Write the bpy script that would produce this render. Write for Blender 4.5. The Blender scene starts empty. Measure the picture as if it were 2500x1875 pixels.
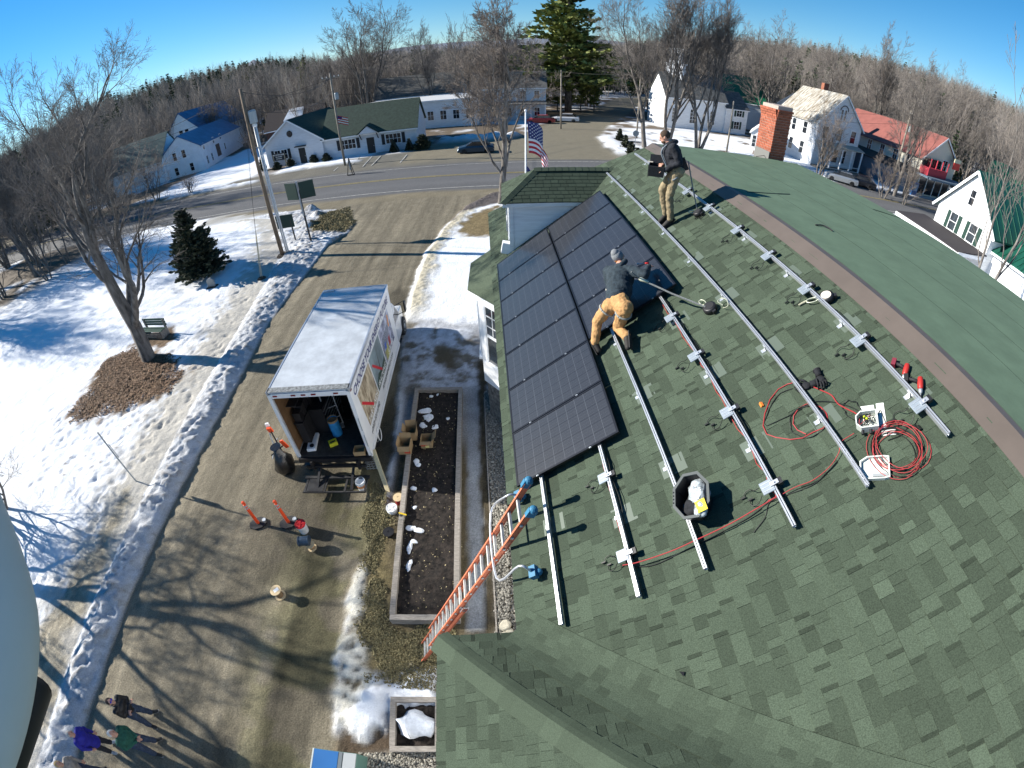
import bpy, math, random
import numpy as np
from mathutils import Vector, Matrix, noise as mnoise
random.seed(7)
rng = np.random.default_rng(7)
SC = bpy.context.scene
COL = SC.collection
PI = math.pi
# ------------------------------------------------------------------ camera (wide action-camera lens on a mast)
KL, AL, PITCH, ROLL, HC = 1089.3, 0.06266, -0.70052, -0.0393, 10.58
def _rot():
    cr, sr = math.cos(ROLL), math.sin(ROLL); a = PI/2+PITCH; ca, sa = math.cos(a), math.sin(a)
    return np.array([[1,0,0],[0,ca,-sa],[0,sa,ca]]) @ np.array([[cr,-sr,0],[sr,cr,0],[0,0,1]])
RC = _rot()
cam_d = bpy.data.cameras.new('camera'); cam = bpy.data.objects.new('camera', cam_d); COL.objects.link(cam)
M4 = Matrix.Identity(4)
for i in range(3):
    for j in range(3): M4[i][j] = RC[i][j]
M4[2][3] = HC
cam.matrix_world = M4
cam_d.type = 'PANO'; cam_d.panorama_type = 'FISHEYE_LENS_POLYNOMIAL' if hasattr(cam_d, 'panorama_type') else cam_d.type
cam_d.sensor_fit = 'HORIZONTAL'; cam_d.sensor_width = 36; cam_d.clip_start = 0.02; cam_d.clip_end = 9000
_t = np.linspace(0.001, 1.42, 400); _r = KL*(_t+AL*_t**3)*36/2500
_A = np.stack([_r, _r**2, _r**3, _r**4], 1); _k = np.linalg.lstsq(_A, _t, rcond=None)[0]
for tgt in (cam_d, getattr(cam_d, 'cycles', None)):
    if tgt is not None and hasattr(tgt, 'fisheye_polynomial_k1'):
        tgt.fisheye_polynomial_k0 = 0.0
        tgt.fisheye_polynomial_k1, tgt.fisheye_polynomial_k2, tgt.fisheye_polynomial_k3, tgt.fisheye_polynomial_k4 = [-float(v) for v in _k]
        if hasattr(tgt, 'fisheye_fov'): tgt.fisheye_fov = math.radians(179)
if hasattr(cam_d, 'cycles') and hasattr(cam_d.cycles, 'panorama_type'):
    try: cam_d.cycles.panorama_type = 'FISHEYE_LENS_POLYNOMIAL'
    except Exception: pass
SC.camera = cam
# ------------------------------------------------------------------ sky, sun, exposure
SUN_EL, SUN_DIR = math.radians(25.0), Vector((-0.983, 0.185, 0)).normalized()   # towards the sun
w = bpy.data.worlds.new('World'); SC.world = w; w.use_nodes = True
nt = w.node_tree; bg = nt.nodes['Background']; sky = nt.nodes.new('ShaderNodeTexSky'); sky.sky_type = 'NISHITA'
sky.sun_disc = False; sky.sun_elevation = SUN_EL; sky.sun_rotation = math.atan2(SUN_DIR.x, SUN_DIR.y)
sky.altitude = 300; sky.air_density = 1.0; sky.dust_density = 0.0; sky.ozone_density = 5.0
hs = nt.nodes.new('ShaderNodeHueSaturation'); hs.inputs['Saturation'].default_value = 1.25; hs.inputs['Hue'].default_value = 0.495; nt.links.new(sky.outputs[0], hs.inputs['Color']); nt.links.new(hs.outputs[0], bg.inputs[0]); bg.inputs[1].default_value = 0.068
sl = bpy.data.lights.new('sun', 'SUN'); sl.energy = 4.6; sl.angle = math.radians(0.53); sl.color = (1.0, 0.95, 0.86)
so = bpy.data.objects.new('sun', sl); COL.objects.link(so)
SD = Vector((SUN_DIR.x*math.cos(SUN_EL), SUN_DIR.y*math.cos(SUN_EL), math.sin(SUN_EL)))
so.rotation_euler = SD.to_track_quat('Z', 'Y').to_euler(); so.location = (-60, 10, 60)
SC.view_settings.view_transform = 'Standard'; SC.view_settings.look = 'None'
SC.view_settings.exposure = 1.1; SC.view_settings.gamma = 1.0
SC.cycles.max_bounces = 5; SC.cycles.diffuse_bounces = 2; SC.cycles.glossy_bounces = 2; SC.cycles.transparent_max_bounces = 6
SC.cycles.use_denoising = True
# ------------------------------------------------------------------ surveying helpers: photo pixel -> point of the real ground / roof
def ray(p):
    u, v = p[0]-1250, 937.5-p[1]; r = math.hypot(u, v)+1e-9; rho = r/KL; t = rho
    for _ in range(12): t -= (t+AL*t**3-rho)/(1+3*AL*t*t)
    s = math.sin(t); return RC @ np.array([u/r*s, v/r*s, -math.cos(t)])
def G(px, py, z=0.0):
    d = ray((px, py)); t = (z-HC)/d[2]; return Vector((d[0]*t, d[1]*t, z))
def VP(px, py, base, off=0.0):
    """point on the upright plane through base that faces the camera, off metres nearer to it"""
    n = np.array([base[0], base[1], 0.0]); n /= np.linalg.norm(n)
    d = ray((px, py)); o = np.array([0, 0, HC]); b = np.array(base)-n*off
    t = ((b-o)@n)/(d@n); return Vector(o+d*t)
AZ, SL = 3.1014342, 0.6320234
EU = np.array([math.sin(AZ), math.cos(AZ), 0]); EH = np.array([-math.cos(AZ), math.sin(AZ), 0])
EV = EH*math.cos(SL)+np.array([0, 0, math.sin(SL)]); EN = np.cross(EV, EU); EN = EN if EN[2] > 0 else -EN
RO = np.array([-0.18949, 10.73148, 5.51619])
TS = math.tan(SL); CS = math.cos(SL)
def RP(u, v, n=0.0): return Vector(RO+EU*u+EV*v+EN*n)
def RUV(px, py, n=0.0):
    d = ray((px, py)); o = np.array([0, 0, HC]); t = ((RO+EN*n-o)@EN)/(d@EN); q = o+d*t-RO; return float(q@EU), float(q@EV)
def RW(px, py, n=0.0): return RP(*RUV(px, py, n), n)
V0 = -0.26; EZ = float(RP(0, V0).z)
def HP(u, e, z):                                  # house frame: u along the eave, e inward from the eave line, z up
    b = np.array(RP(0, V0)); q = b+EU*u+EH*e; return Vector((q[0], q[1], z))
EUv, EHv, EVv, ENv, ZV = Vector(EU), Vector(EH), Vector(EV), Vector(EN), Vector((0, 0, 1))
# ------------------------------------------------------------------ object bookkeeping
def link(o, parent=None):
    COL.objects.link(o)
    if parent is not None: o.parent = parent
    return o
def tag(o, label=None, cat=None, group=None, kind=None):
    if label: o['label'] = label
    if cat: o['category'] = cat
    if group: o['group'] = group
    if kind: o['kind'] = kind
    return o
def thing(name, label, cat, loc=(0, 0, 0), rot=0.0, group=None, quat=None):
    o = bpy.data.objects.new(name, None); o.empty_display_size = 0.2; o.location = loc
    if quat is not None: o.rotation_mode = 'QUATERNION'; o.rotation_quaternion = quat
    else: o.rotation_euler = (0, 0, rot)
    COL.objects.link(o); return tag(o, label, cat, group)
def frame_quat(x, y, z):
    m = Matrix((x, y, z)).transposed(); return m.to_quaternion()
ROOFQ = frame_quat(EUv, EVv, ENv if EUv.cross(EVv).dot(ENv) > 0 else -ENv)
# local roof frame: x = EU (toward the camera), y = EV, z = up normal needs a right-handed basis -> use x = -EU
RQ = frame_quat(-EUv, -EVv if (-EUv).cross(-EVv).dot(ENv) > 0 else EVv, ENv)
LX, LY = -EUv, (-EVv if (-EUv).cross(-EVv).dot(ENv) > 0 else EVv)
def copy_tree(o, parent=None):
    c = o.copy(); link(c, parent)
    if parent is not None: c.matrix_parent_inverse = o.matrix_parent_inverse.copy()
    for ch in [q for q in bpy.data.objects if q.parent == o]: copy_tree(ch, c)
    return c
_kids = {}
def dup(root, loc, rot=None, label=None, group=None, quat=None, scale=None):
    key = root.name
    if key not in _kids:
        L1 = [q for q in bpy.data.objects if q.parent == root]; _kids[key] = [(q, [z for z in bpy.data.objects if z.parent == q]) for q in L1]
    r = root.copy(); link(r); r.location = loc
    if rot is not None: r.rotation_mode = 'XYZ'; r.rotation_euler = (0, 0, rot)
    if quat is not None: r.rotation_mode = 'QUATERNION'; r.rotation_quaternion = quat
    if scale: r.scale = scale
    if label: r['label'] = label
    if group: r['group'] = group
    for q, zz in _kids[key]:
        c = q.copy(); link(c, r)
        for z in zz: link(z.copy(), c)
    return r
# ------------------------------------------------------------------ mesh building
class MB:
    def __init__(s): s.v = []; s.f = []; s.m = []; s.c = []; s.uvs = None
    def add(s, vs, fs, mi=0, tone=None):
        b = len(s.v); s.v += [tuple(p) for p in vs]; s.f += [tuple(b+i for i in f) for f in fs]; s.m += [mi]*len(fs)
        if tone is not None: s.c += [tone]*len(fs)
        return s
    def box(s, c, d, M=None, mi=0, tone=None, taper=(1, 1)):
        x, y, z = d[0]/2, d[1]/2, d[2]/2; c = Vector(c); tx, ty = taper
        P = [Vector((-x, -y, -z)), Vector((x, -y, -z)), Vector((x, y, -z)), Vector((-x, y, -z)), Vector((-x*tx, -y*ty, z)), Vector((x*tx, -y*ty, z)), Vector((x*tx, y*ty, z)), Vector((-x*tx, y*ty, z))]
        if M is not None: P = [M @ p for p in P]
        return s.add([p+c for p in P], [(3, 2, 1, 0), (4, 5, 6, 7), (0, 1, 5, 4), (1, 2, 6, 5), (2, 3, 7, 6), (3, 0, 4, 7)], mi, tone)
    def bar(s, a, b, wd, ht, up=(0, 0, 1), mi=0):
        a, b = Vector(a), Vector(b); z = (b-a); L = z.length
        if L < 1e-6: return s
        z /= L; u = Vector(up); x = u.cross(z)
        if x.length < 1e-4: x = Vector((1, 0, 0)).cross(z)
        x.normalize(); y = z.cross(x); M = Matrix((x, y, z)).transposed()
        return s.box((a+b)/2, (wd, ht, L), M, mi)
    def tube(s, pts, r, n=8, mi=0, caps=True):
        pts = [Vector(p) for p in pts]; m = len(pts)
        rs = r if isinstance(r, (list, tuple)) else [r]*m
        vs = []; t0 = (pts[1]-pts[0]).normalized(); a = t0.orthogonal().normalized()
        for i, p in enumerate(pts):
            t = (pts[min(i+1, m-1)]-pts[max(i-1, 0)])
            t = t.normalized() if t.length > 1e-9 else t0
            a = (a-t*a.dot(t)); a = a.normalized() if a.length > 1e-6 else t.orthogonal().normalized()
            b = t.cross(a)
            for k in range(n):
                q = 2*PI*k/n; vs.append(p+(a*math.cos(q)+b*math.sin(q))*rs[i])
        fs = [(i*n+k, i*n+(k+1) % n, (i+1)*n+(k+1) % n, (i+1)*n+k) for i in range(m-1) for k in range(n)]
        if caps: fs += [tuple(range(n-1, -1, -1)), tuple((m-1)*n+k for k in range(n))]
        return s.add(vs, fs, mi)
    def lathe(s, prof, n=16, c=(0, 0, 0), M=None, mi=0):
        c = Vector(c); vs = []
        for r, z in prof:
            for k in range(n):
                p = Vector((r*math.cos(2*PI*k/n), r*math.sin(2*PI*k/n), z)); vs.append((M @ p if M is not None else p)+c)
        m = len(prof); fs = [(i*n+k, i*n+(k+1) % n, (i+1)*n+(k+1) % n, (i+1)*n+k) for i in range(m-1) for k in range(n)]
        fs += [tuple(range(n-1, -1, -1)), tuple((m-1)*n+k for k in range(n))]
        return s.add(vs, fs, mi)
    def prism(s, poly, off, mi=0):
        """poly: list of 3-D points (ccw seen against off); extruded by vector off"""
        n = len(poly); P = [Vector(p) for p in poly]; o = Vector(off)
        return s.add(P+[p+o for p in P], [tuple(range(n-1, -1, -1)), tuple(range(n, 2*n))]+[(k, (k+1) % n, n+(k+1) % n, n+k) for k in range(n)], mi)
    def sphere(s, c, r, n=10, m=6, M=None, mi=0):
        c = Vector(c); r = r if isinstance(r, (tuple, list)) else (r, r, r)
        prof = [(math.sin(PI*i/m), -math.cos(PI*i/m)) for i in range(m+1)]; vs = []
        for a, z in prof:
            for k in range(n):
                p = Vector((r[0]*a*math.cos(2*PI*k/n), r[1]*a*math.sin(2*PI*k/n), r[2]*z)); vs.append((M @ p if M is not None else p)+c)
        fs = [(i*n+k, i*n+(k+1) % n, (i+1)*n+(k+1) % n, (i+1)*n+k) for i in range(m) for k in range(n)]
        return s.add(vs, fs, mi)
    def mesh(s, name, mats, smooth=False):
        me = bpy.data.meshes.new(name); me.from_pydata(s.v, [], s.f)
        for mt in (mats if isinstance(mats, (list, tuple)) else [mats]): me.materials.append(mt)
        if any(s.m): me.polygons.foreach_set('material_index', s.m)
        if smooth: me.polygons.foreach_set('use_smooth', [True]*len(s.f))
        if s.c and len(s.c) == len(s.f):
            at = me.attributes.new('tone', 'FLOAT', 'FACE'); at.data.foreach_set('value', s.c)
        me.update(); return me
    def build(s, name, mats, parent=None, smooth=False):
        return link(bpy.data.objects.new(name, s.mesh(name, mats, smooth)), parent)
def np_mesh(name, V, F, mat, smooth=False, fattr=None, vattr=None, vcol=None):
    me = bpy.data.meshes.new(name); V = np.asarray(V, np.float32); F = np.asarray(F, np.int32); k = F.shape[1]
    me.vertices.add(len(V)); me.vertices.foreach_set('co', V.ravel())
    me.loops.add(F.size); me.loops.foreach_set('vertex_index', F.ravel())
    me.polygons.add(len(F)); me.polygons.foreach_set('loop_start', np.arange(0, F.size, k, dtype=np.int32)); me.polygons.foreach_set('loop_total', np.full(len(F), k, np.int32))
    if smooth: me.polygons.foreach_set('use_smooth', np.ones(len(F), bool))
    me.materials.append(mat)
    for nm, a in (fattr or {}).items(): me.attributes.new(nm, 'FLOAT', 'FACE').data.foreach_set('value', np.asarray(a, np.float32))
    for nm, a in (vattr or {}).items(): me.attributes.new(nm, 'FLOAT', 'POINT').data.foreach_set('value', np.asarray(a, np.float32))
    if vcol is not None:
        c = me.attributes.new('col', 'FLOAT_COLOR', 'POINT'); c.data.foreach_set('color', np.c_[vcol, np.ones(len(vcol))].astype(np.float32).ravel())
    me.update(calc_edges=True); me.validate(); return me
def bevel(o, wd=0.01, seg=1):
    m = o.modifiers.new('bevel', 'BEVEL'); m.width = wd; m.segments = seg; m.limit_method = 'ANGLE'; return o
# ------------------------------------------------------------------ materials
MATS = {}
def mat(name, col, rough=0.7, metal=0.0, var=0.0, vscale=6.0, bump=0.0, bscale=30.0, spec=0.4, col2=None, attr=None, rnd=0.0, emit=None, coat=0.0, stretch=None):
    """principled material; var/col2 = noise variation; attr = multiply by this mesh attribute; rnd = variation per object"""
    if name in MATS: return MATS[name]
    m = bpy.data.materials.new(name); m.use_nodes = True; n = m.node_tree.nodes; l = m.node_tree.links; b = n['Principled BSDF']
    b.inputs['Roughness'].default_value = rough; b.inputs['Metallic'].default_value = metal
    b.inputs['Specular IOR Level'].default_value = spec
    if coat: b.inputs['Coat Weight'].default_value = coat; b.inputs['Coat Roughness'].default_value = 0.08
    tc = n.new('ShaderNodeTexCoord'); src = tc.outputs['Object']
    if stretch:
        mp = n.new('ShaderNodeMapping'); mp.inputs['Scale'].default_value = stretch; l.new(src, mp.inputs[0]); src = mp.outputs[0]
    c = None
    if var > 0 or col2 is not None:
        t = n.new('ShaderNodeTexNoise'); t.inputs['Scale'].default_value = vscale; t.inputs['Detail'].default_value = 6; t.inputs['Roughness'].default_value = 0.65; l.new(src, t.inputs['Vector'])
        r = n.new('ShaderNodeValToRGB'); l.new(t.outputs['Fac'], r.inputs[0])
        lo = [x*(1-var) for x in col]; hi = [min(1, x*(1+var)) for x in (col2 or col)]
        r.color_ramp.elements[0].position = 0.36; r.color_ramp.elements[1].position = 0.64
        r.color_ramp.elements[0].color = (*lo, 1); r.color_ramp.elements[1].color = (*hi, 1); c = r.outputs[0]
    else:
        rgb = n.new('ShaderNodeRGB'); rgb.outputs[0].default_value = (*col, 1); c = rgb.outputs[0]
    if attr:
        a = n.new('ShaderNodeAttribute'); a.attribute_name = attr
        mx = n.new('ShaderNodeVectorMath'); mx.operation = 'SCALE'; l.new(c, mx.inputs[0]); l.new(a.outputs['Fac'], mx.inputs['Scale']); c = mx.outputs[0]
    if rnd:
        oi = n.new('ShaderNodeObjectInfo'); mr = n.new('ShaderNodeMapRange'); mr.inputs[3].default_value = 1-rnd; mr.inputs[4].default_value = 1+rnd; l.new(oi.outputs['Random'], mr.inputs[0])
        mx = n.new('ShaderNodeVectorMath'); mx.operation = 'SCALE'; l.new(c, mx.inputs[0]); l.new(mr.outputs[0], mx.inputs['Scale']); c = mx.outputs[0]
    l.new(c, b.inputs['Base Color'])
    if bump > 0:
        t2 = n.new('ShaderNodeTexNoise'); t2.inputs['Scale'].default_value = bscale; t2.inputs['Detail'].default_value = 5; l.new(src, t2.inputs['Vector'])
        bp = n.new('ShaderNodeBump'); bp.inputs['Strength'].default_value = bump; bp.inputs['Distance'].default_value = 0.02; l.new(t2.outputs['Fac'], bp.inputs['Height']); l.new(bp.outputs[0], b.inputs['Normal'])
    if emit: b.inputs['Emission Color'].default_value = (*emit, 1); b.inputs['Emission Strength'].default_value = 1
    MATS[name] = m; return m
white = mat('white_paint', (0.78, 0.79, 0.8), 0.5, var=0.06, vscale=2.5)
white_d = mat('old_white_clapboard', (0.72, 0.73, 0.74), 0.65, var=0.10, vscale=1.2, bump=0.15, bscale=3, stretch=(1, 1, 9))
trimw = mat('white_trim', (0.8, 0.81, 0.82), 0.45, var=0.05)
black = mat('black_plastic', (0.014, 0.014, 0.016), 0.45, var=0.2, vscale=20)
blackf = mat('black_fabric', (0.010, 0.011, 0.014), 0.85, var=0.5, vscale=30, bump=0.35, bscale=60)
glass = mat('window_glass', (0.035, 0.045, 0.055), 0.08, spec=0.8, var=0.4, vscale=1.5)
dglass = mat('dark_window_glass', (0.012, 0.016, 0.022), 0.08, spec=0.7)
alu = mat('bare_aluminium', (0.55, 0.57, 0.60), 0.36, 0.6, var=0.05, vscale=8)
steel = mat('galvanised_steel', (0.42, 0.45, 0.48), 0.5, 0.6, var=0.2, vscale=8)
shut = mat('dark_green_shutter', (0.015, 0.045, 0.035), 0.6)
shutb = mat('black_shutter', (0.012, 0.016, 0.022), 0.6)
brick = mat('red_brick', (0.29, 0.085, 0.045), 0.85, var=0.25, vscale=14, rnd=0.22, bump=0.3, bscale=60)
mortar = mat('mortar', (0.36, 0.30, 0.26), 0.95, var=0.2, vscale=40)
barkm = mat('grey_bark', (0.10, 0.085, 0.075), 0.95, var=0.35, vscale=5, col2=(0.16, 0.145, 0.13), bump=0.6, bscale=14, stretch=(1, 1, 0.25))
twigm = mat('twig_bark', (0.16, 0.14, 0.125), 0.9, var=0.25, vscale=0.6)
twig2 = mat('reddish_twig_bark', (0.17, 0.142, 0.122), 0.9, var=0.25, vscale=0.4)
needle = mat('pine_needles', (0.055, 0.085, 0.022), 0.75, var=0.5, vscale=0.35, col2=(0.17, 0.19, 0.045))
needle_d = mat('dark_needles', (0.022, 0.034, 0.020), 0.8, var=0.5, vscale=1.6, col2=(0.055, 0.065, 0.036))
shr_grn = mat('green_asphalt_shingle', (0.056, 0.075, 0.052), 0.92, var=0.32, vscale=95, attr='tone', spec=0.15)
deckm = mat('shingle_underlay', (0.052, 0.068, 0.048), 0.95, var=0.3, vscale=60)
roofg = mat('plain_green_shingle', (0.070, 0.090, 0.062), 0.92, var=0.34, vscale=40, bump=.4, bscale=30, spec=.15)
rollm = mat('green_rolled_roofing', (0.118, 0.172, 0.112), 0.85, var=0.10, vscale=2.2, bump=0.12, bscale=90, spec=0.2)
brownm = mat('brown_ridge_flashing', (0.105, 0.085, 0.072), 0.5, var=0.08, vscale=2)
weath = mat('weathered_timber', (0.30, 0.27, 0.235), 0.9, var=0.3, vscale=6, bump=0.5, bscale=30, rnd=0.12, stretch=(1, 8, 8))
rubber = mat('black_rubber', (0.016, 0.016, 0.018), 0.7)
orange = mat('orange_plastic', (0.85, 0.085, 0.02), 0.45)
redm = mat('red_plastic', (0.52, 0.02, 0.02), 0.4)
redp = mat('red_cable_jacket', (0.34, 0.035, 0.038), 0.5)
blkc = mat('black_cable_jacket', (0.012, 0.014, 0.012), 0.5)
skin = mat('skin', (0.50, 0.27, 0.19), 0.55, var=0.1, vscale=12)
polem = mat('wood_pole', (0.20, 0.145, 0.10), 0.9, var=0.35, vscale=5, bump=0.3, bscale=12, stretch=(6, 6, 0.5))
def text_mesh(txt, size, material, name='lettering', ext=0.0015, shear=0.0, align='LEFT', bold=0.0):
    c = bpy.data.curves.new('txt', 'FONT'); c.body = txt; c.size = size; c.extrude = ext; c.align_x = align; c.align_y = 'CENTER'; c.shear = shear; c.offset = bold; c.resolution_u = 3
    o = bpy.data.objects.new('txt', c); COL.objects.link(o)
    dg = bpy.context.evaluated_depsgraph_get(); me = bpy.data.meshes.new_from_object(o.evaluated_get(dg), depsgraph=dg)
    bpy.data.objects.remove(o); bpy.data.curves.remove(c)
    me.materials.clear(); me.materials.append(material); me.name = name; return me
# numpy value noise
_lat = rng.random((256, 256))
def vnoise(x, y, sc, seed=0):
    x = x/sc+seed*17.3; y = y/sc+seed*31.7; xi = np.floor(x).astype(int); yi = np.floor(y).astype(int); fx = x-xi; fy = y-yi
    fx = fx*fx*(3-2*fx); fy = fy*fy*(3-2*fy); g = lambda a, b: _lat[a % 256, b % 256]
    return (g(xi, yi)*(1-fx)+g(xi+1, yi)*fx)*(1-fy)+(g(xi, yi+1)*(1-fx)+g(xi+1, yi+1)*fx)*fy
def fbm(x, y, sc, seed=0, o=4):
    s = 0; a = 1; t = 0
    for k in range(o): s = s+a*vnoise(x, y, sc/2**k, seed+k); t += a; a *= 0.55
    return s/t
def sst(a, b, x): t = np.clip((x-a)/(b-a), 0, 1); return t*t*(3-2*t)
# ------------------------------------------------------------------ the ground
def interp(y, tab): a = np.array(tab, float); return np.interp(y, a[:, 0], a[:, 1])
DL = [(-30, -11.0), (-6, -11.1), (3, -11.4), (10, -11.5), (14, -11.7), (18, -12.2), (23, -12.1), (28, -12.15), (30, -11.3), (32, -11.4), (34, -12.6), (36, -14), (37.5, -18), (39.5, -27)]
DR = [(-30, -3.4), (-1, -3.6), (1, -4.1), (3, -4.4), (5, -4.2), (7, -3.85), (9.4, -3.9), (12.5, -4.15), (16.8, -4.8), (19.8, -5.0), (25, -4.9), (29, -4.3), (34, -3.0), (37, -1.2), (39, 3)]
BL = [(-30, -12.3), (-1.8, -12.5), (1.8, -12.7), (6.5, -12.85), (9, -12.95), (11.5, -13.2), (15.8, -13.6), (20.6, -14.2), (26.2, -15.2), (31.2, -16.9), (36, -20), (38, -26)]
def pp(*px): return [tuple(G(*p)[:2]) for p in px]
def pmask(X, Y, poly, soft=0.25, nz=0.3, ns=0.8, seed=0):
    """soft-edged inside mask of polygon, edge broken up by noise"""
    P = np.array(poly, float); ins = np.zeros(X.shape, bool); dm = np.full(X.shape, 1e9); n = len(P)
    bb = (X > P[:, 0].min()-3) & (X < P[:, 0].max()+3) & (Y > P[:, 1].min()-3) & (Y < P[:, 1].max()+3)
    if not bb.any(): return np.zeros(X.shape)
    x, y = X[bb], Y[bb]; i2 = np.zeros(x.shape, bool); d2 = np.full(x.shape, 1e9)
    for k in range(n):
        a, b = P[k], P[(k+1) % n]
        c = ((a[1] > y) != (b[1] > y)) & (x < (b[0]-a[0])*(y-a[1])/(b[1]-a[1]+1e-12)+a[0]); i2 ^= c
        ab = b-a; t = np.clip(((x-a[0])*ab[0]+(y-a[1])*ab[1])/(ab@ab+1e-12), 0, 1)
        d2 = np.minimum(d2, np.hypot(x-a[0]-t*ab[0], y-a[1]-t*ab[1]))
    sd = np.where(i2, d2, -d2)+nz*2*(fbm(x, y, ns, seed)-0.5); out = np.zeros(X.shape); out[bb] = sst(-soft, soft, sd); return out
PZ = dict(
 leaf=pp((185, 1000), (230, 930), (262, 880), (330, 848), (420, 872), (448, 915), (420, 960), (350, 985), (300, 1010), (240, 1015), (165, 1045)),
 benchsoil=pp((345, 825), (425, 800), (430, 830), (400, 850), (350, 855)),
 iceR=pp((975, 775), (1060, 790), (1165, 800), (1172, 960), (1010, 965), (985, 940)),
 brown1=pp((1062, 855), (1105, 848), (1130, 870), (1100, 905), (1065, 890)),
 path=pp((1132, 945), (1165, 945), (1172, 1200), (1185, 1390), (1180, 1540), (1140, 1540), (1143, 1300), (1140, 1100)),
 wet=pp((1165, 880), (1190, 880), (1198, 1200), (1215, 1548), (1178, 1548), (1185, 1390), (1172, 1200), (1165, 945)),
 gravel=pp((1182, 960), (1230, 930), (1275, 1300), (1290, 1560), (1212, 1560), (1198, 1200)),
 grassB=pp((905, 1180), (950, 1200), (948, 1530), (1100, 1540), (1110, 1640), (1062, 1690), (960, 1680), (900, 1640), (880, 1560), (890, 1440), (880, 1350)),
 iceB=pp((925, 1180), (905, 1230), (885, 1320), (880, 1400), (888, 1470), (880, 1560), (905, 1640), (960, 1690), (900, 1790), (820, 1740), (798, 1680), (812, 1600), (835, 1500), (850, 1400), (862, 1280), (890, 1190)),
 snowB=pp((885, 1680), (950, 1650), (1062, 1645), (1075, 1720), (960, 1740), (950, 1790), (880, 1785), (850, 1740)),
 soilB=pp((760, 1790), (900, 1790), (950, 1700), (1080, 1720), (1080, 1900), (700, 1920)),
 gravB=pp((880, 1838), (1080, 1830), (1080, 1990), (900, 1990)),
 sandL=pp((285, 1250), (330, 1180), (262, 1370), (215, 1480), (150, 1640), (110, 1760), (60, 1875), (30, 1875), (60, 1700), (90, 1560), (150, 1480), (180, 1380), (230, 1340)),
 grassS=pp((785, 530), (850, 505), (868, 545), (840, 570), (765, 573), (760, 560)),
 lawnR=pp((1000, 720), (1040, 625), (1085, 560), (1110, 525), (1215, 500), (1215, 800), (980, 800)),
 grassR=pp((1110, 570), (1130, 540), (1160, 525), (1215, 505), (1215, 580), (1140, 585)),
 asph=pp((1040, 520), (1130, 470), (1260, 470), (1215, 500), (1130, 520), (1080, 560), (1050, 600), (1030, 580)),
)
PILES = [(G(785, 492), .75, 1.3), (G(812, 490), .55, 1.0), (G(762, 515), .6, 1.0), (G(775, 530), .5, .9), (G(755, 555), .55, 1.0), (G(700, 575), .35, 1.6), (G(735, 610), .35, 1.3), (G(800, 590), .35, 1.2), (G(770, 600), .3, 1.4), (G(840, 580), .3, .8)]
FOOT = [G(*p) for p in ((345, 1005), (365, 1040), (372, 1085), (300, 1110), (290, 1120), (262, 1215), (240, 1225), (268, 1240), (235, 1275), (218, 1320), (205, 1358), (190, 1390), (212, 1372), (183, 1430), (200, 1290), (225, 1245), (245, 1200), (155, 1030), (140, 1050), (130, 1005), (180, 1010), (175, 1060), (210, 1075), (250, 1035), (110, 1100), (145, 1090), (500, 830), (520, 800), (540, 850), (470, 890))]
FOOT += [Vector((rng.uniform(-17.5, -13.6), rng.uniform(3, 22), 0)) for _ in range(150)] + [Vector((rng.normal(-17, 2.2), rng.normal(11, 2.2), 0)) for _ in range(110)]
EL = [(-180, 1.2), (-70, 1.8), (-58, 2.2), (-50, 3.8), (-46, 4.6), (-41, 4.3), (-37, 4.5), (-32, 4.1), (-26, 3.7), (-22, 3.1), (-19, 2.3), (-14.7, 2.2), (-5.5, 1.7), (1.5, 1.4), (10, 1.6), (16, 2.6), (20, 3.5), (24, 4.3), (29, 4.3), (34, 4.9), (38, 5.1), (42, 5.1), (48, 5.1), (52, 4.9), (57, 4.4), (75, 3), (180, 2)]
def hill(X, Y):
    r = np.hypot(X, Y); az = np.degrees(np.arctan2(X, Y)); el = np.interp(az, [a for a, _ in EL], [b for _, b in EL])
    top = np.maximum(10.6+300*np.tan(np.radians(el))-15.5, 0)
    return sst(125, 310, r)*(top+5*(fbm(X, Y, 60, 5)-.5))+np.clip(r-310, 0, 900)*0.0
def seg(x, a, b, s=0.2): return sst(a-s, a+s, x)*(1-sst(b-s, b+s, x))
def mixc(C, c, m): return C*(1-m[..., None])+np.asarray(c)*m[..., None]
SNOW = np.array([.80, .82, .85])
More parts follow.
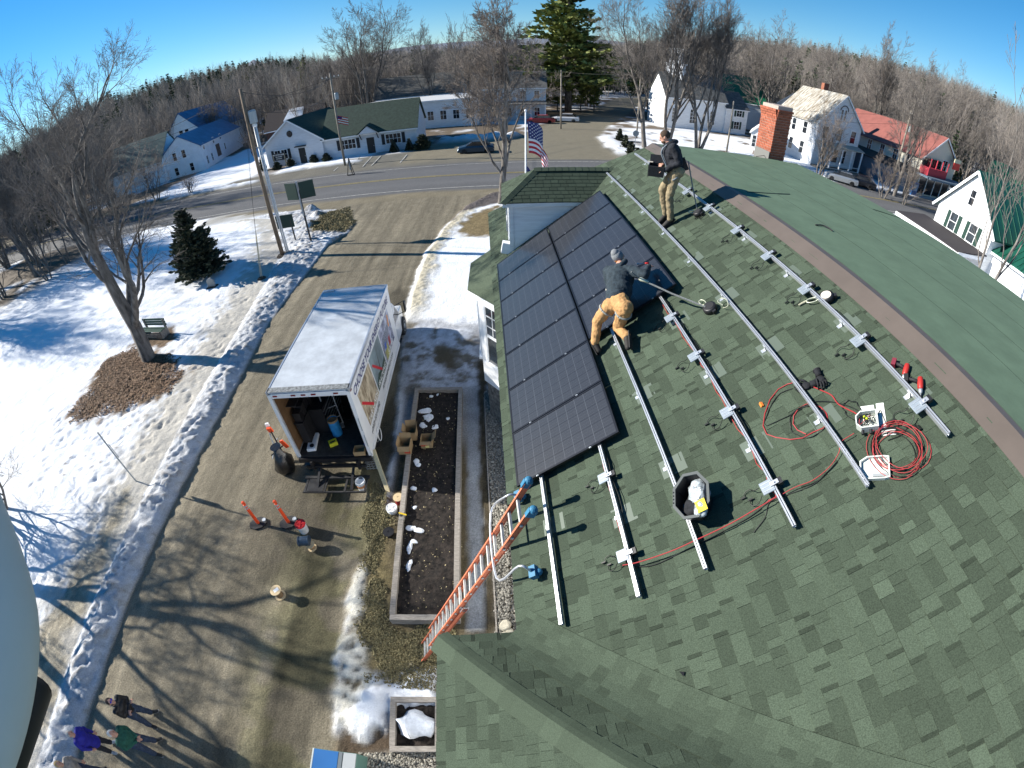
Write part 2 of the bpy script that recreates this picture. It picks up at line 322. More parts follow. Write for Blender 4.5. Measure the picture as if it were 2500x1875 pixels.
def ground(X, Y, near=True):
    """height, albedo and class of the ground at X, Y"""
    n1 = fbm(X, Y, 2.2, 1); n2 = fbm(X, Y, .5, 2); n3 = fbm(X, Y, .16, 3, 3) if near else n2; n4 = fbm(X, Y, 9, 4); nbig = fbm(X, Y, 25, 9)
    C = np.tile(SNOW, X.shape+(1,)).astype(float)*(0.94+.1*n2[..., None]); Z = 0.10+.16*(n1-.5)+.06*(n2-.5)+(.05*(n3-.5)*sst(-20, -15, X) if near else 0); K = np.zeros(X.shape, int)   # 0 snow lawn
    r = np.hypot(X, Y)
    # woodland floor in the distance: leaf litter with patches of old snow
    wood = sst(58, 66, Y+.15*np.abs(X)+6*(n4-.5)); wood = np.maximum(wood, sst(40, 48, -X-(40-Y)*.4))
    patch = sst(.50, .62, n4*.6+.4*n1); lit = np.array([.135, .105, .075])*(0.7+.6*n2[..., None])
    C = C*(1-(wood*(1-.8*patch))[..., None])+lit*(wood*(1-.8*patch))[..., None]; K[wood > .5] = 9
    def lay(m, c, k=None, th=.5, z=None, zn=None):
        nonlocal C, Z
        C = mixc(C, c, m) if np.ndim(c) == 1 else C*(1-m[..., None])+c*m[..., None]
        if z is not None: Z = Z*(1-m)+z*m
        if k is not None: K[m > th] = k
    sand = np.array([.205, .175, .118])*(0.80+.4*n2[..., None])*(0.85+.3*n3[..., None])
    dirt = np.array([.190, .165, .118])
    # snow on the far lawns in front of the white farmhouse, the church and round the shop
    def rect(x0, x1, y0, y1, s=1.0): return seg(X+1.5*(n1-.5), x0, x1, s)*seg(Y+1.5*(n1-.5), y0, y1, s)
    lay(np.maximum.reduce([rect(-54, -34, 55.5, 92), rect(19, 46, 56, 76, 1.5)*sst(.33, .5, n1+.12), rect(-30, -20, 58.5, 62, .4), rect(-20, -17, 59.5, 61.8, .4)]), SNOW, 0)
    if near:
        lay(pmask(X, Y, PZ['sandL'], .3, .6, .9, 3), np.array([.20, .17, .115])*(0.6+.8*n3[..., None]), 4)
        mdirt = sst(.30, .55, n2*.5+n3*.25+.34*np.clip(1-(interp(Y, BL)-X)/3.2, 0, 1)*(X < interp(Y, BL)))*(X < interp(Y, BL))*sst(-4.2, -1.4, X-interp(Y, BL))
        lay(mdirt*.75, np.array([.36, .32, .245])*(.6+.8*n3[..., None]))
        m = pmask(X, Y, PZ['leaf'], .45, 1.3, .7, 5); lay(np.maximum(m, pmask(X, Y, PZ['benchsoil'], .2, .3, .4, 8)), np.array([.17, .115, .07])*(0.35+1.3*n3[..., None]), 5, z=.05+.06*n3)
        m = sst(.62, .8, n3*.6+.4*n2)*sst(-18.2, -15.5, -np.hypot(X+19, Y-11)*1.0-12.5+0*X); lay(m*.8, np.array([.10, .06, .04]))
        for f in FOOT:
            s = (abs(X-f.x) < .5) & (abs(Y-f.y) < .5)
            if s.any():
                a = (f.x*12.9+f.y*7.1) % 3.14; dx, dy = X[s]-f.x, Y[s]-f.y; q = ((dx*math.cos(a)+dy*math.sin(a))/.19)**2+((-dx*math.sin(a)+dy*math.cos(a))/.10)**2
                Z[s] -= (.03+.04*((f.x*7.7) % 1))*np.exp(-q**1.5)
        # east side of the drive
        xr = interp(Y, DR); east = sst(0, .3, X-xr); e2 = east*(Y < 50)
        lay(e2*sst(16, 18, Y), SNOW*(0.92+.1*n2[..., None]), 0, z=.10+.05*(n2-.5))
        fr = e2*(1-sst(.5, 1.3, X-xr+.9*(n2-.5)+.5*(n1-.5)))*sst(16, 19, Y); lay(fr, np.array([.50, .45, .34])*(0.65+.7*n3[..., None]))
        Z += fr*.12*n3
        lay(e2*(1-sst(16.2, 17.4, Y+.8*(n2-.5))), np.array([.30, .31, .33])*(0.55+.9*n2[..., None]), 6, z=.03)
        lay(e2*(1-sst(9.0, 10.5, Y)), np.array([.105, .085, .052])*(0.6+.8*n3[..., None]), 7, z=.03)
        mr_ = pmask(X, Y, PZ['iceR'], .3, .4, .6, 6); lay(mr_, np.array([.15, .135, .11])*(.6+.8*n3[..., None]), 6); lay(mr_*sst(.40, .54, n2*.6+.4*fbm(X, Y, 1.1, 41)), np.array([.44, .46, .50])*(0.6+.8*n3[..., None]), 6, z=.06)
        lay(pmask(X, Y, PZ['brown1'], .25, .4, .4, 7), np.array([.10, .08, .05]), 7)
        lay(pmask(X, Y, PZ['grassR'], .3, .6, .7, 8), np.array([.19, .145, .075])*(0.6+.8*n3[..., None]), 7)
        lay(pmask(X, Y, PZ['asph'], .3, .5, 1, 9), np.array([.115, .10, .095])*(0.7+.5*n2[..., None]), 2)
        lay(pmask(X, Y, PZ['grassB'], .2, .3, .5, 10), np.array([.150, .122, .062])*(0.45+1.1*n3[..., None]), 7)
        lay(pmask(X, Y, PZ['wet'], .1, .12, .3, 14), np.array([.055, .045, .028])*(0.5+1.0*n3[..., None]), 7)
        mi = pmask(X, Y, PZ['iceB'], .22, .45, .35, 12); lay(mi*sst(.30, .50, n3*.55+n2*.45), np.array([.56, .54, .47])*(0.50+.9*n3[..., None])*(.75+.5*n2[..., None]), 6, z=.04+.13*n3)
        lay(pmask(X, Y, PZ['path'], .08, .12, .4, 13), np.array([.30, .31, .32])*(0.65+.6*n2[..., None]), 10, z=.05)
        lay(pmask(X, Y, PZ['soilB'], .25, .35, .5, 14), np.array([.085, .062, .042])*(0.5+1.0*n3[..., None]), 7)
        ms = pmask(X, Y, PZ['snowB'], .18, .35, .4, 15); lay(ms, SNOW, 0, z=.10+.24*n2*ms)
        lay(np.maximum(pmask(X, Y, PZ['gravel'], .07, .08, .3, 16), pmask(X, Y, PZ['gravB'], .1, .1, .3, 17)), np.array([.19, .175, .15])*(0.4+1.0*n3[..., None]), 8, z=.04)
        lay(((X > -.25) & (Y < 13)).astype(float), np.array([.1, .08, .05]), 7, z=.0)
        # the plowed bank along the drive
    xl = interp(Y, DL); xb = interp(Y, BL); t = np.clip((X-xb)/(xl-xb), 0, 1); inb = ((X > xb-.25) & (X < xl+.15) & (Y < 37.5)).astype(float)
    if near:
        prof = np.sin(PI*np.clip(t*1.02, 0, 1))**.55; hb = prof*(.27+.16*n1+.34*(n2-.5)+.26*(n3-.5))*np.interp(Y, [-8, 12, 20, 28, 33], [.95, 1, .85, .9, .7])
        m = seg((X-xb)/(xl-xb)+.25*(n2-.5), .02, 1.0, .05)*(Y < 37); lay(m, SNOW*(0.40+.44*n3[..., None]), 3)  # grey of the snow holds its dirt and the painted-in shade of the flank
        lay(m*sst(.52, .70, n3*.6+n2*.4)*.75, np.array([.26, .23, .19])); Z = np.where(inb > 0, np.maximum(Z, hb), Z)
        for c, hgt, rad in PILES:
            q = np.exp(-((X-c.x)**2+(Y-c.y)**2)/(rad*.75)**2); mm = sst(.25, .5, q+.25*(n2-.5)); lay(mm, SNOW*(0.62+.4*n3[..., None]), 3); lay(mm*sst(.46, .62, n2*.6+.4*n3)*.75, np.array([.17, .145, .115])); Z = np.maximum(Z, hgt*q*(.6+.8*n2))
        lay(pmask(X, Y, PZ['grassS'], .25, .4, .6, 11), np.array([.17, .13, .062])*(0.6+.8*n3[..., None]), 7)
    # drive
    dv = sst(-.08, .08, X-xl+.18*(n2-.5))*(1-sst(-.15, .15, X-interp(Y, DR)+.35*(n2-.5)))*(Y < 39.8)
    streak = fbm(X*6, Y*.35, 2.0, 21)
    st2 = fbm(X*9, Y*.25, 1.3, 25); dcol = dirt*(0.62+.34*n2[..., None]+.28*n3[..., None])*(0.45+.72*streak[..., None]+.42*st2[..., None])
    if near:
        for xc, a_ in ((-9.9, .16), (-8.2, .18), (-7.2, -.12), (-5.9, .2), (-10.7, -.12)): dcol = dcol*(1-a_*np.exp(-((X-xc-.35*np.sin(Y*.13)-.25*(n1-.5))/.17)**2)*(.4+1.1*n2))[..., None]
        wet = sst(.50, .68, fbm(X*1.6, Y*.6, 2.4, 22))*sst(-9.5, -6.5, X)*(1-sst(22, 30, Y)); dcol = dcol*(1-.48*wet[..., None])
        edge = np.exp(-((X-xl-.55)/.45)**2); dcol = dcol*(1+.35*(edge*(n3+.2))[..., None])
        grn = sst(.5, .62, fbm(X, Y, 1.5, 23))*sst(-7.5, -5.5, X)*(1-sst(8, 10, Y)); dcol = dcol*(1-grn[..., None]*np.array([.16, .12, .30]))
    lay(dv, dcol, 1, z=.0+.015*(n2-.5)+.012*(streak-.5)+(.02*(n3-.5) if near else 0))
    # roads
    ys = np.interp(X, [-95, -60, -40, -30, -15, 0, 20, 95], [46, 43.4, 41.2, 40.3, 39.4, 38.8, 38.4, 38.0]); yn = ys+np.interp(X, [-95, -50, -10, 95], [12.5, 12.0, 11.2, 11.0])
    tt = (Y-ys)/(yn-ys)
    road = seg(tt, 0, 1, .012); rc = np.array([.118, .118, .120])*(0.88+.18*fbm(X*.3, Y*2, 2, 31)[..., None]+.10*n2[..., None]); rc = rc*(1+.12*np.exp(-((tt-.27)/.05)**2)+.12*np.exp(-((tt-.72)/.05)**2))[..., None]
    should = seg(Y, 37.4, 1e3, .5)*(Y < ys+.2)*(X > -30)*(X < 12); lay(should*(.4+.6*n1), sand, 4)
    sh2 = ((Y > yn-.2)*(1-sst(2.5, 4.0, Y-yn+1.2*(n2-.5)))*1.0)*(X < 40); lay(sh2, sand*.9, 4)
    # parking in front of the shop and the sandy mouth of the side road
    lay(rect(-37, 15, 49, 57.5, .8), np.array([.15, .14, .115])*(0.8+.35*n2[..., None]), 4)
    lay(rect(-20.5, -11, 55, 59.3, .5), np.array([.14, .135, .115])*(0.85+.3*n2[..., None]), 4)
    lay(rect(-12, 12, 52, 64, 1.2), np.array([.20, .175, .125])*(0.85+.3*n2[..., None]), 4)
    xsl = np.interp(Y, [50, 66, 79, 88, 103, 126, 200], [-3, 2, 7.1, 11.7, 19.1, 28, 60]); xsr = np.interp(Y, [45, 50, 56, 62, 68, 80, 97, 126, 200], [22, 13.6, 12.6, 13.2, 14.4, 18.5, 25.8, 37, 70])
    sr = sst(-.5, .5, X-xsl)*(1-sst(-.5, .5, X-xsr))*(Y > 50)*(Y < 170); lay(sr, np.array([.19, .17, .125])*(0.85+.25*n2[..., None]), 11, z=.02)
    lay(road, rc, 2, z=.03+0*X)
    for a, wd, cc in ((.05, .010, (.45, .44, .40)), (.485, .008, (.30, .26, .13)), (.505, .008, (.30, .26, .13)), (.93, .009, (.40, .40, .37))): pass
    # snow piles at the back of the sandy lot
    pl = seg(X+2*(n1-.5), -9, 13, .8)*seg(Y+1.5*(n1-.5)-.1*X, 64.5, 67.5, .6)*(1-sr); lay(pl*sst(.2, .4, n1), SNOW*.85*(0.6+.5*n2[..., None]), 3); Z += pl*1.1*n2
    p2 = seg(X+(n1-.5), 13.4, 15.6, .5)*seg(Y, 53, 66, 1.5); lay(p2, SNOW*.9, 3); Z += p2*.35*n2
    p3 = seg(X+(n1-.5), -47, -31, 1)*seg(Y-yn+1.4*(n2-.5), 1.0, 2.6, .3); lay(p3, SNOW*.9, 3); Z += p3*.4*n2
    for x0, x1 in ((-29.5, -25.5), (-24.8, -18)):
        p4 = seg(X+.4*(n1-.5), x0, x1, .4)*seg(Y+.6*(n2-.5), 56.2, 57.4, .25); lay(p4, SNOW*.95, 3); Z += p4*.25
    Z = Z+hill(X, Y)
    return Z, np.clip(C, .01, .9), K
gm = bpy.data.materials.new('ground_surface'); gm.use_nodes = True
_n, _l = gm.node_tree.nodes, gm.node_tree.links; _b = _n['Principled BSDF']; _b.inputs['Roughness'].default_value = .92; _b.inputs['Specular IOR Level'].default_value = .2
_a = _n.new('ShaderNodeAttribute'); _a.attribute_name = 'col'; _tc = _n.new('ShaderNodeTexCoord')
_t = _n.new('ShaderNodeTexNoise'); _t.inputs['Scale'].default_value = 26; _t.inputs['Detail'].default_value = 5; _l.new(_tc.outputs['Object'], _t.inputs['Vector'])
_sep = _n.new('ShaderNodeSeparateColor'); _l.new(_a.outputs['Color'], _sep.inputs[0])
_amp = _n.new('ShaderNodeMapRange'); _amp.inputs[1].default_value = .25; _amp.inputs[2].default_value = .7; _amp.inputs[3].default_value = 1.5; _amp.inputs[4].default_value = .22; _l.new(_sep.outputs[0], _amp.inputs[0])
_m1 = _n.new('ShaderNodeMath'); _m1.operation = 'SUBTRACT'; _m1.inputs[1].default_value = .5; _l.new(_t.outputs['Fac'], _m1.inputs[0])
_m2 = _n.new('ShaderNodeMath'); _m2.operation = 'MULTIPLY_ADD'; _m2.inputs[2].default_value = 1.0; _l.new(_m1.outputs[0], _m2.inputs[0]); _l.new(_amp.outputs[0], _m2.inputs[1])
_s = _n.new('ShaderNodeVectorMath'); _s.operation = 'SCALE'; _l.new(_a.outputs['Color'], _s.inputs[0]); _l.new(_m2.outputs[0], _s.inputs['Scale']); _l.new(_s.outputs[0], _b.inputs['Base Color'])
_t3 = _n.new('ShaderNodeTexNoise'); _t3.inputs['Scale'].default_value = 9; _t3.inputs['Detail'].default_value = 8; _t3.inputs['Roughness'].default_value = .7; _l.new(_tc.outputs['Object'], _t3.inputs['Vector'])
_bp = _n.new('ShaderNodeBump'); _bp.inputs['Strength'].default_value = .75; _bp.inputs['Distance'].default_value = .05; _l.new(_t3.outputs['Fac'], _bp.inputs['Height']); _l.new(_bp.outputs[0], _b.inputs['Normal'])
KN = {0: 'snow_lawn', 1: 'driveway', 2: 'road', 3: 'snow_bank', 4: 'sandy_shoulder', 5: 'fallen_leaves', 6: 'packed_ice', 7: 'dead_grass', 8: 'gravel_strip', 9: 'woodland_floor', 10: 'garden_path', 11: 'side_road'}
NX0, NX1, NY0, NY1 = -30.0, 7.2, -7.0, 37.2
def grid(x0, x1, y0, y1, st, near, hole=None, zoff=0.0):
    nx = int(round((x1-x0)/st))+1; ny = int(round((y1-y0)/st))+1; xs = np.linspace(x0, x1, nx); ys = np.linspace(y0, y1, ny)
    X, Y = np.meshgrid(xs, ys); Z, C, K = ground(X, Y, near); V = np.c_[X.ravel(), Y.ravel(), Z.ravel()+zoff]
    idx = np.arange(nx*ny).reshape(ny, nx); F = np.stack([idx[:-1, :-1], idx[:-1, 1:], idx[1:, 1:], idx[1:, :-1]], -1).reshape(-1, 4); Kf = K[:-1, :-1].ravel()
    if hole is not None:
        cx, cy = (X[:-1, :-1]+X[1:, 1:]).ravel()/2, (Y[:-1, :-1]+Y[1:, 1:]).ravel()/2; keep = ~((cx > hole[0]) & (cx < hole[1]) & (cy > hole[2]) & (cy < hole[3])); F, Kf = F[keep], Kf[keep]
    return V, C.reshape(-1, 3), F, Kf
parts = [grid(NX0, NX1, NY0, NY1, .08, True), grid(-96, 96, -22, 142, .5, False, (NX0+.3, NX1-.3, NY0+.3, NY1-.3), -.015), grid(-1500, 1500, -400, 1500, 20, False, (-80, 80, -6, 126), -.3)]
V = np.concatenate([p[0] for p in parts]); Cc = np.concatenate([p[1] for p in parts]); off = np.cumsum([0]+[len(p[0]) for p in parts])
F = np.concatenate([p[2]+off[i] for i, p in enumerate(parts)]); Kf = np.concatenate([p[3] for p in parts])
for k, nm in KN.items():
    f = F[Kf == k]
    if not len(f): continue
    u, inv = np.unique(f, return_inverse=True)
    link(tag(bpy.data.objects.new(nm, np_mesh(nm, V[u], inv.reshape(-1, 4), gm, smooth=True, vcol=Cc[u])), kind='structure'))
def gz(x, y):
    z, _, _ = ground(np.array([[float(x)]]), np.array([[float(y)]]), (NX0 < x < NX1 and NY0 < y < NY1)); return float(z[0, 0])
# painted lines on the road and parking bays
paint = mat('worn_white_road_paint', (.42, .41, .38), .8, var=.3, vscale=3); ypaint = mat('worn_yellow_road_paint', (.36, .29, .11), .8, var=.3, vscale=3)
def ysf(x): return float(np.interp(x, [-95, -60, -40, -30, -15, 0, 20, 95], [46, 43.4, 41.2, 40.3, 39.4, 38.8, 38.4, 38.0]))
def ywf(x): return float(np.interp(x, [-95, -50, -10, 95], [12.5, 12.0, 11.2, 11.0]))
def stripe(name, t, wd, m):
    mb = MB(); xs = np.arange(-94, 95, 2.0)
    for i in range(len(xs)-1):
        P = []
        for x, s in ((xs[i], -1), (xs[i+1], -1), (xs[i+1], 1), (xs[i], 1)): P.append((x, ysf(x)+ywf(x)*t+s*wd/2, .036))
        mb.add(P, [(0, 1, 2, 3)])
    tag(mb.build(name, m), kind='structure')
stripe('edge_line', .075, .13, paint); stripe('centre_line', .49, .11, ypaint); stripe('centre_line', .515, .11, ypaint); stripe('edge_line', .93, .13, paint)
mb = MB()
for (a, b) in (((837, 397), (853, 374)), ((886, 409), (909, 384)), ((907, 407), (931, 383)), ((977, 400), (994, 379)), ((815, 420), (826, 410)), ((860, 403), (880, 384))):
    A, B = G(*a, .0), G(*b, .0); A.z, B.z = .14, .14; A.z = gz(A.x, A.y)+.02; B.z = gz(B.x, B.y)+.02; mb.bar(A, B, .12, .02)
tag(mb.build('parking_lines', paint), kind='structure')
# ------------------------------------------------------------------ the house being fitted with panels
house = thing('house', 'large green shingled house with solar panels and aluminium rails on its roof', 'house', HP(4, 3, 0))
def hbuild(mb, name, mats, parent=house, smooth=False):
    """meshes are modelled in world space; parent to the house keeps them there"""
    o = mb.build(name, mats, parent, smooth); o.matrix_parent_inverse = parent.matrix_world.inverted() if parent is not house else Matrix.Translation(-house.location); return o
bpy.context.view_layer.update()
HINV = Matrix.Translation(-house.location)
def ho(name, me, parent):
    o = bpy.data.objects.new(name, me); COL.objects.link(o); o.parent = parent
    o.matrix_parent_inverse = HINV if parent is house else Matrix.Identity(4); return o
CAMP = Vector((0, 0, HC))
CELLS = []                                          # (distance to the lens, roof key, verts, tone)
def clip(poly, planes):
    """cut a flat polygon in (u, v) by half planes nu*u+nv*v <= c"""
    for nu, nv, c in planes:
        out = []; n = len(poly)
        for i in range(n):
            p, q = poly[i], poly[(i+1) % n]; dp, dq = nu*p[0]+nv*p[1]-c, nu*q[0]+nv*q[1]-c
            if dp <= 0: out.append(p)
            if dp*dq < 0: t = dp/(dp-dq); out.append((p[0]+(q[0]-p[0])*t, p[1]+(q[1]-p[1])*t))
        poly = out
        if len(poly) < 3: return []
    return poly
def shingle_plane(key, O, U, Vv, N, u0, u1, v0, v1, planes, course=.143, seed=1, tmin=.08, tmax=.30, base=1.0, gap=.0015, flat=False):
    R = random.Random(seed); O, U, Vv, N = map(Vector, (O, U, Vv, N)); v = v0
    while v < v1:
        u = u0-R.random()*.3; prev = False
        while u < u1:
            wd = R.choice([.08, .10, .13, .16, .2, .24, .3])*R.uniform(.9, 1.1); wd = min(max(wd, tmin), tmax)
            kind = R.random()*(.6 if flat else 1); t = .007+.004*R.random() if kind < .62 else .003+.002*R.random()
            tone = R.uniform(.88, 1.14) if kind < .62 else R.uniform(.66, .88)
            if kind < .62 and R.random() < .12: tone *= 1.10
            tone *= base; dz = R.uniform(-.004, .004)
            strips = [(u+gap, u+wd-gap, tone, t)]
            if kind < .55 and not flat and R.random() < .45 and wd > .12: strips = [(u+gap, u+wd-.04, tone, t), (u+wd-.04, u+wd-gap, tone*.55, t*.6)]
            for a, b, tn, tt in strips:
                pl = clip([(a, v+dz), (b, v+dz), (b, v+course+.002), (a, v+course+.002)], planes)
                if pl:
                    B0 = [O+U*x+Vv*y for x, y in pl]; T = [p+N*(.001+tt*max(0., 1-(y-v)/course)) for p, (x, y) in zip(B0, pl)]
                    CELLS.append([(B0[0]-CAMP).length, key, (T, [p-N*.003 for p in B0]), tn])
            u += wd
        v += course
def cell_geo(cell):
    T, B0 = cell[2]; n = len(T); return T+B0, [tuple(range(n))]+[(n+k, n+(k+1) % n, (k+1) % n, k) for k in range(n)]
def plane_part(name, pts, thick, m, nrm):
    mb = MB(); mb.prism([Vector(p)-Vector(nrm)*.004 for p in pts], -Vector(nrm)*thick); return ho(name, mb.mesh(name, m), house)
U1, E_R = 8.99, 4.36                                # inner corner, ridge distance
BN = (EUv*0+ENv)
# main slope
main_roof = plane_part('main_roof', [HP(-5.15, 0, EZ), HP(U1, 0, EZ), HP(U1+4.36, E_R, EZ+E_R*TS), HP(-.95, E_R, EZ+E_R*TS)], .05, deckm, ENv)
O_m = RP(0, 0)
shingle_plane('main_roof', O_m, EUv, EVv, ENv, -5.2, U1+4.5, V0-.02, 5.2, [(0, -1, -(V0-.03)), (0, 1, (E_R-.1)/CS-.26), (1, -CS, U1+.26*CS), (-1, .963*CS, 5.10-.26*CS*.963)], seed=3)
# plane over the wing, facing away from the lens (north) between valley and hip
EW = -.92; OC = HP(U1, EW, EZ)
A_U, A_V = EHv, (EUv*CS+ZV*math.sin(SL)).normalized(); A_N = A_U.cross(A_V); A_N = A_N if A_N.z > 0 else -A_N
wing_n = plane_part('wing_roof_north', [HP(U1, EW, EZ), HP(U1, 0, EZ), HP(U1+4.36, 4.36, EZ+4.36*TS), HP(U1+5.28, 4.36, EZ+5.28*TS)], .05, deckm, A_N)
shingle_plane('wing_roof_north', OC, A_U, A_V, A_N, -.1, 5.6, -.02, 6.6, [(-1, CS, 0), (1, -CS, -EW)], seed=5, base=.97, gap=.002)
# plane B, facing the drive
wing_w = plane_part('wing_roof_west', [HP(U1, EW, EZ), HP(U1+5.28, 4.36, EZ+5.28*TS), HP(U1+12, 4.36, EZ+5.28*TS), HP(U1+12, EW, EZ)], .05, deckm, ENv)
shingle_plane('wing_roof_west', OC, EUv, EVv, ENv, 0, 11, -.02, 6.5, [(-1, CS, 0)], seed=8)
roofs = {'main_roof': main_roof, 'wing_roof_north': wing_n, 'wing_roof_west': wing_w}
# hip caps and the dark line beside them
D = (EHv+EUv).normalized(); hipd = (EHv+EUv+ZV*TS).normalized(); hs = D.cross(ZV).normalized(); hs = hs if hs.dot(EHv) < 0 else -hs   # hs: toward plane B
hipcap = mat('green_hip_cap_shingle', (0.058, 0.077, 0.053), .92, var=.22, vscale=110, rnd=.10, spec=.15)
for i in range(34):
    a, b = OC+hipd*(i*.2-.02), OC+hipd*(i*.2+.205); up = (ENv+A_N).normalized(); mb = MB()
    lN = (-EHv*0+EHv).normalized()
    wA, wB = .13, .18; dA = (A_V*0+ (EHv*.70)-(EUv*.70)); 
    sA = hipd.cross(A_N).normalized(); sA = sA if sA.dot(-EUv) > 0 else -sA
    sB = hipd.cross(ENv).normalized(); sB = sB if sB.dot(-EHv) > 0 else -sB
    t0, t1 = .012, .008; cs = lambda p, t: [p+sB*wB+ENv*t, p+sB*.05+ENv*(t+.003), p+up*(t-.001), p+sA*.05+A_N*(t+.003), p+sA*wA+A_N*t]; P = cs(a, t0)+cs(b, t1)
    mb.add(P+[a+sB*wB, a+sA*wA, b+sA*wA, b+sB*wB, a], [(k, k+1, k+6, k+5) for k in range(4)]+[(10, 14, 2, 1, 0), (14, 11, 4, 3, 2), (4, 11, 12, 9), (10, 0, 5, 13)]); ho('hip_cap', mb.mesh('hip_cap', hipcap), wing_n)
# woven valley: courses that bend from one slope to the other
mb = MB(); R = random.Random(40); sM = hipd.cross(ENv).normalized(); sM = sM if sM.dot(-EUv) > 0 else -sM; sC = hipd.cross(A_N).normalized(); sC = sC if sC.dot(EUv) > 0 else -sC; VO = HP(U1, 0, EZ); k = 0
while k*.143 < 6.0:
    wv = .30; nc = 6; offs = R.random()*.1
    for c in range(nc):
        t0, t1 = max(0, (c-offs*3)/nc), min(1, (c+1-offs*3)/nc if c < nc-1 else 1); tone = R.choice((.8, .93, 1, 1.05, 1.1, .97))*.98; P = []
        for L, t, up_ in ((k*.143, t0, .016), (k*.143, t1, .016), (k*.143+.150, t1, .010), (k*.143+.150, t0, .010)):
            o_ = VO+hipd*L; a_, b_ = o_+sM*wv+ENv*.004, o_+sC*wv+A_N*.004; c_ = o_+(ENv+A_N)*.002; P.append(a_*(1-t)**2+c_*2*t*(1-t)+b_*t*t+(ENv*(1-t)+A_N*t)*up_)
        mb.add(P, [(0, 1, 2, 3)], 0, tone)
    k += 1
tag(ho('valley_shingles', mb.mesh('valley_shingles', shr_grn, True), wing_n), kind='stuff')
# ridge flashing: brown band folded over the break between the slope and the flat roof
BT = math.tan(math.radians(2.6))
def back(u, e, n=0.0): return HP(u, e, EZ+E_R*TS-(e-E_R)*BT+n)
mb = MB()
for a, b in ((-1.05, 3.0), (3.0, 6.05), (6.05, 9.1), (9.1, 13.6)):
    f = [HP(a, E_R-.19, EZ+(E_R-.19)*TS)+ENv*.012, HP(b, E_R-.19, EZ+(E_R-.19)*TS)+ENv*.012, back(b, E_R, .012), back(a, E_R, .012), back(b, E_R+.11, .012), back(a, E_R+.11, .012), HP(a, E_R-.19, EZ+(E_R-.19)*TS)-ENv*.0, HP(b, E_R-.19, EZ+(E_R-.19)*TS)-ENv*.0, back(b, E_R+.11, -.0), back(a, E_R+.11, -.0)]
    m1 = MB(); m1.add(f, [(0, 1, 2, 3), (3, 2, 4, 5), (6, 7, 1, 0), (5, 4, 8, 9)]); ho('ridge_flashing', m1.mesh('ridge_flashing', brownm), house)
# low rear roof in rolled sheets
rear = plane_part('rear_roof', [back(-1.05, E_R-.0), back(14, E_R), back(14, 9.05), back(-1.05, 9.05)], .12, rollm, (0, 0, 1))
for k, e in enumerate((4.5, 5.45, 6.4, 7.35, 8.3)):
    m1 = MB(); e2 = min(e+1.0, 9.03); R = random.Random(k); cuts = [-1.03]+sorted(R.uniform(0, 13) for _ in range(1))+[14]
    for a, b in zip(cuts[:-1], cuts[1:]):
        z0, z1 = .002+.004*(k % 2), .006+.003*(k % 2); m1 = MB()
        P = [back(a, e, .004), back(b, e, .004), back(b, e2, .010), back(a, e2, .010)]; L = [back(a, e2, .0), back(b, e2, .0)]
        m1.add(P+L, [(0, 1, 2, 3), (3, 2, 5, 4)]); ho('roofing_sheet', m1.mesh('roofing_sheet', rollm), rear)
seam = mat('tar_seam', (.012, .022, .016), .6)
def curve3(P, n=6):
    """smooth path through points (Catmull-Rom)"""
    P = [Vector(p) for p in P]; Q = [P[0]*2-P[1]]+P+[P[-1]*2-P[-2]]; out = []
    for i in range(1, len(Q)-2):
        for k in range(n):
            t = k/n; a, b, c, d = Q[i-1:i+3]; out.append(.5*((2*b)+(c-a)*t+(2*a-5*b+4*c-d)*t*t+(3*b-a-3*c+d)*t**3))
    out.append(P[-1]); return out
def BR(px, py, n=.0):                               # pixel -> point on the rear roof
    d = ray((px, py)); o = np.array([0, 0, HC]); b = np.array(back(0, E_R, n)); nn = np.cross(np.array(back(1, E_R, n))-b, np.array(back(0, E_R+1, n))-b); t = ((b-o)@nn)/(d@nn); return Vector(o+d*t)
for e in (5.45, 6.4, 7.35, 8.3): ho('tar_seam', MB().tube([back(-1.0+t, e+.005*math.sin(t*2.1), .008) for t in np.linspace(0, 14.9, 40)], .0055, 4).mesh('tar_seam', mat('thin_tar_line', (.035, .055, .038), .9)), rear)  # thin dark tar lines along the sheet edges, in their own colour
for P in (((2131, 511), (2160, 520), (2198, 533)), ((1824, 468), (1880, 472), (1928, 474)), ((1846, 382), (1880, 378), (1900, 374))):
    ho('tar_seam', MB().tube(curve3([BR(*p, .012) for p in P]), .009, 5).mesh('tar_seam', seam), rear)
tag(MB().tube(curve3([BR(1991, 549, .02), BR(2008, 550, .03), BR(2022, 556, .03), BR(2033, 564, .02)]), [.012]*18+[.006], 6).build('strap', rubber), 'short black strap end lying alone on the flat green rear roof', 'strap')
# rear fascia, eaves trim, walls
m1 = MB(); m1.prism([back(-1.0, 9.05, -.02), back(14, 9.05, -.02), back(14, 9.05, -.22), back(-1.0, 9.05, -.22)], EHv*.03); ho('fascia', m1.mesh('fascia', trimw), house)
m1 = MB(); m1.prism([HP(-5.1, -.005, EZ-.02), HP(U1, -.005, EZ-.02), HP(U1, -.005, EZ-.2), HP(-5.1, -.005, EZ-.2)], EHv*.03); ho('fascia', m1.mesh('fascia', trimw), house)
m1 = MB(); m1.prism([HP(U1-.0, EW-.002, EZ-.03), HP(U1+11, EW-.002, EZ-.03), HP(U1+11, EW-.002, EZ-.2), HP(U1, EW-.002, EZ-.2)], EHv*.03); ho('fascia', m1.mesh('fascia', trimw), house)
front = plane_part('front_hip_roof', [HP(-5.15, 0, EZ), HP(-.95, E_R, EZ+E_R*TS), HP(-1.02, 9.05, EZ+E_R*TS-.22), HP(-5.15, 9.05, EZ)], .05, roofg, (EHv*0-EUv+ZV).normalized())
wl = MB()
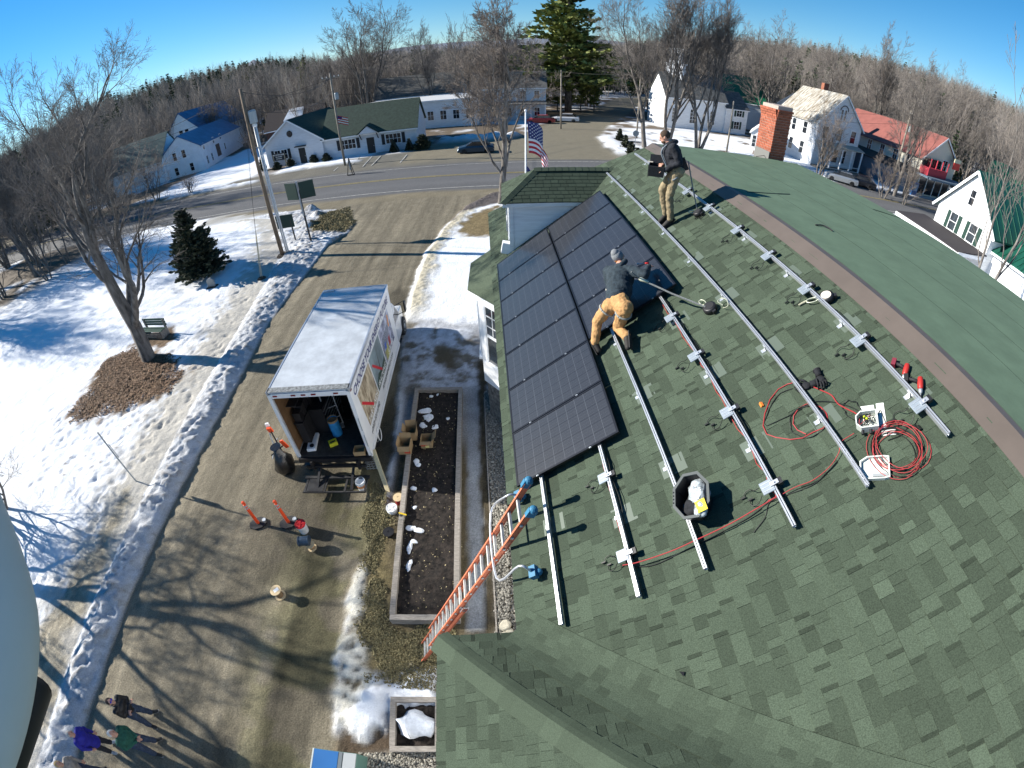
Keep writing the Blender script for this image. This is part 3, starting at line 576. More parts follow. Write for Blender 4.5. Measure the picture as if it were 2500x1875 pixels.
def wallbox(mb, u0, u1, e0, e1, z0, z1): mb.prism([HP(u0, e0, z0), HP(u0, e1, z0), HP(u1, e1, z0), HP(u1, e0, z0)], (0, 0, z1-z0))
wallbox(wl, -4.85, 16, .38, 8.8, .55, EZ-.12); wallbox(wl, U1+.28, 20, EW+.28, 8.6, .55, EZ-.12)
ho('house_wall', wl.mesh('house_wall', white_d), house)
wl = MB(); 
for e0, e1, h0 in ((1.2, 8.6, 2.2), (2.6, 8.6, 2.7)): wallbox(wl, -.8, 14, e0+1.2, 8.7, EZ-.2, EZ+.1+(e0+.3)*TS*.72)
wallbox(wl, -.85, 14, 5.0, 8.85, EZ-.13, EZ+E_R*TS-.42)
ho('rear_wall', wl.mesh('rear_wall', white_d), house)
stonem = mat('fieldstone', (.17, .155, .135), .95, var=.5, vscale=7, bump=.6, bscale=9)
wl = MB(); wallbox(wl, -4.8, 16, .42, 8.7, -.2, .55); wallbox(wl, U1+.3, 20, EW+.32, 8.5, -.2, .55); ho('foundation', wl.mesh('foundation', stonem), house)
# ------------- dormer
dY0, dY1 = 11.2, 12.8                               # cheek walls (world y near the lens / far)
DZe, DZr = 7.18, 7.82
def mz(x, y):                                       # height of the main slope under a point
    e = float((np.array([x, y, 0])-np.array(RP(0, V0)))@EH); return EZ+e*TS
dx0, dxr = .10, 3.0
dorm_n = Vector((0, -.58, .81)).normalized()
# near (south) slope with hip at the front
dh = (DZr-DZe)
x_h = .86; yr = (dY0+dY1)/2; ye = dY0-.16; yf = dY1+.16; xe = -.08
dormer_roof = plane_part('dormer_roof', [Vector((xe, ye, DZe)), Vector((2.05, ye, DZe)), Vector((2.95, yr, DZr)), Vector((x_h, yr, DZr))], .04, deckm, dorm_n)
dN = (Vector((0, yf-ye, 0)).cross(Vector((1, 0, 0)))); sN = Vector((0, -(DZr-DZe), yr-ye)).normalized(); sV = Vector((0, yr-ye, DZr-DZe)).normalized(); sL = Vector((0, yr-ye, DZr-DZe)).length
shingle_plane('dormer_roof', Vector((0, ye, DZe)), Vector((1, 0, 0)), sV, sN, xe, 3.1, -.01, sL-.05, [(-1, (x_h-xe)/sL, -xe), (1, -.95/sL, 2.07)], seed=11, course=.125, tmin=.2, tmax=.27, base=.85, gap=.006, flat=True)
roofs['dormer_roof'] = dormer_roof
plane_part('dormer_roof_far', [Vector((xe, yf, DZe)), Vector((x_h, yr, DZr)), Vector((2.95, yr, DZr)), Vector((2.05, yf, DZe))], .04, roofg, Vector((0, .58, .81)))
fN = Vector((-(DZr-DZe), 0, x_h-xe)).normalized(); dfr = plane_part('dormer_roof_front', [Vector((xe, ye, DZe)), Vector((x_h, yr, DZr)), Vector((xe, yf, DZe))], .04, deckm, fN)
fV = Vector((x_h-xe, 0, DZr-DZe)); fL = fV.length; fV.normalize()
shingle_plane('dormer_roof_front', Vector((xe, ye, DZe)), Vector((0, 1, 0)), fV, fN, 0, yf-ye, 0, fL, [(-1, (yr-ye)/fL, 0), (1, (yf-yr)/fL, yf-ye)], seed=12, course=.12, tmin=.17)
roofs['dormer_roof_front'] = dfr
def capline(a, b, n, wd, parent, nrm):
    d = (b-a)/n; s = (b-a).normalized().cross(nrm).normalized()
    for i in range(n):
        p, q = a+d*i, a+d*(i+1.08); m1 = MB(); P = [p+s*wd-nrm*wd*.45+nrm*.02, p+nrm*.035, p-s*wd-nrm*wd*.45+nrm*.02, q+s*wd-nrm*wd*.45+nrm*.012, q+nrm*.025, q-s*wd-nrm*wd*.45+nrm*.012]
        m1.add(P+[x-nrm*.02 for x in P[:3]], [(0, 1, 4, 3), (1, 2, 5, 4), (0, 6, 7, 1), (1, 7, 8, 2)]); ho('ridge_cap', m1.mesh('ridge_cap', hipcap), parent)
capline(Vector((2.95, yr, DZr)), Vector((x_h-.05, yr, DZr)), 12, .13, dormer_roof, ZV)
capline(Vector((xe, ye, DZe)), Vector((x_h, yr, DZr)), 8, .12, dormer_roof, (sN+fN).normalized())
# dormer walls with clapboards; the near cheek is a triangle above the slope
bluew = mat('pale_blue_clapboard', (.50, .60, .70), .6, var=.05, vscale=2)
cheek = MB(); cheek.prism([Vector((dx0, dY0, mz(dx0, dY0)-.2)), Vector((2.2, dY0, mz(2.2, dY0)-.1)), Vector((2.2, dY0, DZe)), Vector((dx0, dY0, DZe))], (0, .05, 0)); dch = ho('dormer_cheek', cheek.mesh('dormer_cheek', white_d), house)
z = mz(dx0, dY0)-.05; cb = .098
while z < DZe-.12:
    xr_ = dx0+.10; zt = z+cb
    # right end where the roof rises past this board
    xs_ = dx0+(zt-.02-mz(dx0, dY0))/TS; xs0 = dx0+(z-.02-mz(dx0, dY0))/TS
    x1a, x1b = min(max(xs0, xr_+.02), 2.1), min(max(xs_, xr_+.02), 2.1)
    P = [Vector((xr_, dY0-.020, z)), Vector((x1a, dY0-.020, z)), Vector((x1b, dY0-.006, zt)), Vector((xr_, dY0-.006, zt)), Vector((xr_, dY0, z)), Vector((x1a, dY0, z))]
    m1 = MB(); m1.add(P, [(0, 1, 2, 3), (4, 5, 1, 0)]); ho('clapboard', m1.mesh('clapboard', white_d), dch); z = zt
m1 = MB(); m1.box((dx0+.045, dY0-.0, (mz(dx0, dY0)-.1+DZe)/2), (.11, .06, DZe-mz(dx0, dY0)+.1)); ho('corner_board', m1.mesh('corner_board', white_d), dch)
m1 = MB(); m1.prism([Vector((xe+.02, ye+.03, DZe-.13)), Vector((2.1, ye+.03, DZe-.13)), Vector((2.1, ye+.03, DZe-.03)), Vector((xe+.02, ye+.03, DZe-.03))], (0, .13, 0)); ho('dormer_frieze', m1.mesh('dormer_frieze', white_d), dch)
m1 = MB(); m1.box((xe+.035, yr, DZe-.085), (.03, yf-ye-.05, .11)); ho('dormer_fascia', m1.mesh('dormer_fascia', trimw), house)
m1 = MB(); m1.prism([Vector((dx0, dY0+.05, mz(dx0, dY0)-.2)), Vector((dx0, dY1, mz(dx0, dY1)-.2)), Vector((dx0, dY1, DZe)), Vector((dx0, dY0+.05, DZe))], (.05, 0, 0)); dfw = ho('dormer_front_wall', m1.mesh('dormer_front_wall', trimw), house)
m1 = MB(); m1.box((dx0-.02, yr, 6.52), (.05, 1.0, 1.06)); wnd = ho('window_casing', m1.mesh('window_casing', trimw), dfw)
m1 = MB(); m1.box((dx0-.05, yr, 6.52), (.02, .8, .9)); ho('window_pane', m1.mesh('window_pane', glass), wnd) if False else ho('window_pane', m1.mesh('window_pane', glass), dfw)
m1 = MB(); m1.box((dx0-.07, yr, 6.52), (.02, .04, .9)); m1.box((dx0-.07, yr, 6.52), (.02, .8, .04)); ho('window_sash', m1.mesh('window_sash', trimw), dfw)
m1 = MB(); m1.box((dx0-.10, dY0+.1, mz(dx0, dY0)+.12), (.26, .22, .30), Matrix.Rotation(.2, 3, 'Y')); ho('dormer_sill', m1.mesh('dormer_sill', trimw), dfw)
# ------------- bay window under the eave
bay = ho('bay_window', MB().box((0, 0, 0), (.001, .001, .001)).mesh('x', trimw), house) if False else None
bw = MB(); B = [(-.05, 12.9), (-.86, 12.2), (-.86, 10.95), (-.05, 10.0)]; BT0, BZ0, BZ1 = EZ-.30, 1.55, 4.92
poly = [Vector((x, y, BZ0)) for x, y in B]; bw.prism([poly[0], poly[1], poly[2], poly[3], Vector((.45, 10.0, BZ0)), Vector((.45, 12.9, BZ0))], (0, 0, BZ1-BZ0)); bayo = ho('bay_window', bw.mesh('bay_window', white), house)
# bay roof, hipped
br = MB(); e1 = [Vector((-.35, 13.35, 4.93)), Vector((-1.10, 12.42, 4.93)), Vector((-1.10, 10.75, 4.93)), Vector((-.28, 9.75, 4.93))]; tp = [Vector((-.25, 13.2, 5.34)), Vector((-.40, 12.5, 5.36)), Vector((-.38, 10.7, 5.36)), Vector((-.18, 9.9, 5.34))]
br.add(e1+tp+[p-Vector((0, 0, .10)) for p in e1], [(0, 1, 5, 4), (1, 2, 6, 5), (2, 3, 7, 6), (8, 9, 1, 0), (9, 10, 2, 1), (10, 11, 3, 2), (11, 10, 9, 8)]); ho('bay_roof', br.mesh('bay_roof', roofg), bayo)
for a, b in ((e1[2], e1[3]), (e1[1], e1[2])):
    m1 = MB(); m1.bar(a-Vector((0, 0, .11)), b-Vector((0, 0, .11)), .03, .14); ho('bay_fascia', m1.mesh('bay_fascia', trimw), bayo)
def bay_win(a, b, z0, z1, inset=.2, cols=2):
    a, b = Vector((*a, 0)), Vector((*b, 0)); d = (b-a).normalized(); n = Vector((d.y, -d.x, 0)); n = n if n.x < 0 else -n; a2, b2 = a+d*inset, b-d*inset; M = Matrix((d, n, ZV)).transposed(); c = (a2+b2)/2; W = (b2-a2).length; zc = (z0+z1)/2
    m1 = MB(); 
    for x in (-W/2, W/2): m1.box(c+d*x+n*.02+ZV*zc, (.10, .06, z1-z0+.2), M)
    m1.box(c+n*.02+ZV*(z1+.05), (W+.1, .06, .10), M); m1.box(c+n*.05+ZV*(z0-.04), (W+.22, .12, .08), M); fr = ho('window_frame', m1.mesh('window_frame', trimw), bayo)
    for lo, hi, k in ((zc, z1, 1), (z0, zc, 0)):
        m1 = MB(); m1.box(c+n*(.012 if k else .004)+ZV*(lo+hi)/2, (W-.08, .01, hi-lo-.03), M); ho('window_pane', m1.mesh('window_pane', glass), bayo)
        m1 = MB(); 
        for x in (-W/2+.06, W/2-.06): m1.box(c+d*x+n*.025+ZV*(lo+hi)/2, (.045, .03, hi-lo), M)
        for zz in (lo+.02, hi-.02): m1.box(c+n*.025+ZV*zz, (W-.08, .03, .045), M)
        if k:
            for j in (-1, 0, 1): m1.box(c+d*j*(W-.1)/4*1.0+n*.03+ZV*(lo+hi)/2, (.018, .018, hi-lo), M) if j == 0 else None
            for j in (1, 2): m1.box(c+n*.03+ZV*(lo+(hi-lo)*j/3), (W-.1, .018, .018), M)
        ho('window_sash', m1.mesh('window_sash', trimw), bayo)
bay_win(B[2], B[3], 2.45, 4.45, .26); bay_win(B[1], B[2], 2.45, 4.45, .16)
m1 = MB(); m1.prism([Vector((x*.9, y, .0)) for x, y in B]+[Vector((.45, 10.0, 0)), Vector((.45, 12.9, 0))], (0, 0, BZ0+.0)); ho('bay_foundation', m1.mesh('bay_foundation', stonem), bayo)
# ------------- shingles: the nearest ones each an object, the rest one mesh per slope
CELLS.sort(key=lambda c: c[0])
vis = [c for c in CELLS]
near_, rest = vis[:300], vis[300:]
for c in near_:
    vs, fs = cell_geo(c); ho('shingle', MB().add(vs, fs, 0, c[3]).mesh('shingle', shr_grn), roofs[c[1]])
for key, ro in roofs.items():
    mb = MB()
    for c in rest:
        if c[1] == key: vs, fs = cell_geo(c); mb.add(vs, fs, 0, c[3])
    if mb.f: tag(ho('shingles', mb.mesh('shingles', shr_grn), ro), kind='stuff')
tag(MB().add([RW(1658, 1639, .02), RW(1671, 1640, .02), RW(1669, 1652, .02), RW(1658, 1639, .045)], [(0, 1, 2), (0, 1, 3), (1, 2, 3), (2, 0, 3)]).build('debris_scrap', rubber), 'tiny dark scrap lying alone low on the shingles near the camera', 'scrap')
# chimney of the house: every brick laid
chim = thing('chimney', 'red brick chimney stack rising at the edge of the green rear roof', 'chimney', (7.93, 12.75, 8.2))
bpy.context.view_layer.update()
def brick_stack(root, x0, x1, y0, y1, z0, z1, bh=.066, bl=.2, jt=.011, corbel=3):
    core = MB().box(((x0+x1)/2-root.location.x, (y0+y1)/2-root.location.y, (z0+z1)/2-root.location.z), (x1-x0-.02, y1-y0-.02, z1-z0-.01)).build('mortar_core', mortar, root)
    n = int((z1-z0)/(bh+jt)); full = MB().box((0, 0, 0), (bl-jt, .09, bh)).mesh('brick', brick); half = MB().box((0, 0, 0), (.09, .09, bh)).mesh('brick', brick)
    R = random.Random(4)
    for r in range(n):
        z = z0+(r+.5)*(bh+jt); ex = .022*max(0, corbel-(n-1-r))/1.0 if r >= n-corbel else 0
        for side in range(4):
            ax, L, fixed = ((0, x1-x0, y0) if side == 0 else (1, y1-y0, x1) if side == 1 else (0, x1-x0, y1) if side == 2 else (1, y1-y0, x0))
            if side == 2: continue
            if side == 1: continue
            p = (r % 2)*bl/2; s = -p
            while s < L-.02:
                a, b = max(s, 0), min(s+bl, L)
                if b-a > .04:
                    c = (a+b)/2; sc = (b-a-jt)/(bl-jt); o = bpy.data.objects.new('brick', full); COL.objects.link(o); o.parent = root
                    prot = R.uniform(.0, .006)+ex
                    if ax == 0: loc = (x0+c, fixed+(-prot+.045 if side == 0 else 0), z)
                    else: loc = (fixed+(-prot+.045 if side == 3 else 0), y0+c, z)
                    o.location = Vector(loc)-root.location; o.scale = (sc, 1, 1)
                    if ax == 1: o.rotation_euler = (0, 0, PI/2)
                s += bl
brick_stack(chim, 7.70, 8.22, 12.30, 13.20, 7.9, 9.88)
m1 = MB(); m1.box((.03, .0, 1.70), (.5, .88, .05)); m1.build('chimney_crown', mortar, chim)
m1 = MB(); m1.box((-.27, -.05, .12), (.02, .86, .5)); m1.build('flashing', mat('dull_lead', (.16, .16, .15), .8), chim)
# ------------------------------------------------------------------ solar panels
PW_, PL_, GAP_, TH = 1.006, 1.602, .027, .14
cellm = bpy.data.materials.new('solar_cells_behind_glass'); cellm.use_nodes = True; n_, l_ = cellm.node_tree.nodes, cellm.node_tree.links; b_ = n_['Principled BSDF']
tc = n_.new('ShaderNodeTexCoord'); sp = n_.new('ShaderNodeSeparateXYZ'); l_.new(tc.outputs['Object'], sp.inputs[0])
def _line(out, off, pitch, wd):
    a = n_.new('ShaderNodeMath'); a.operation = 'ADD'; a.inputs[1].default_value = off; l_.new(out, a.inputs[0])
    m_ = n_.new('ShaderNodeMath'); m_.operation = 'PINGPONG'; m_.inputs[1].default_value = pitch/2; l_.new(a.outputs[0], m_.inputs[0])
    c = n_.new('ShaderNodeMath'); c.operation = 'LESS_THAN'; c.inputs[1].default_value = wd; l_.new(m_.outputs[0], c.inputs[0]); return c.outputs[0]
def _mx(fac, a, b):
    m_ = n_.new('ShaderNodeMix'); m_.data_type = 'RGBA'; l_.new(fac, m_.inputs['Factor'])
    (l_.new(a, m_.inputs['A']) if not isinstance(a, tuple) else setattr(m_.inputs['A'], 'default_value', (*a, 1)))
    (l_.new(b, m_.inputs['B']) if not isinstance(b, tuple) else setattr(m_.inputs['B'], 'default_value', (*b, 1))); return m_.outputs['Result']
cw, chh = .1565, .1565
bus = _line(sp.outputs['X'], cw/6, cw/3, .0009); fing = _line(sp.outputs['Y'], 0, .0062, .0008)
gx = _line(sp.outputs['X'], 0, cw, .0040); gy = _line(sp.outputs['Y'], 0, chh, .0026)
c1 = _mx(fing, (.020, .021, .026), (.040, .042, .048)); c1 = _mx(bus, c1, (.060, .064, .07)); c1 = _mx(gx, c1, (.004, .004, .006)); c1 = _mx(gy, c1, (.075, .08, .09))
l_.new(c1, b_.inputs['Base Color']); b_.inputs['Roughness'].default_value = .35; b_.inputs['Specular IOR Level'].default_value = .35; b_.inputs['Coat Weight'].default_value = .30; b_.inputs['Coat Roughness'].default_value = .10
framem = mat('black_anodised_frame', (.012, .013, .018), .35, .4)
RLM = Matrix((LX, LY, ENv)).transposed()            # local roof axes -> world
sx = -1.0; sy = 1.0 if LY.dot(EVv) > 0 else -1.0    # u = -x, v = sy*y
def panel(i, row, label):
    u0 = i*PW_; v0 = row*(PL_+GAP_); c = RP(u0+PW_/2, v0+PL_/2, TH)
    t = thing('solar_panel', label, 'solar panel', c, group='black solar panels bolted in two rows on the roof', quat=RQ)
    return t
if True:
    W2, L2 = (PW_-.012)/2, PL_/2
    t0 = panel(0, 0, 'black solar panel of the lower row touching the corner of the blue dormer wall')
    fr = MB()
    for sgn in (-1, 1): fr.box((sgn*(W2-.014), 0, -.019), (.028, 2*L2, .038)); fr.box((0, sgn*(L2-.014), -.019), (2*W2-.056, .028, .038))
    fr.build('frame', framem, t0)
    g = MB().box((0, 0, -.008), (2*W2-.056, 2*L2-.056, .006)); go = g.build('glass_pane', cellm, t0)
    m1 = MB().box((0, 0, -.02), (2*W2-.06, 2*L2-.06, .01)); m1.build('backsheet', framem, t0)
    NTH = ['', 'second', 'third', 'fourth', 'fifth', 'sixth', 'last']
    for i in range(1, 7):
        lab = f'black solar panel in the row along the eave, {NTH[i]} panel counted from the dormer' if i < 6 else 'black solar panel at the near end of the eave row, beside the ladder top'
        dup(t0, RP(i*PW_+PW_/2, PL_/2, TH), quat=RQ, label=lab)
    UP = ['black solar panel of the upper row highest beside the dormer roof', 'black solar panel of the upper row, second from the dormer roof', 'black solar panel of the upper row, third from the dormer, above the worker\'s beanie', 'black solar panel of the upper row that the crouching worker leans his head over', 'black solar panel at the near end of the upper row, under the worker\'s outstretched arm']
    for i in range(5): dup(t0, RP(i*PW_+PW_/2, PL_+GAP_+PL_/2, TH), quat=RQ, label=UP[i])
# small end and mid clamps between the panels, part of the rails below
# ------------------------------------------------------------------ aluminium rails on feet
RV = [.37, 1.29, 2.01, 2.92, 3.68, 4.58]; RS = [-.1, -.1, -.1, -.1, -.9, -.9]; RE = 9.08
RL = ['aluminium rail nearest the eave, running out from under the panels beside the ladder', 'aluminium rail second from the eave, carrying two white inverters near its end', 'aluminium rail third from the eave, with a black tool tub standing on its lower end', 'aluminium rail fourth from the eave, with four inverters and red wire strapped along it', 'bare aluminium rail the standing worker has his boots against, second from the ridge', 'topmost aluminium rail nearest the brown ridge band, carrying seven inverters']
def roofobj(mb, name, m, root, smooth=False):
    o = mb.build(name, m, root, smooth); return o
def L3(u, v, n, o):                                 # roof coords -> local coords of a root whose origin is roof point o=(u,v,n)
    return Vector((-(u-o[0]), sy*(v-o[1]), n-o[2]))
clampm = mat('dark_clamp', (.03, .03, .035), .4, .5)
for k, (v, s) in enumerate(zip(RV, RS)):
    root = thing('mounting_rail', RL[k], 'rail', RP(s, v, .0), group='aluminium mounting rails across the roof', quat=RQ); L = RE-s; top = TH-.042
    m1 = MB(); cx = -L/2
    m1.box((cx, 0, top-.050), (L, .040, .006)); m1.box((cx, -.017, top-.024), (L, .006, .048)); m1.box((cx, .017, top-.024), (L, .006, .048)); m1.box((cx, -.012, top-.002), (L, .014, .004)); m1.box((cx, .012, top-.002), (L, .014, .004))
    roofobj(m1, 'rail_bar', alu, root)
    m1 = MB().box((0, 0, top-.028), (.006, .044, .06)); 
    R = random.Random(k); u = .55+.3*(k % 2)
    fm = MB(); fm.box((0, sy*-.045, .006), (.05, .07, .012)); fm.box((0, sy*-.026, top/2-.005), (.05, .008, top-.03)); fme = fm.mesh('mounting_foot', alu)
    fl = MB().box((0, sy*.04, .004), (.24, .30, .003)); flm = fl.mesh('flashing_plate', mat('clear_aged_flashing', (.09, .115, .09), .55, .1))
    while u < L-.3:
        if s+u > (7.1 if k < 2 else 5.0 if k < 4 else -1) :
            o = bpy.data.objects.new('mounting_foot', fme); link(o, root); o.location = (-u, 0, 0)
            o = bpy.data.objects.new('flashing_plate', flm); link(o, root); o.location = (-u, 0, 0)
        u += 1.22
m1 = None
# mid clamps on the panels
cm = MB().box((0, 0, .004), (.016, .03, .010)).box((0, 0, .012), (.010, .012, .008)).mesh('panel_clamp', steel)
panels = [o for o in bpy.data.objects if o.name.startswith('solar_panel')]
for o in panels:
    for yy in ((-.45, .38) if True else ()):
        c = bpy.data.objects.new('panel_clamp', cm); link(c, o); c.location = (-(PW_/2), yy*sy, .0)
# ------------------------------------------------------------------ microinverters hanging on the rails
invm = mat('inverter_case', (.25, .29, .33), .5, .25, var=.1, vscale=10)
def make_inverter(label):
    t = thing('inverter', label, 'inverter', (0, 0, 0), group='microinverters clamped to the rails', quat=RQ)
    b = MB(); b.box((0, sy*-.060, .085), (.14, .13, .014)); b.box((0, sy*-.060, .074), (.12, .12, .02)); bevel(b.build('case', invm, t), .004)
    for q in (-.04, 0, .04):
        MB().box((q, sy*-.060, .0935), (.006, .11, .003)).build('fin', steel, t)
    MB().box((0, sy*.018, .10), (.045, .09, .010)).box((0, sy*.018, .11), (.016, .016, .02)).build('bracket', alu, t)
    MB().box((.0, sy*.075, .07), (.07, .05, .045)).build('cable_plug', black, t)
    for k, pts in enumerate((((-.05, -.14, .07), (-.09, -.20, .04), (-.08, -.26, .02), (-.04, -.28, .012), (.0, -.25, .01)), ((.04, -.14, .07), (.05, -.19, .05), (.10, -.23, .02), (.09, -.29, .01), (.05, -.31, .01)))):
        MB().tube(curve3([(x, sy*y, z) for x, y, z in pts], 4), .0045, 5).box((pts[-1][0], sy*(pts[-1][1]-.01), .012), (.016, .05, .014)).build('lead', blkc, t)
    return t
IV = [((1671, 471), 4.58, 'inverter on the top rail beside the standing worker, farthest from the camera'), ((1724, 510), 4.58, 'inverter on the top rail next to the black safety reel behind the standing worker'), ((1792, 565), 4.58, 'third inverter on the top rail, counted from the standing worker'), ((1867, 628), 4.58, 'fourth inverter on the top rail, counted from the standing worker'), ((1958, 710), 4.58, 'inverter on the top rail just above the round safety reel with carabiner'), ((2088, 836), 4.58, 'inverter on the top rail between the round reel and the red drills'), ((2235, 994), 4.58, 'inverter on the top rail near its lower end, below the red drills'),
      ((1641, 772), 2.92, 'inverter on the middle rail closest to the crouching worker'), ((1697, 868), 2.92, 'second inverter on the middle rail below the crouching worker'), ((1780, 1003), 2.92, 'third inverter on the middle rail below the crouching worker'), ((1876, 1187), 2.92, 'inverter on the middle rail where the red wire reaches it'), ((1478, 1164), 1.29, 'white inverter just below the corner of the black panels'), ((1525, 1354), 1.29, 'white inverter lowest on the roof, where the red wire ends')]
inv0 = None
for (p, v, lab) in IV:
    u = RUV(*p, .1)[0]
    if inv0 is None: inv0 = make_inverter(lab); inv0.location = RP(u, v, .015)
    else: dup(inv0, RP(u, v, .015), quat=RQ, label=lab)
# the trunk cable strapped along rails 2, 4 and 6
for v, ua, ub, m, lab in ((4.62, -.6, 8.7, blkc, 'black trunk cable strapped along the topmost rail'), (2.96, 4.9, 8.8, blkc, 'black trunk cable strapped along the middle rail with four inverters'), (2.90, 4.9, 8.8, redp, 'red wire strapped along the middle rail below the crouching worker'), (1.33, 7.2, 8.7, blkc, 'black trunk cable strapped along the short rail end beside the ladder'), (1.26, 7.2, 8.7, redp, 'red wire strapped along the rail with two white inverters')):
    R = random.Random(int(v*100)); P = []; u = ua
    while u < ub: P.append(RP(u, v+R.uniform(-.028, .022), .040+R.uniform(-.03, .045))); u += .16
    tag(MB().tube(P, .0042, 5).build('cable', m), lab, 'cable')
def roofpath(px, n=.012, jit=.0): return [RW(*p, n) for p in px]
tag(MB().tube(curve3(roofpath([(1520, 1380), (1560, 1372), (1640, 1345), (1700, 1318), (1780, 1280), (1850, 1240), (1880, 1222), (1905, 1206)], .09)), .006, 6).build('cable', redp), 'taut red wire pair running between the lower rail ends', 'cable')
tag(MB().tube(curve3(roofpath([(1545, 1385), (1600, 1378), (1680, 1340), (1760, 1300), (1830, 1262), (1890, 1215)], .012)), .006, 5).build('cable', blkc), 'thin black cable lying beside the taut red wire low on the roof', 'cable')
tag(MB().tube(curve3(roofpath([(1875, 1222), (1900, 1212), (1940, 1190), (1985, 1172), (2025, 1140), (2048, 1105), (2052, 1080), (2085, 1058)], .05)), .0045, 5).build('cable', redp), 'red wire climbing from the middle rail to the open junction box', 'cable')
tag(MB().tube(curve3(roofpath([(1840, 1300), (1868, 1262), (1880, 1225), (1930, 1205), (1990, 1180), (2045, 1125)], .015)), .0045, 5).build('cable', blkc), 'thin black cable looping from the middle rail toward the junction box', 'cable')
def loop(c, ru, rv, a0, a1, n=.012, k=22, wob=.01, seed=0):
    R = random.Random(seed); u, v = RUV(*c); return [RP(u+ru*math.cos(a0+(a1-a0)*i/k)+R.uniform(-wob, wob), v+rv*math.sin(a0+(a1-a0)*i/k)+R.uniform(-wob, wob), n+.004*(i % 3)) for i in range(k+1)]
tag(MB().tube(roofpath([(1938, 934), (1922, 938), (1900, 950), (1880, 975), (1867, 1010), (1863, 1040), (1872, 1060), (1895, 1068), (1930, 1073), (1960, 1069), (1985, 1055), (2010, 1045), (2022, 1030), (2018, 1010), (2005, 995), (1988, 987), (1968, 987), (1950, 997), (1938, 1015), (1936, 1035), (1947, 1050), (1968, 1060)]), .006, 5).build('cable', redp), 'long red wire loop lying left of the junction box below the gloves', 'cable')
tag(MB().tube(curve3(roofpath([(1935, 948), (1905, 960), (1885, 985), (1872, 1015), (1872, 1040)])+loop((1972, 1030), .19, .19, 2.6, 9.5, seed=3), 2), .005, 5).build('cable', blkc), 'black cable loop lying inside the big red loop below the gloves', 'cable')
tag(MB().tube(curve3(roofpath([(1982, 943), (2005, 953), (2030, 965), (2045, 985), (2065, 997), (2090, 1010), (2098, 1025)], .02)), .006, 5).build('cable', redp), 'red wire running from the black gloves to the junction box', 'cable')
tag(MB().tube(curve3(roofpath([(1985, 980), (2020, 980), (2050, 985), (2080, 995), (2105, 1010), (2112, 1030)], .018)), .005, 5).build('cable', blkc), 'black cable running into the top of the junction box', 'cable')
tag(MB().tube(curve3(loop((2082, 1003), .13, .08, 0, 6.0, seed=4)+roofpath([(2110, 1015), (2118, 1030)], .03), 2), .005, 5).build('cable', blkc), 'black cable ring standing above the junction box', 'cable')
# the wire coils
cu, cv = RUV(2190, 1100)
for nm, m, k, rad, ln in (('wire_coil', redp, 7, .245, 'coil of red wire lying on the shingles right of the box lid'), ('wire_coil', blkc, 5, .215, 'coil of black wire lying inside the red coil beside the box lid')):
    P = []; R = random.Random(k)
    for i in range(k*26):
        a = i/26*2*PI; r = rad*(1+.17*math.sin(a*.37+k)+.06*math.sin(a*1.3)); P.append(RP(cu+r*math.cos(a)+.03*math.sin(a*.21*k), cv+r*.90*math.sin(a)+.035*math.cos(a*.17), .012+.010*(i//26)*.8+.006*math.sin(a*2.2)))
    tag(MB().tube(P, .0036, 5).build(nm, m), ln, 'wire coil')
tag(MB().tube(curve3(roofpath([(2140, 1020), (2149, 1002), (2158, 1022), (2168, 1040), (2183, 1025), (2192, 1035), (2188, 1050), (2172, 1052), (2165, 1060)], .02)), .0045, 5).build('cable', blkc), 'thin black cable loop between the junction box and the topmost rail', 'cable')
tag(MB().tube(curve3(roofpath([(2168, 1075), (2200, 1062), (2215, 1045), (2232, 1044)], .012)), .0055, 5).box(RW(2236, 1044, .02), (.03, .05, .03)).box(RW(2244, 1045, .02), (.03, .05, .03)).build('cable', blkc), 'black cable with twin plugs under the lowest inverter of the top rail', 'cable')
# ------------------------------------------------------------------ junction box and its lid
greyp = mat('pale_grey_plastic', (.55, .58, .54), .5, var=.04); greyd = mat('box_inside_grey', (.26, .28, .29), .6)
def yawq(deg): return RQ @ Matrix.Rotation(math.radians(deg), 3, 'Z').to_quaternion()
jb = thing('junction_box', 'open pale grey junction box full of wires on a mounting plate', 'junction box', RW(2117, 1035, .0), quat=yawq(-28))
m1 = MB(); X, Y, H = .19, .22, .10; pf = [(-X/2, -Y/2), (X/2, -Y/2), (X/2, Y/2-.05), (X/2-.05, Y/2), (-X/2+.05, Y/2), (-X/2, Y/2-.05)]
def tray(pf, H, t=.012, floor=.01):
    mb = MB(); n = len(pf); out = [Vector((x, y, 0)) for x, y in pf]; c = sum(out, Vector())/n; inn = [c+(p-c)*(1-2*t/.2) for p in out]; z = Vector((0, 0, H)); f = Vector((0, 0, floor))
    vs = out+[p+z for p in out]+[p+z for p in inn]+[p+f for p in inn]; R = range(n)
    fs = [(k, (k+1) % n, n+(k+1) % n, n+k) for k in R]+[(n+k, n+(k+1) % n, 2*n+(k+1) % n, 2*n+k) for k in R]+[(2*n+k, 2*n+(k+1) % n, 3*n+(k+1) % n, 3*n+k) for k in R]+[tuple(3*n+k for k in R), tuple(reversed(range(n)))]
    return mb.add(vs, fs)
tray(pf, H).build('box_body', greyp, jb)
MB().box((.06, -.15, .012), (.30, .08, .006)).box((.17, -.02, .012), (.06, .14, .006)).box((-.13, -.20, .012), (.06, .14, .006)).build('mounting_plate', greyp, jb)
for k in range(7):
    R = random.Random(k+20); P = [Vector((R.uniform(-.06, .06), R.uniform(-.08, .08), R.uniform(.03, .12))) for _ in range(5)]
    MB().tube(curve3(P, 4), .0035, 5).build('wire', redp if k == 2 else blkc, jb)
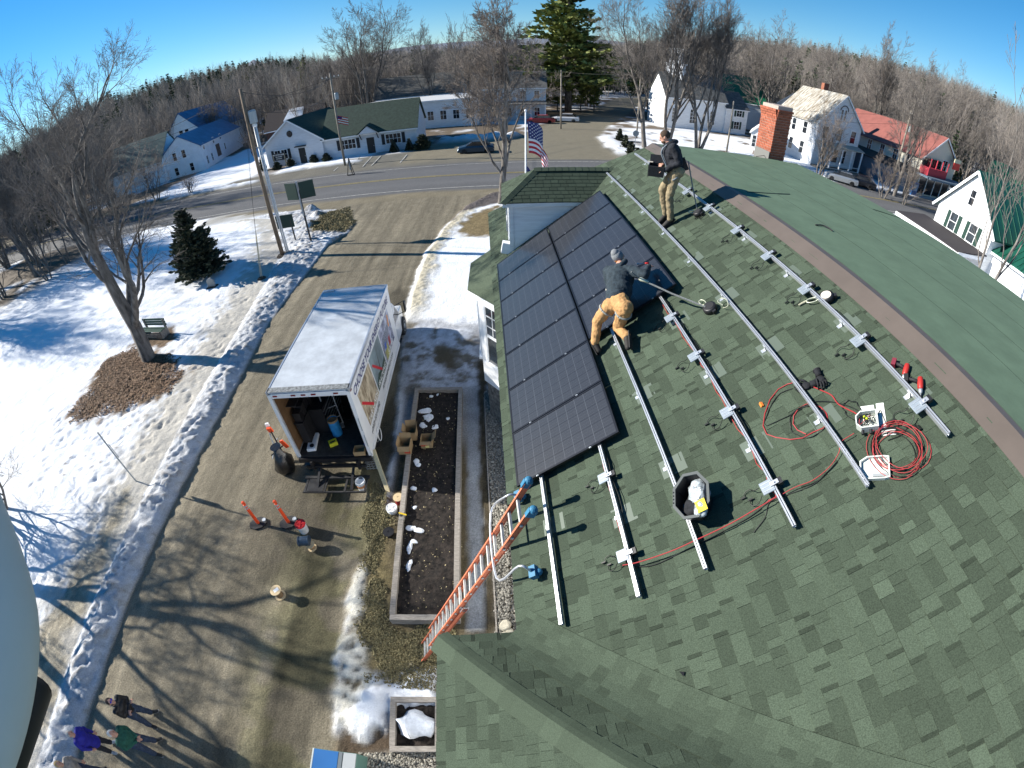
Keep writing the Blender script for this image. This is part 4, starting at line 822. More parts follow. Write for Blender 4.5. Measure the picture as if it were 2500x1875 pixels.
MB().sphere((.0, .0, .10), .016, 8, 5).sphere((.02, .02, .105), .014, 8, 5).build('wire_nut', mat('yellow_green_wire_nut', (.45, .55, .02), .5), jb)
for y in (-.03, .05): MB().tube([(-.10, y, .05), (-.14, y, .05)], .016, 8).build('cable_gland', black, jb)
lid = thing('grey_cover', 'pale grey plastic junction box lid lying upside down by the wire coil', 'cover', RW(2133, 1146, .0), quat=yawq(-30))
pf2 = [(-.105, -.15), (.105, -.15), (.115, -.10), (.115, .06), (.07, .13), (-.07, .13), (-.115, .06), (-.115, -.10)]
tray(pf2, .05, .010, .012).build('lid_shell', greyp, lid); MB().box((-.07, -.06, .022), (.03, .14, .014)).build('hinge_strip', greyd, lid)
# ------------------------------------------------------------------ two cordless drills
def drill(label, p, yaw, bit, bat):
    t = thing('cordless_drill', label, 'drill', RW(*p, .03), group='red cordless drills on the roof', quat=yawq(yaw))
    b = MB(); b.tube([(-.07, 0, .012), (-.02, 0, .012), (.05, 0, .012), (.07, 0, .012)], [.028, .034, .032, .022], 10); bevel(b.build('motor_housing', mat('drill_red', (.36, .025, .02), .45), t, True), .003)
    MB().tube([(-.02, -.02, .01), (-.045, -.07, .01), (-.055, -.12, .01)], [.022, .018, .020], 8).build('grip', rubber, t, True)
    MB().box((-.06, -.145, .012), (.085, .045, .06)).build('battery', mat('battery_red_'+bat, (.16, .02, .035) if bat == 'a' else (.02, .02, .02), .5), t)
    MB().tube([(.07, 0, .012), (.09, 0, .012), (.12, 0, .012)], [.024, .024, .015], 10).build('chuck', steel, t, True)
    MB().tube([(.12, 0, .012), (.12+bit, 0, .012)], .006, 6).build('bit', steel, t)
    return t
drill('red cordless drill with long steel bit holder, upper of the two beside the top rail', (2212, 905), 128, .07, 'a'); drill('red and black cordless drill with short bit, lower of the two beside the top rail', (2247, 938), 142, .05, 'b')
# ------------------------------------------------------------------ gloves: palm, thumb and four fingers each
def glove(label, p, yaw, curl):
    t = thing('work_glove', label, 'glove', RW(*p, .018), group='black work gloves by the fifth rail', quat=yawq(yaw)); m1 = MB()
    m1.sphere((0, 0, .012), (.055, .05, .022), 12, 8); m1.tube([(-.05, 0, .012), (-.09, 0, .014), (-.125, 0, .016)], [.042, .036, .046], 12)
    m1.build('palm', blackf, t, True)
    for k, L in enumerate((.075, .09, .085, .065)):
        y = -.036+.024*k; MB().tube([(.035, y, .014), (.035+L*.5, y*1.25, .020+curl*.02), (.035+L, y*1.4, .016-curl*.005), (.035+L*1.08, y*1.42, .012)], [.013, .013, .011, .005], 8).build('finger', blackf, t, True)
    MB().tube([(-.01, -.045, .014), (.02, -.075, .02), (.05, -.09, .016), (.058, -.094, .014)], [.015, .014, .011, .005], 8).build('thumb', blackf, t, True)
    MB().tube([(-.118, 0, .016), (-.132, 0, .016)], [.048, .048], 12).build('cuff', rubber, t)
glove('black work glove draped over the fifth rail, fingers up the slope', (1968, 943), 70, 1); glove('black work glove lying beyond the fifth rail with its cuff to the right', (2003, 928), 165, 2)
tag(MB().box(RW(1859, 988, .015), (.03, .06, .03)).build('wire_nut', mat('orange_cap', (.75, .22, .04), .5)), 'small orange cap lying alone on the shingles below the middle rails', 'cap')
# ------------------------------------------------------------------ self-retracting lifelines and their ropes
ropem = mat('pale_rope', (.42, .41, .30), .8, var=.3, vscale=60); webm = mat('grey_webbing', (.16, .17, .17), .8, var=.3, vscale=50)
hookm = mat('zinc_hook', (.50, .52, .40), .4, .5)
def reel(label, p, yaw, r=.085, top=None, n=.05):
    t = thing('lifeline_reel', label, 'safety reel', RW(*p, n), group='fall-arrest reels on the roof', quat=yawq(yaw))
    m1 = MB(); m1.lathe([(r*.6, -.045), (r, -.035), (r*1.02, 0), (r, .035), (r*.75, .045), (0.001, .047)], 18); m1.build('reel_housing', black, t, True)
    MB().lathe([(r*.72, .044), (r*.70, .050), (0.001, .052)], 18).build('reel_label', top or rubber, t)
    MB().box((r+.01, 0, 0), (.05, .05, .05)).build('nose', black, t)
    P = [Vector((-r-.01, 0, 0)), Vector((-r-.04, .03, 0)), Vector((-r-.10, .035, 0)), Vector((-r-.15, .02, 0)), Vector((-r-.16, -.015, 0)), Vector((-r-.12, -.035, 0)), Vector((-r-.05, -.03, 0)), Vector((-r-.01, 0, 0))]
    MB().tube(curve3(P, 3), .008, 6).build('carabiner', hookm, t, True)
    return t
sandl = mat('cream_label', (.62, .56, .48), .6)
reel('round black safety reel with pale label and big carabiner beside the top rail', (2018, 726), -120, .092, sandl)
reel('black safety reel at the end of the crouching worker\'s strap', (1733, 752), -170, .10)
reel('black safety reel on the shingles behind the standing worker\'s boots', (1704, 520), 200, .085)
tag(MB().tube(curve3(roofpath([(1950, 745), (1962, 738), (1974, 732), (1984, 728)], .03)), .011, 6).build('rope_end', ropem), 'short pale rope hook lying under the top rail beside the round reel', 'rope')
tag(MB().tube(curve3([RW(1765, 745, .06), RW(1752, 736, .1), RW(1762, 728, .1), RW(1775, 733, .12), RW(1777, 747, .1), RW(1765, 752, .05)], 4), .007, 6).build('wire_sling', hookm), 'wire sling round the fifth rail holding the crouching worker\'s reel', 'sling')
# ------------------------------------------------------------------ black tool tub with clear bags
tub = thing('tool_tub', 'eight-sided black tub with grey rim holding clear bags and a yellow label', 'tub', RW(1706, 1232, .03), quat=yawq(72)); tub.scale = (.92, .98, .95)
m1 = MB(); n = 8; O = [Vector((.215*math.cos(PI/8+k*PI/4), .265*math.sin(PI/8+k*PI/4), .26)) for k in range(n)]; Ib = [Vector((.16*math.cos(PI/8+k*PI/4), .20*math.sin(PI/8+k*PI/4), 0)) for k in range(n)]
In = [p*.93 for p in O]; In = [Vector((p.x, p.y, .255)) for p in In]; If = [p*.95+Vector((0, 0, .01)) for p in Ib]
m1.add(Ib+O+In+If, [(k, (k+1) % n, n+(k+1) % n, n+k) for k in range(n)]+[(2*n+k, 2*n+(k+1) % n, 3*n+(k+1) % n, 3*n+k) for k in range(n)]+[tuple(3*n+k for k in range(n)), tuple(reversed(range(n)))]); m1.build('tub_body', black, tub)
rimm = mat('tub_rim_grey', (.07, .08, .08), .6); m1 = MB(); O2 = [Vector((p.x*1.05, p.y*1.05, .268)) for p in O]; I2 = [Vector((p.x*.90, p.y*.92, .268)) for p in O]
m1.add(O2+I2+[p-Vector((0, 0, .016)) for p in O2]+[p-Vector((0, 0, .016)) for p in I2], [(k, (k+1) % n, n+(k+1) % n, n+k) for k in range(n)]+[(2*n+k, 2*n+(k+1) % n, (k+1) % n, k) for k in range(n)]+[(n+k, n+(k+1) % n, 3*n+(k+1) % n, 3*n+k) for k in range(n)]); m1.build('rim', rimm, tub)
clear = mat('crumpled_clear_plastic', (.34, .38, .40), .18, var=.5, vscale=18, bump=1.0, bscale=16, spec=.9)
def crumple(c, r, seed, m, name, parent, n=14):
    o = MB().sphere(c, r, n, 9).build(name, m, parent, True)
    for v in o.data.vertices: v.co += Vector(mnoise.noise_vector(v.co*14+Vector((seed, 0, 0))))*min(r)*.45
    return o
crumple((-.06, -.06, .17), (.12, .15, .09), 1, clear, 'plastic_bag', tub); crumple((.0, .10, .15), (.12, .12, .07), 2, blackf, 'black_parts', tub); crumple((-.10, .16, .24), (.08, .10, .05), 3, clear, 'plastic_bag', tub)
MB().box((-.12, .15, .288), (.11, .13, .012), Matrix.Rotation(.3, 3, 'Z')).build('label', mat('yellow_label', (.80, .62, .03), .5), tub)
for k in range(4): MB().tube([(.199, -.06+.04*k, .271), (.203, -.06+.04*k, .273)], .009, 6).build('rim_hole', black, tub)
# ------------------------------------------------------------------ ladder with stabiliser
lad_m = mat('orange_fibreglass', (.60, .17, .085), .55, var=.12, vscale=6); rungm = mat('pale_rung', (.55, .55, .52), .6, var=.15, vscale=10); bluec = mat('blue_rubber_cap', (.03, .16, .28), .6)
F0, F1 = Vector((-2.37, 3.30, 0)), Vector((-2.35, 2.87, 0)); T0, T1 = G(1293, 1182, 6.22), G(1303, 1243, 6.22)
mid = (T0+T1)/2; ax = (T1-T0).normalized(); T0, T1 = mid-ax*.215, mid+ax*.215; F0, F1 = Vector((-2.36, 3.06, .02))-ax*.215, Vector((-2.36, 3.06, .02))+ax*.215
lad = thing('extension_ladder', 'orange fibreglass extension ladder leaning on the eave, blue caps on top', 'ladder', (F0+F1)/2)
LI = -Vector(lad.location); Ld = (T0-F0).normalized(); LN = ax.cross(Ld).normalized(); LN = LN if LN.z > 0 else -LN; LL = (T0-F0).length
def lb(mb, name, m, smooth=False): o = mb.build(name, m, lad, smooth); o.matrix_parent_inverse = Matrix.Translation(LI); return o
def lrail(f, a, b, off, w=.03, dpt=.075):
    p, q = f+Ld*a+LN*off, f+Ld*b+LN*off; m1 = MB(); m1.bar(p, q, dpt, .006, ax); m1.bar(p+LN*dpt/2, q+LN*dpt/2, .006, w, ax); m1.bar(p-LN*dpt/2, q-LN*dpt/2, .006, w, ax); return m1
for f in (F0, F1): lb(lrail(f, 0, 3.6, -.06), 'side_rail', lad_m); lb(lrail(f+ax*(.02 if f is F0 else -.02), 1.25, LL, .02), 'fly_rail', lad_m)
k = .25
while k < LL-.1:
    off = .02 if k > 1.25 else -.06; 
    lb(MB().bar(F0+Ld*k+LN*off, F1+Ld*k+LN*off, .034, .034, Ld), 'rung', rungm)
    if 1.25 < k < 3.6: lb(MB().bar(F0+Ld*(k+.07)+LN*-.06, F1+Ld*(k+.07)+LN*-.06, .034, .034, Ld), 'rung', rungm)
    k += .305
for f in (T0, T1): lb(MB().bar(f-Ld*.10+LN*.02, f+Ld*.03+LN*.02, .11, .06, ax).sphere(f+Ld*.03+LN*.02, .055, 10, 6), 'end_cap', bluec)
lb(lrail(F1, 3.45, 3.62, -.06, .05, .10), 'ladder_bracket', alu)
pa, pb = RW(1303, 1397, .10), RW(1266, 1212, .10); S0 = F0+Ld*(LL-1.15)+LN*.02
st = [pb+Vector((0, 0, .03)), pb+Vector((-.16, -.03, .06)), S0+ax*-.25+LN*.07, S0+ax*.75+LN*.07, pa+Vector((-.17, .05, .08)), pa+Vector((-.03, 0, .03))]
lb(MB().tube(curve3(st, 5), .016, 8), 'stabiliser_bar', alu, True)
for p in (pa, pb): lb(MB().box(p, (.15, .09, .09), RLM).sphere(p+Vector((.06, 0, 0)), .05, 8, 6), 'stabiliser_pad', bluec)
# ------------------------------------------------------------------ people
def remesh(mb, vox, m, name, parent, smooth_it=3, wrinkle=0.0, wscale=9, seed=0):
    me = mb.mesh('tmp', m); o = bpy.data.objects.new('tmp', me); COL.objects.link(o)
    r = o.modifiers.new('r', 'REMESH'); r.mode = 'VOXEL'; r.voxel_size = vox; r.use_smooth_shade = True
    s = o.modifiers.new('s', 'SMOOTH'); s.factor = .6; s.iterations = smooth_it
    dg = bpy.context.evaluated_depsgraph_get(); m2 = bpy.data.meshes.new_from_object(o.evaluated_get(dg), depsgraph=dg); bpy.data.objects.remove(o); bpy.data.meshes.remove(me)
    m2.name = name
    if wrinkle:
        n = len(m2.vertices); co = np.empty(n*3, np.float32); m2.vertices.foreach_get('co', co); no = np.empty(n*3, np.float32); m2.vertices.foreach_get('normal', no); co = co.reshape(-1, 3); no = no.reshape(-1, 3)
        d = np.array([mnoise.noise(Vector((c[0]*wscale+seed, c[1]*wscale, c[2]*wscale*1.5)))+.5*mnoise.noise(Vector((c[0]*wscale*2.3, c[1]*wscale*2.3+seed, c[2]*wscale*2.6))) for c in co]); co += no*(d*wrinkle)[:, None]; m2.vertices.foreach_set('co', co.ravel().astype(np.float32))
    m2.materials.clear(); m2.materials.append(m); m2.polygons.foreach_set('use_smooth', [True]*len(m2.polygons)); m2.update()
    return link(bpy.data.objects.new(name, m2), parent)
def cap(mb, a, b, ra, rb, n=10):
    a, b = Vector(a), Vector(b); mb.tube([a, a.lerp(b, .5), b], [ra, (ra+rb)/2*1.0, rb], n); mb.sphere(a, ra*.995, n, 8); mb.sphere(b, rb*.995, n, 8); return mb
def hand(mb, wrist, d, nrm, side, curl=.5, s=1.0):
    """palm with four bent fingers of unequal length and a thumb; d = direction of the fingers, nrm = back of the hand"""
    d = Vector(d).normalized(); nrm = Vector(nrm); nrm = (nrm-d*nrm.dot(d)).normalized(); sd = d.cross(nrm)*side; w = Vector(wrist); c = w+d*.05*s
    M = Matrix((sd, d, nrm)).transposed(); mb.sphere(c, (.040*s, .050*s, .017*s), 10, 8, M); mb.box(c+d*.01*s, (.072*s, .07*s, .024*s), M)
    for k, L in enumerate((.068, .078, .072, .056)):
        b = w+d*.088*s+sd*(.031-.021*k)*s; k1 = b+(d*math.cos(curl*.5)-nrm*math.sin(curl*.5))*L*.5*s; k2 = k1+(d*math.cos(curl*1.6)-nrm*math.sin(curl*1.6))*L*.5*s
        mb.tube([b-d*.02*s, b, k1, k2], [.010*s, .0098*s, .0090*s, .0078*s], 7); mb.sphere(k2, .0078*s, 7, 5)
    tb = w+d*.03*s+sd*.034*s; t1 = tb+(sd*.8+d*.6).normalized()*.035*s; t2 = t1+(sd*.25+d*.95-nrm*.3).normalized()*.032*s; mb.tube([tb, t1, t2], [.0135*s, .0115*s, .009*s], 7); mb.sphere(t2, .009*s, 7, 5)
def basis(fwd, up=(0, 0, 1)):
    f = Vector(fwd).normalized(); u = Vector(up); u = (u-f*u.dot(f)).normalized(); r = f.cross(u); return f, u, r
def head(mb, c, f, u, s=1.0):
    """skull, jaw, nose, ears, brow; c = centre of the head, f = face direction, u = crown direction"""
    f, u, r = basis(f, u); M = Matrix((r, f, u)).transposed(); c = Vector(c)
    mb.sphere(c+u*.018*s-f*.008*s, (.076*s, .096*s, .098*s), 16, 12, M); mb.sphere(c-u*.055*s+f*.030*s, (.056*s, .062*s, .060*s), 12, 9, M)
    mb.tube([c+f*.085*s+u*.015*s, c+f*.102*s-u*.015*s, c+f*.112*s-u*.030*s], [.010*s, .013*s, .015*s], 8); mb.sphere(c+f*.108*s-u*.032*s, (.018*s, .014*s, .012*s), 8, 6, M)
    mb.sphere(c+f*.080*s+u*.030*s, (.052*s, .016*s, .012*s), 10, 6, M); mb.sphere(c+f*.084*s-u*.064*s, (.026*s, .012*s, .012*s), 8, 6, M); mb.sphere(c+f*.070*s-u*.098*s, (.026*s, .022*s, .02*s), 8, 6, M)
    for q in (-1, 1): mb.sphere(c+r*q*.080*s-u*.008*s-f*.008*s, (.011*s, .022*s, .032*s), 8, 6, M)
eyem = mat('eye_dark', (.02, .015, .012), .3); lipm = mat('lip', (.34, .12, .10), .5)
def face_bits(root, c, f, u, s=1.0):
    f, u, r = basis(f, u); M = Matrix((r, f, u)).transposed(); c = Vector(c)
    for q in (-1, 1): MB().sphere(c+f*.088*s+r*q*.031*s+u*.010*s, (.012*s, .007*s, .006*s), 8, 6, M).build('eye', eyem, root, True)
    MB().sphere(c+f*.094*s-u*.064*s, (.022*s, .006*s, .005*s), 10, 6, M).build('lips', lipm, root, True)
def hair(name, m, root, c, f, u, s=1.0, back=1.0, top=1.0, r0=.086):
    f, u, r = basis(f, u); M = Matrix((r, f, u)).transposed(); c = Vector(c); mb = MB(); mb.sphere(c+u*.030*s*top-f*.020*s, (r0*s, .098*s, .094*s), 16, 12, M)
    if back > 1: mb.sphere(c-u*.05*s-f*.05*s, (.075*s, .055*s, .085*s), 12, 9, M)
    o = mb.build(name, m, root, True); return o
def figure(name, label, J, cloth, hd_f, hd_u, group=None, vox=.010, s=1.0, curlL=.6, curlR=.6, hdirL=None, hdirR=None, bulky=1.0):
    """J: world joints neck, chest, pelvis, sL,eL,wL, sR,eR,wR, hL,kL,aL,tL, hR,kR,aR,tR, head"""
    base = (J['aL']+J['aR'])/2; base = Vector((base.x, base.y, min(J['aL'].z, J['aR'].z)-.08)); t = thing('person', label, 'person', base, group=group)
    J = {k: Vector(v)-base for k, v in J.items()}
    b = MB(); head(b, J['head'], hd_f, hd_u, s); cap(b, J['neck']-Vector(hd_u).normalized()*.02, J['head']-Vector(hd_u).normalized()*.06*s, .060*s, .052*s)
    cap(b, J['chest'], J['neck'], .13*s, .07*s); cap(b, J['pelvis'], J['chest'], .13*s, .14*s)
    for q in 'LR':
        cap(b, J['s'+q], J['e'+q], .050*s, .040*s); cap(b, J['e'+q], J['w'+q], .040*s, .027*s); cap(b, J['chest'].lerp(J['neck'], .6), J['s'+q], .08*s, .055*s)
        d = (hdirL if q == 'L' else hdirR) or (J['w'+q]-J['e'+q]); nr = Vector((0, 0, 1)) if abs(Vector(d).normalized().z) < .85 else Vector(hd_f)
        hand(b, J['w'+q]-Vector(d).normalized()*.01, d, nr, -1 if q == 'L' else 1, curlL if q == 'L' else curlR, s)
        cap(b, J['pelvis'], J['h'+q], .12*s, .09*s); cap(b, J['h'+q], J['k'+q], .080*s, .055*s); cap(b, J['k'+q], J['a'+q], .053*s, .036*s); cap(b, J['a'+q], J['t'+q], .040*s, .032*s)
    remesh(b, vox, skin, 'body', t, 2); face_bits(t, J['head'], hd_f, hd_u, s)
    B = bulky; c = MB(); cap(c, J['pelvis'].lerp(J['chest'], .18), J['chest'], .155*s*B, .175*s*B, 14); cap(c, J['chest'], J['chest'].lerp(J['neck'], .72), .165*s*B, .095*s, 14)
    sh = (J['sR']-J['sL']); 
    for q in 'LR': cap(c, J['chest'].lerp(J['neck'], .35), J['s'+q], .12*s*B, .082*s*B, 12); cap(c, J['s'+q], J['e'+q], .078*s*B, .062*s*B, 12); cap(c, J['e'+q], J['e'+q].lerp(J['w'+q], .93), .062*s*B, .043*s, 12)
    up = sh.normalized()*.06*s; cap(c, J['pelvis'].lerp(J['chest'], .5)-up, J['pelvis'].lerp(J['chest'], .5)+up, .145*s*B, .145*s*B); cap(c, J['chest']-up*1.2, J['chest']+up*1.2, .15*s*B, .15*s*B)
    remesh(c, vox, cloth['top'][1], cloth['top'][0], t, 2, .011, 8, 3)
    c = MB(); cap(c, J['pelvis']-up, J['pelvis']+up, .140*s, .140*s, 14); cap(c, J['pelvis'], J['pelvis'].lerp(J['chest'], .22), .145*s, .14*s, 14)
    for q in 'LR': cap(c, J['pelvis'].lerp(J['h'+q], .5), J['h'+q], .13*s, .112*s, 12); cap(c, J['h'+q], J['k'+q], .108*s, .080*s, 12); cap(c, J['k'+q], J['k'+q].lerp(J['a'+q], .94), .078*s, .066*s, 12)
    remesh(c, vox, cloth['legs'][1], 'trousers', t, 2, .013, 9, 7)
    for q in 'LR':
        m1 = MB(); a, tt = J['a'+q], J['t'+q]; cap(m1, a+(J['k'+q]-a).normalized()*.10*s, a, .056*s, .056*s); cap(m1, a, tt, .054*s, .044*s); hl = a-(tt-a).normalized()*.03; cap(m1, hl, a, .046*s, .05*s); remesh(m1, vox, cloth['feet'][1], cloth['feet'][0], t, 2)
        if 'sole' in cloth:
            dn = -(J['k'+q]-a).normalized(); dd = (tt-a).normalized(); dn = (dn-dd*dn.dot(dd)).normalized(); MB().bar(hl-dd*.04+dn*.05, tt+dd*.05+dn*.045, .085*s, .014, dn).build('sole', cloth['sole'], t)
    return t, J
jeans = mat('blue_jeans', (.028, .045, .085), .85, var=.3, vscale=20, bump=.3, bscale=90)
khaki = mat('khaki_canvas', (.235, .185, .110), .85, var=.2, vscale=12, bump=.4, bscale=40); duck = mat('tan_duck_canvas', (.42, .235, .095), .85, var=.2, vscale=10, bump=.4, bscale=40)
hoodm = mat('black_hoodie', (.012, .014, .020), .9, var=.4, vscale=20, bump=.4, bscale=50); hood2 = mat('navy_hoodie', (.020, .032, .042), .9, var=.3, vscale=20, bump=.4, bscale=50)
bootm = mat('dark_boot', (.022, .020, .018), .75, var=.4, vscale=25)
SP = dict(z=Vector((0, 0, 1)))
# --- standing worker with a parts tray, seen from his left side
WA = RW(1636, 546, .0); WA = Vector(WA)
def A(px, py, off=0.0): return VP(px, py, WA, off)
J = dict(head=A(1623, 334), neck=A(1634, 349), chest=A(1641, 372), pelvis=A(1652, 418), sL=A(1645, 360, .17), eL=A(1659, 399, .2), wL=A(1619, 416, .15), sR=A(1634, 357, -.17), eR=A(1634, 394, -.22), wR=A(1620, 400, -.10),
         hL=A(1650, 425, .09), kL=A(1634, 480, .10), aL=A(1637, 536, .06), tL=A(1616, 547, .12), hR=A(1644, 424, -.09), kR=A(1617, 463, -.08), aR=A(1616, 508, -.14), tR=A(1597, 520, -.06))
for q in 'LR':
    for nm in ('a', 't'):
        uv = None; p = J[nm+q]; dd = (Vector(p)-Vector(RO)).dot(ENv); J[nm+q] = p+ENv*((.095 if nm == 'a' else .055)-dd)
fd = (A(1600, 346)-A(1634, 334)).normalized()
ta, Ja = figure('person', 'standing worker in black hoodie and khaki trousers holding a black parts tray', J, dict(top=('hoodie', hoodm), legs=('trousers', khaki), feet=('boot', bootm), sole=rubber), fd, (0, 0, 1), vox=.010, s=.95, curlL=1.1, curlR=1.1)
bA = Vector(ta.location)
hairm = mat('short_brown_hair', (.055, .035, .022), .9, var=.4, vscale=60); hair('hair', hairm, ta, Ja['head'], fd, (0, 0, 1), .95)
f_, u_, r_ = basis(fd); M_ = Matrix((r_, f_, u_)).transposed(); MB().sphere(Ja['head']-u_*.075+f_*.038, (.055, .055, .042), 12, 9, M_).build('beard', mat('brown_beard', (.075, .040, .022), .9), ta, True)
MB().tube(curve3([Ja['neck']+f_*.10-u_*.03, Ja['neck']+r_*.10-f_*.02, Ja['neck']-f_*.12-u_*.02, Ja['neck']-r_*.10-f_*.02, Ja['neck']+f_*.10-u_*.03], 5), .042, 10).build('hood', hoodm, ta, True)
harn = mat('grey_harness_webbing', (.15, .18, .21), .7)
def strap(pts, root, w=.022, m=None, name='harness_strap'): return MB().tube(curve3(pts, 5), w, 6).build(name, m or harn, root, True)
c_ = Ja['chest']; p_ = Ja['pelvis']
for q in (-1, 1):
    strap([c_+u_*.16+r_*q*.09-f_*.10, c_+u_*.18+r_*q*.10, c_+u_*.08+r_*q*.10+f_*.165, c_-u_*.15+r_*q*.09+f_*.17, p_+u_*.10+r_*q*.12+f_*.13], ta, .013)
    h_ = Ja['h'+('L' if q > 0 else 'R')]; k_ = Ja['k'+('L' if q > 0 else 'R')]; e_ = h_.lerp(k_, .18); strap([e_+f_*.12, e_+r_*q*.12, e_-f_*.12+u_*.04, e_-r_*q*.10, e_+f_*.12], ta, .014)
strap([p_+f_*.16+u_*.04, p_+r_*.16+u_*.03, p_-f_*.16+u_*.05, p_-r_*.16+u_*.03, p_+f_*.16+u_*.04], ta, .02, rubber, 'tool_belt')
MB().box(p_-f_*.18+u_*.08, (.10, .07, .22), M_).build('pouch', rubber, ta)
MB().sphere(c_+f_*.185+r_*.06+u_*.04, (.030, .008, .030), 10, 6, M_).build('chest_badge', mat('orange_badge', (.75, .30, .03), .6), ta)
MB().box(Ja['wR']+r_*.05-f_*.02, (.05, .09, .05), M_).build('cuff_tool', mat('yellow_tool', (.75, .50, .02), .5), ta)
tr = thing('parts_tray', 'black ribbed plastic parts tray held by the standing worker', 'tray', (J['wL']+J['wR'])/2+Vector(f_)*.13-Vector((0, 0, .10)), math.atan2(f_.y, f_.x))
mt = tray([(-.14, -.17), (.14, -.17), (.14, .17), (-.14, .17)], .19, .008, .01); mt.build('tray_shell', black, tr)
for k in range(8): MB().box((-.12+.034*k, .174, .09), (.008, .008, .17)).build('rib', black, tr)
MB().box((-.0, -.20, .25), (.28, .02, .16), Matrix.Rotation(.5, 3, 'X')).build('lid_flap', black, tr)
MB().box((.13, -.13, .20), (.10, .05, .012)).build('pale_part', sandl, tr)
P0 = bA+p_-Vector(f_)*.20+Vector((0, 0, .12)); P1 = RW(1702, 512, .08)
tag(MB().tube([P0, P0.lerp(P1, .5)-Vector((0, 0, .03)), P1], .012, 6).build('lanyard', webm), 'grey lanyard from the standing worker\'s harness down to his reel', 'lanyard')
# --- crouching worker reaching over the upper row of panels
def Rn(px, py, n): return RW(px, py, n)
J = dict(head=Rn(1511, 629, .66), neck=Rn(1514, 647, .62), chest=Rn(1513, 680, .52), pelvis=Rn(1508, 738, .50), sL=Rn(1485, 664, .52), eL=Rn(1486, 690, .38), wL=Rn(1500, 660, .22), sR=Rn(1541, 662, .56), eR=Rn(1573, 671, .52), wR=Rn(1584, 650, .30),
         hL=Rn(1488, 748, .50), kL=Rn(1458, 785, .36), aL=Rn(1453, 838, .16), tL=Rn(1462, 856, .07), hR=Rn(1527, 752, .50), kR=Rn(1508, 800, .16), aR=Rn(1531, 822, .14), tR=Rn(1533, 848, .12))
fdir = (Rn(1502, 585, .35)-J['head']).normalized(); upd = (ENv*.85+Vector((0, .35, 0))-Vector((.1, 0, 0))).normalized()
tb, Jb = figure('person', 'worker in grey beanie, dark hoodie and tan work trousers crouching over the panels', J, dict(top=('hoodie', hood2), legs=('trousers', duck), feet=('boot', bootm), sole=rubber), fdir, upd, vox=.010, s=1.05, curlL=.5, curlR=1.2, bulky=1.16)
beanie = mat('grey_knit_beanie', (.20, .21, .22), .95, var=.25, vscale=60, bump=.6, bscale=80)
f_, u_, r_ = basis(fdir, upd); M_ = Matrix((r_, f_, u_)).transposed(); hc = Jb['head']; o = MB().sphere(hc+u_*.045-f_*.012, (.096, .112, .098), 16, 12, M_).sphere(hc+u_*.10-f_*.03, (.070, .075, .075), 14, 9, M_).build('beanie', beanie, tb, True)
MB().box(hc+f_*-.09-u_*.00+r_*-.05, (.035, .012, .035), M_).build('beanie_patch', mat('orange_patch', (.60, .27, .05), .7), tb)
MB().tube(curve3([Jb['neck']+f_*.08, Jb['neck']+r_*.10, Jb['neck']-f_*.12+u_*.02, Jb['neck']-r_*.10, Jb['neck']+f_*.08], 5), .045, 10).build('hood', hood2, tb, True)
c_, p_ = Jb['chest'], Jb['pelvis']; sp = (Jb['neck']-p_).normalized(); sd = (Jb['sR']-Jb['sL']).normalized(); bk = sd.cross(sp); bk = bk if bk.z > 0 else -bk
bluew2 = mat('blue_harness_webbing', (.04, .13, .24), .7)
strap([p_-sd*.15+sp*.10+bk*.10, p_+sp*.22-sd*.06+bk*.165, c_+sd*.06+bk*.175, c_+sp*.16+sd*.14+bk*.10], tb, .018, bluew2); strap([p_+sd*.15+sp*.12+bk*.10, p_+sp*.25+sd*.04+bk*.165, c_-sd*.02+bk*.18, c_+sp*.17-sd*.10+bk*.10], tb, .014, rubber)
MB().box(p_-sd*.13+sp*.17+bk*.125, (.09, .045, .012), Matrix((sd, sp, bk)).transposed()).build('harness_label', sandl, tb)
strap([p_+sp*.02-sd*.16, p_+bk*.15+sp*.01, p_+sd*.16+sp*.0], tb, .018, rubber, 'belt'); strap([p_+sp*.055-sd*.12+bk*.09, p_+bk*.150+sp*.055, p_+sd*.13+sp*.05+bk*.08], tb, .010, white, 'shirt_hem')
lw = mat('pale_leg_loop_webbing', (.28, .28, .25), .8)
for q in 'LR':
    h_, k_ = Jb['h'+q], Jb['k'+q]; e_ = h_.lerp(k_, .25); ax_ = (k_-h_).normalized(); b1 = ax_.orthogonal().normalized(); b2 = ax_.cross(b1); strap([e_+(b1*math.cos(a)+b2*math.sin(a))*.115 for a in np.linspace(0, 2*PI, 9)], tb, .017, lw)
wr = thing('wrench', 'ratchet wrench with red grip in the crouching worker\'s hand', 'wrench', J['wR']+Vector((0, 0, 0)))
w0, w1 = J['wR']-Vector(wr.location)+Vector((.02, .06, .03)), VP(1557, 645, J['wR'], 0)-Vector(wr.location); MB().tube([w0.lerp(w1, .38), w1], [.009, .008], 8).sphere(w1, .02, 8, 6).build('shaft', steel, wr, True); MB().tube([w0, w0.lerp(w1, .38)], .014, 8).build('grip', redm, wr, True)
P0 = Rn(1541, 664, .84); P1 = Rn(1565, 682, .62); P2 = Rn(1722, 749, .10)
tag(MB().tube([P0, P1], .010, 6).tube([P1, P1.lerp(P2, .5)-Vector((0, 0, .02)), P2], .014, 6).build('lanyard', webm), 'grey strap from the crouching worker\'s back to his safety reel', 'lanyard')
tag(MB().tube([P1-(P2-P1).normalized()*.03, P1, P1+(P2-P1).normalized()*.12], [.02, .032, .02], 8).build('snap_hook', hookm, None, True), 'zinc snap hook on the strap just behind the crouching worker', 'hook')
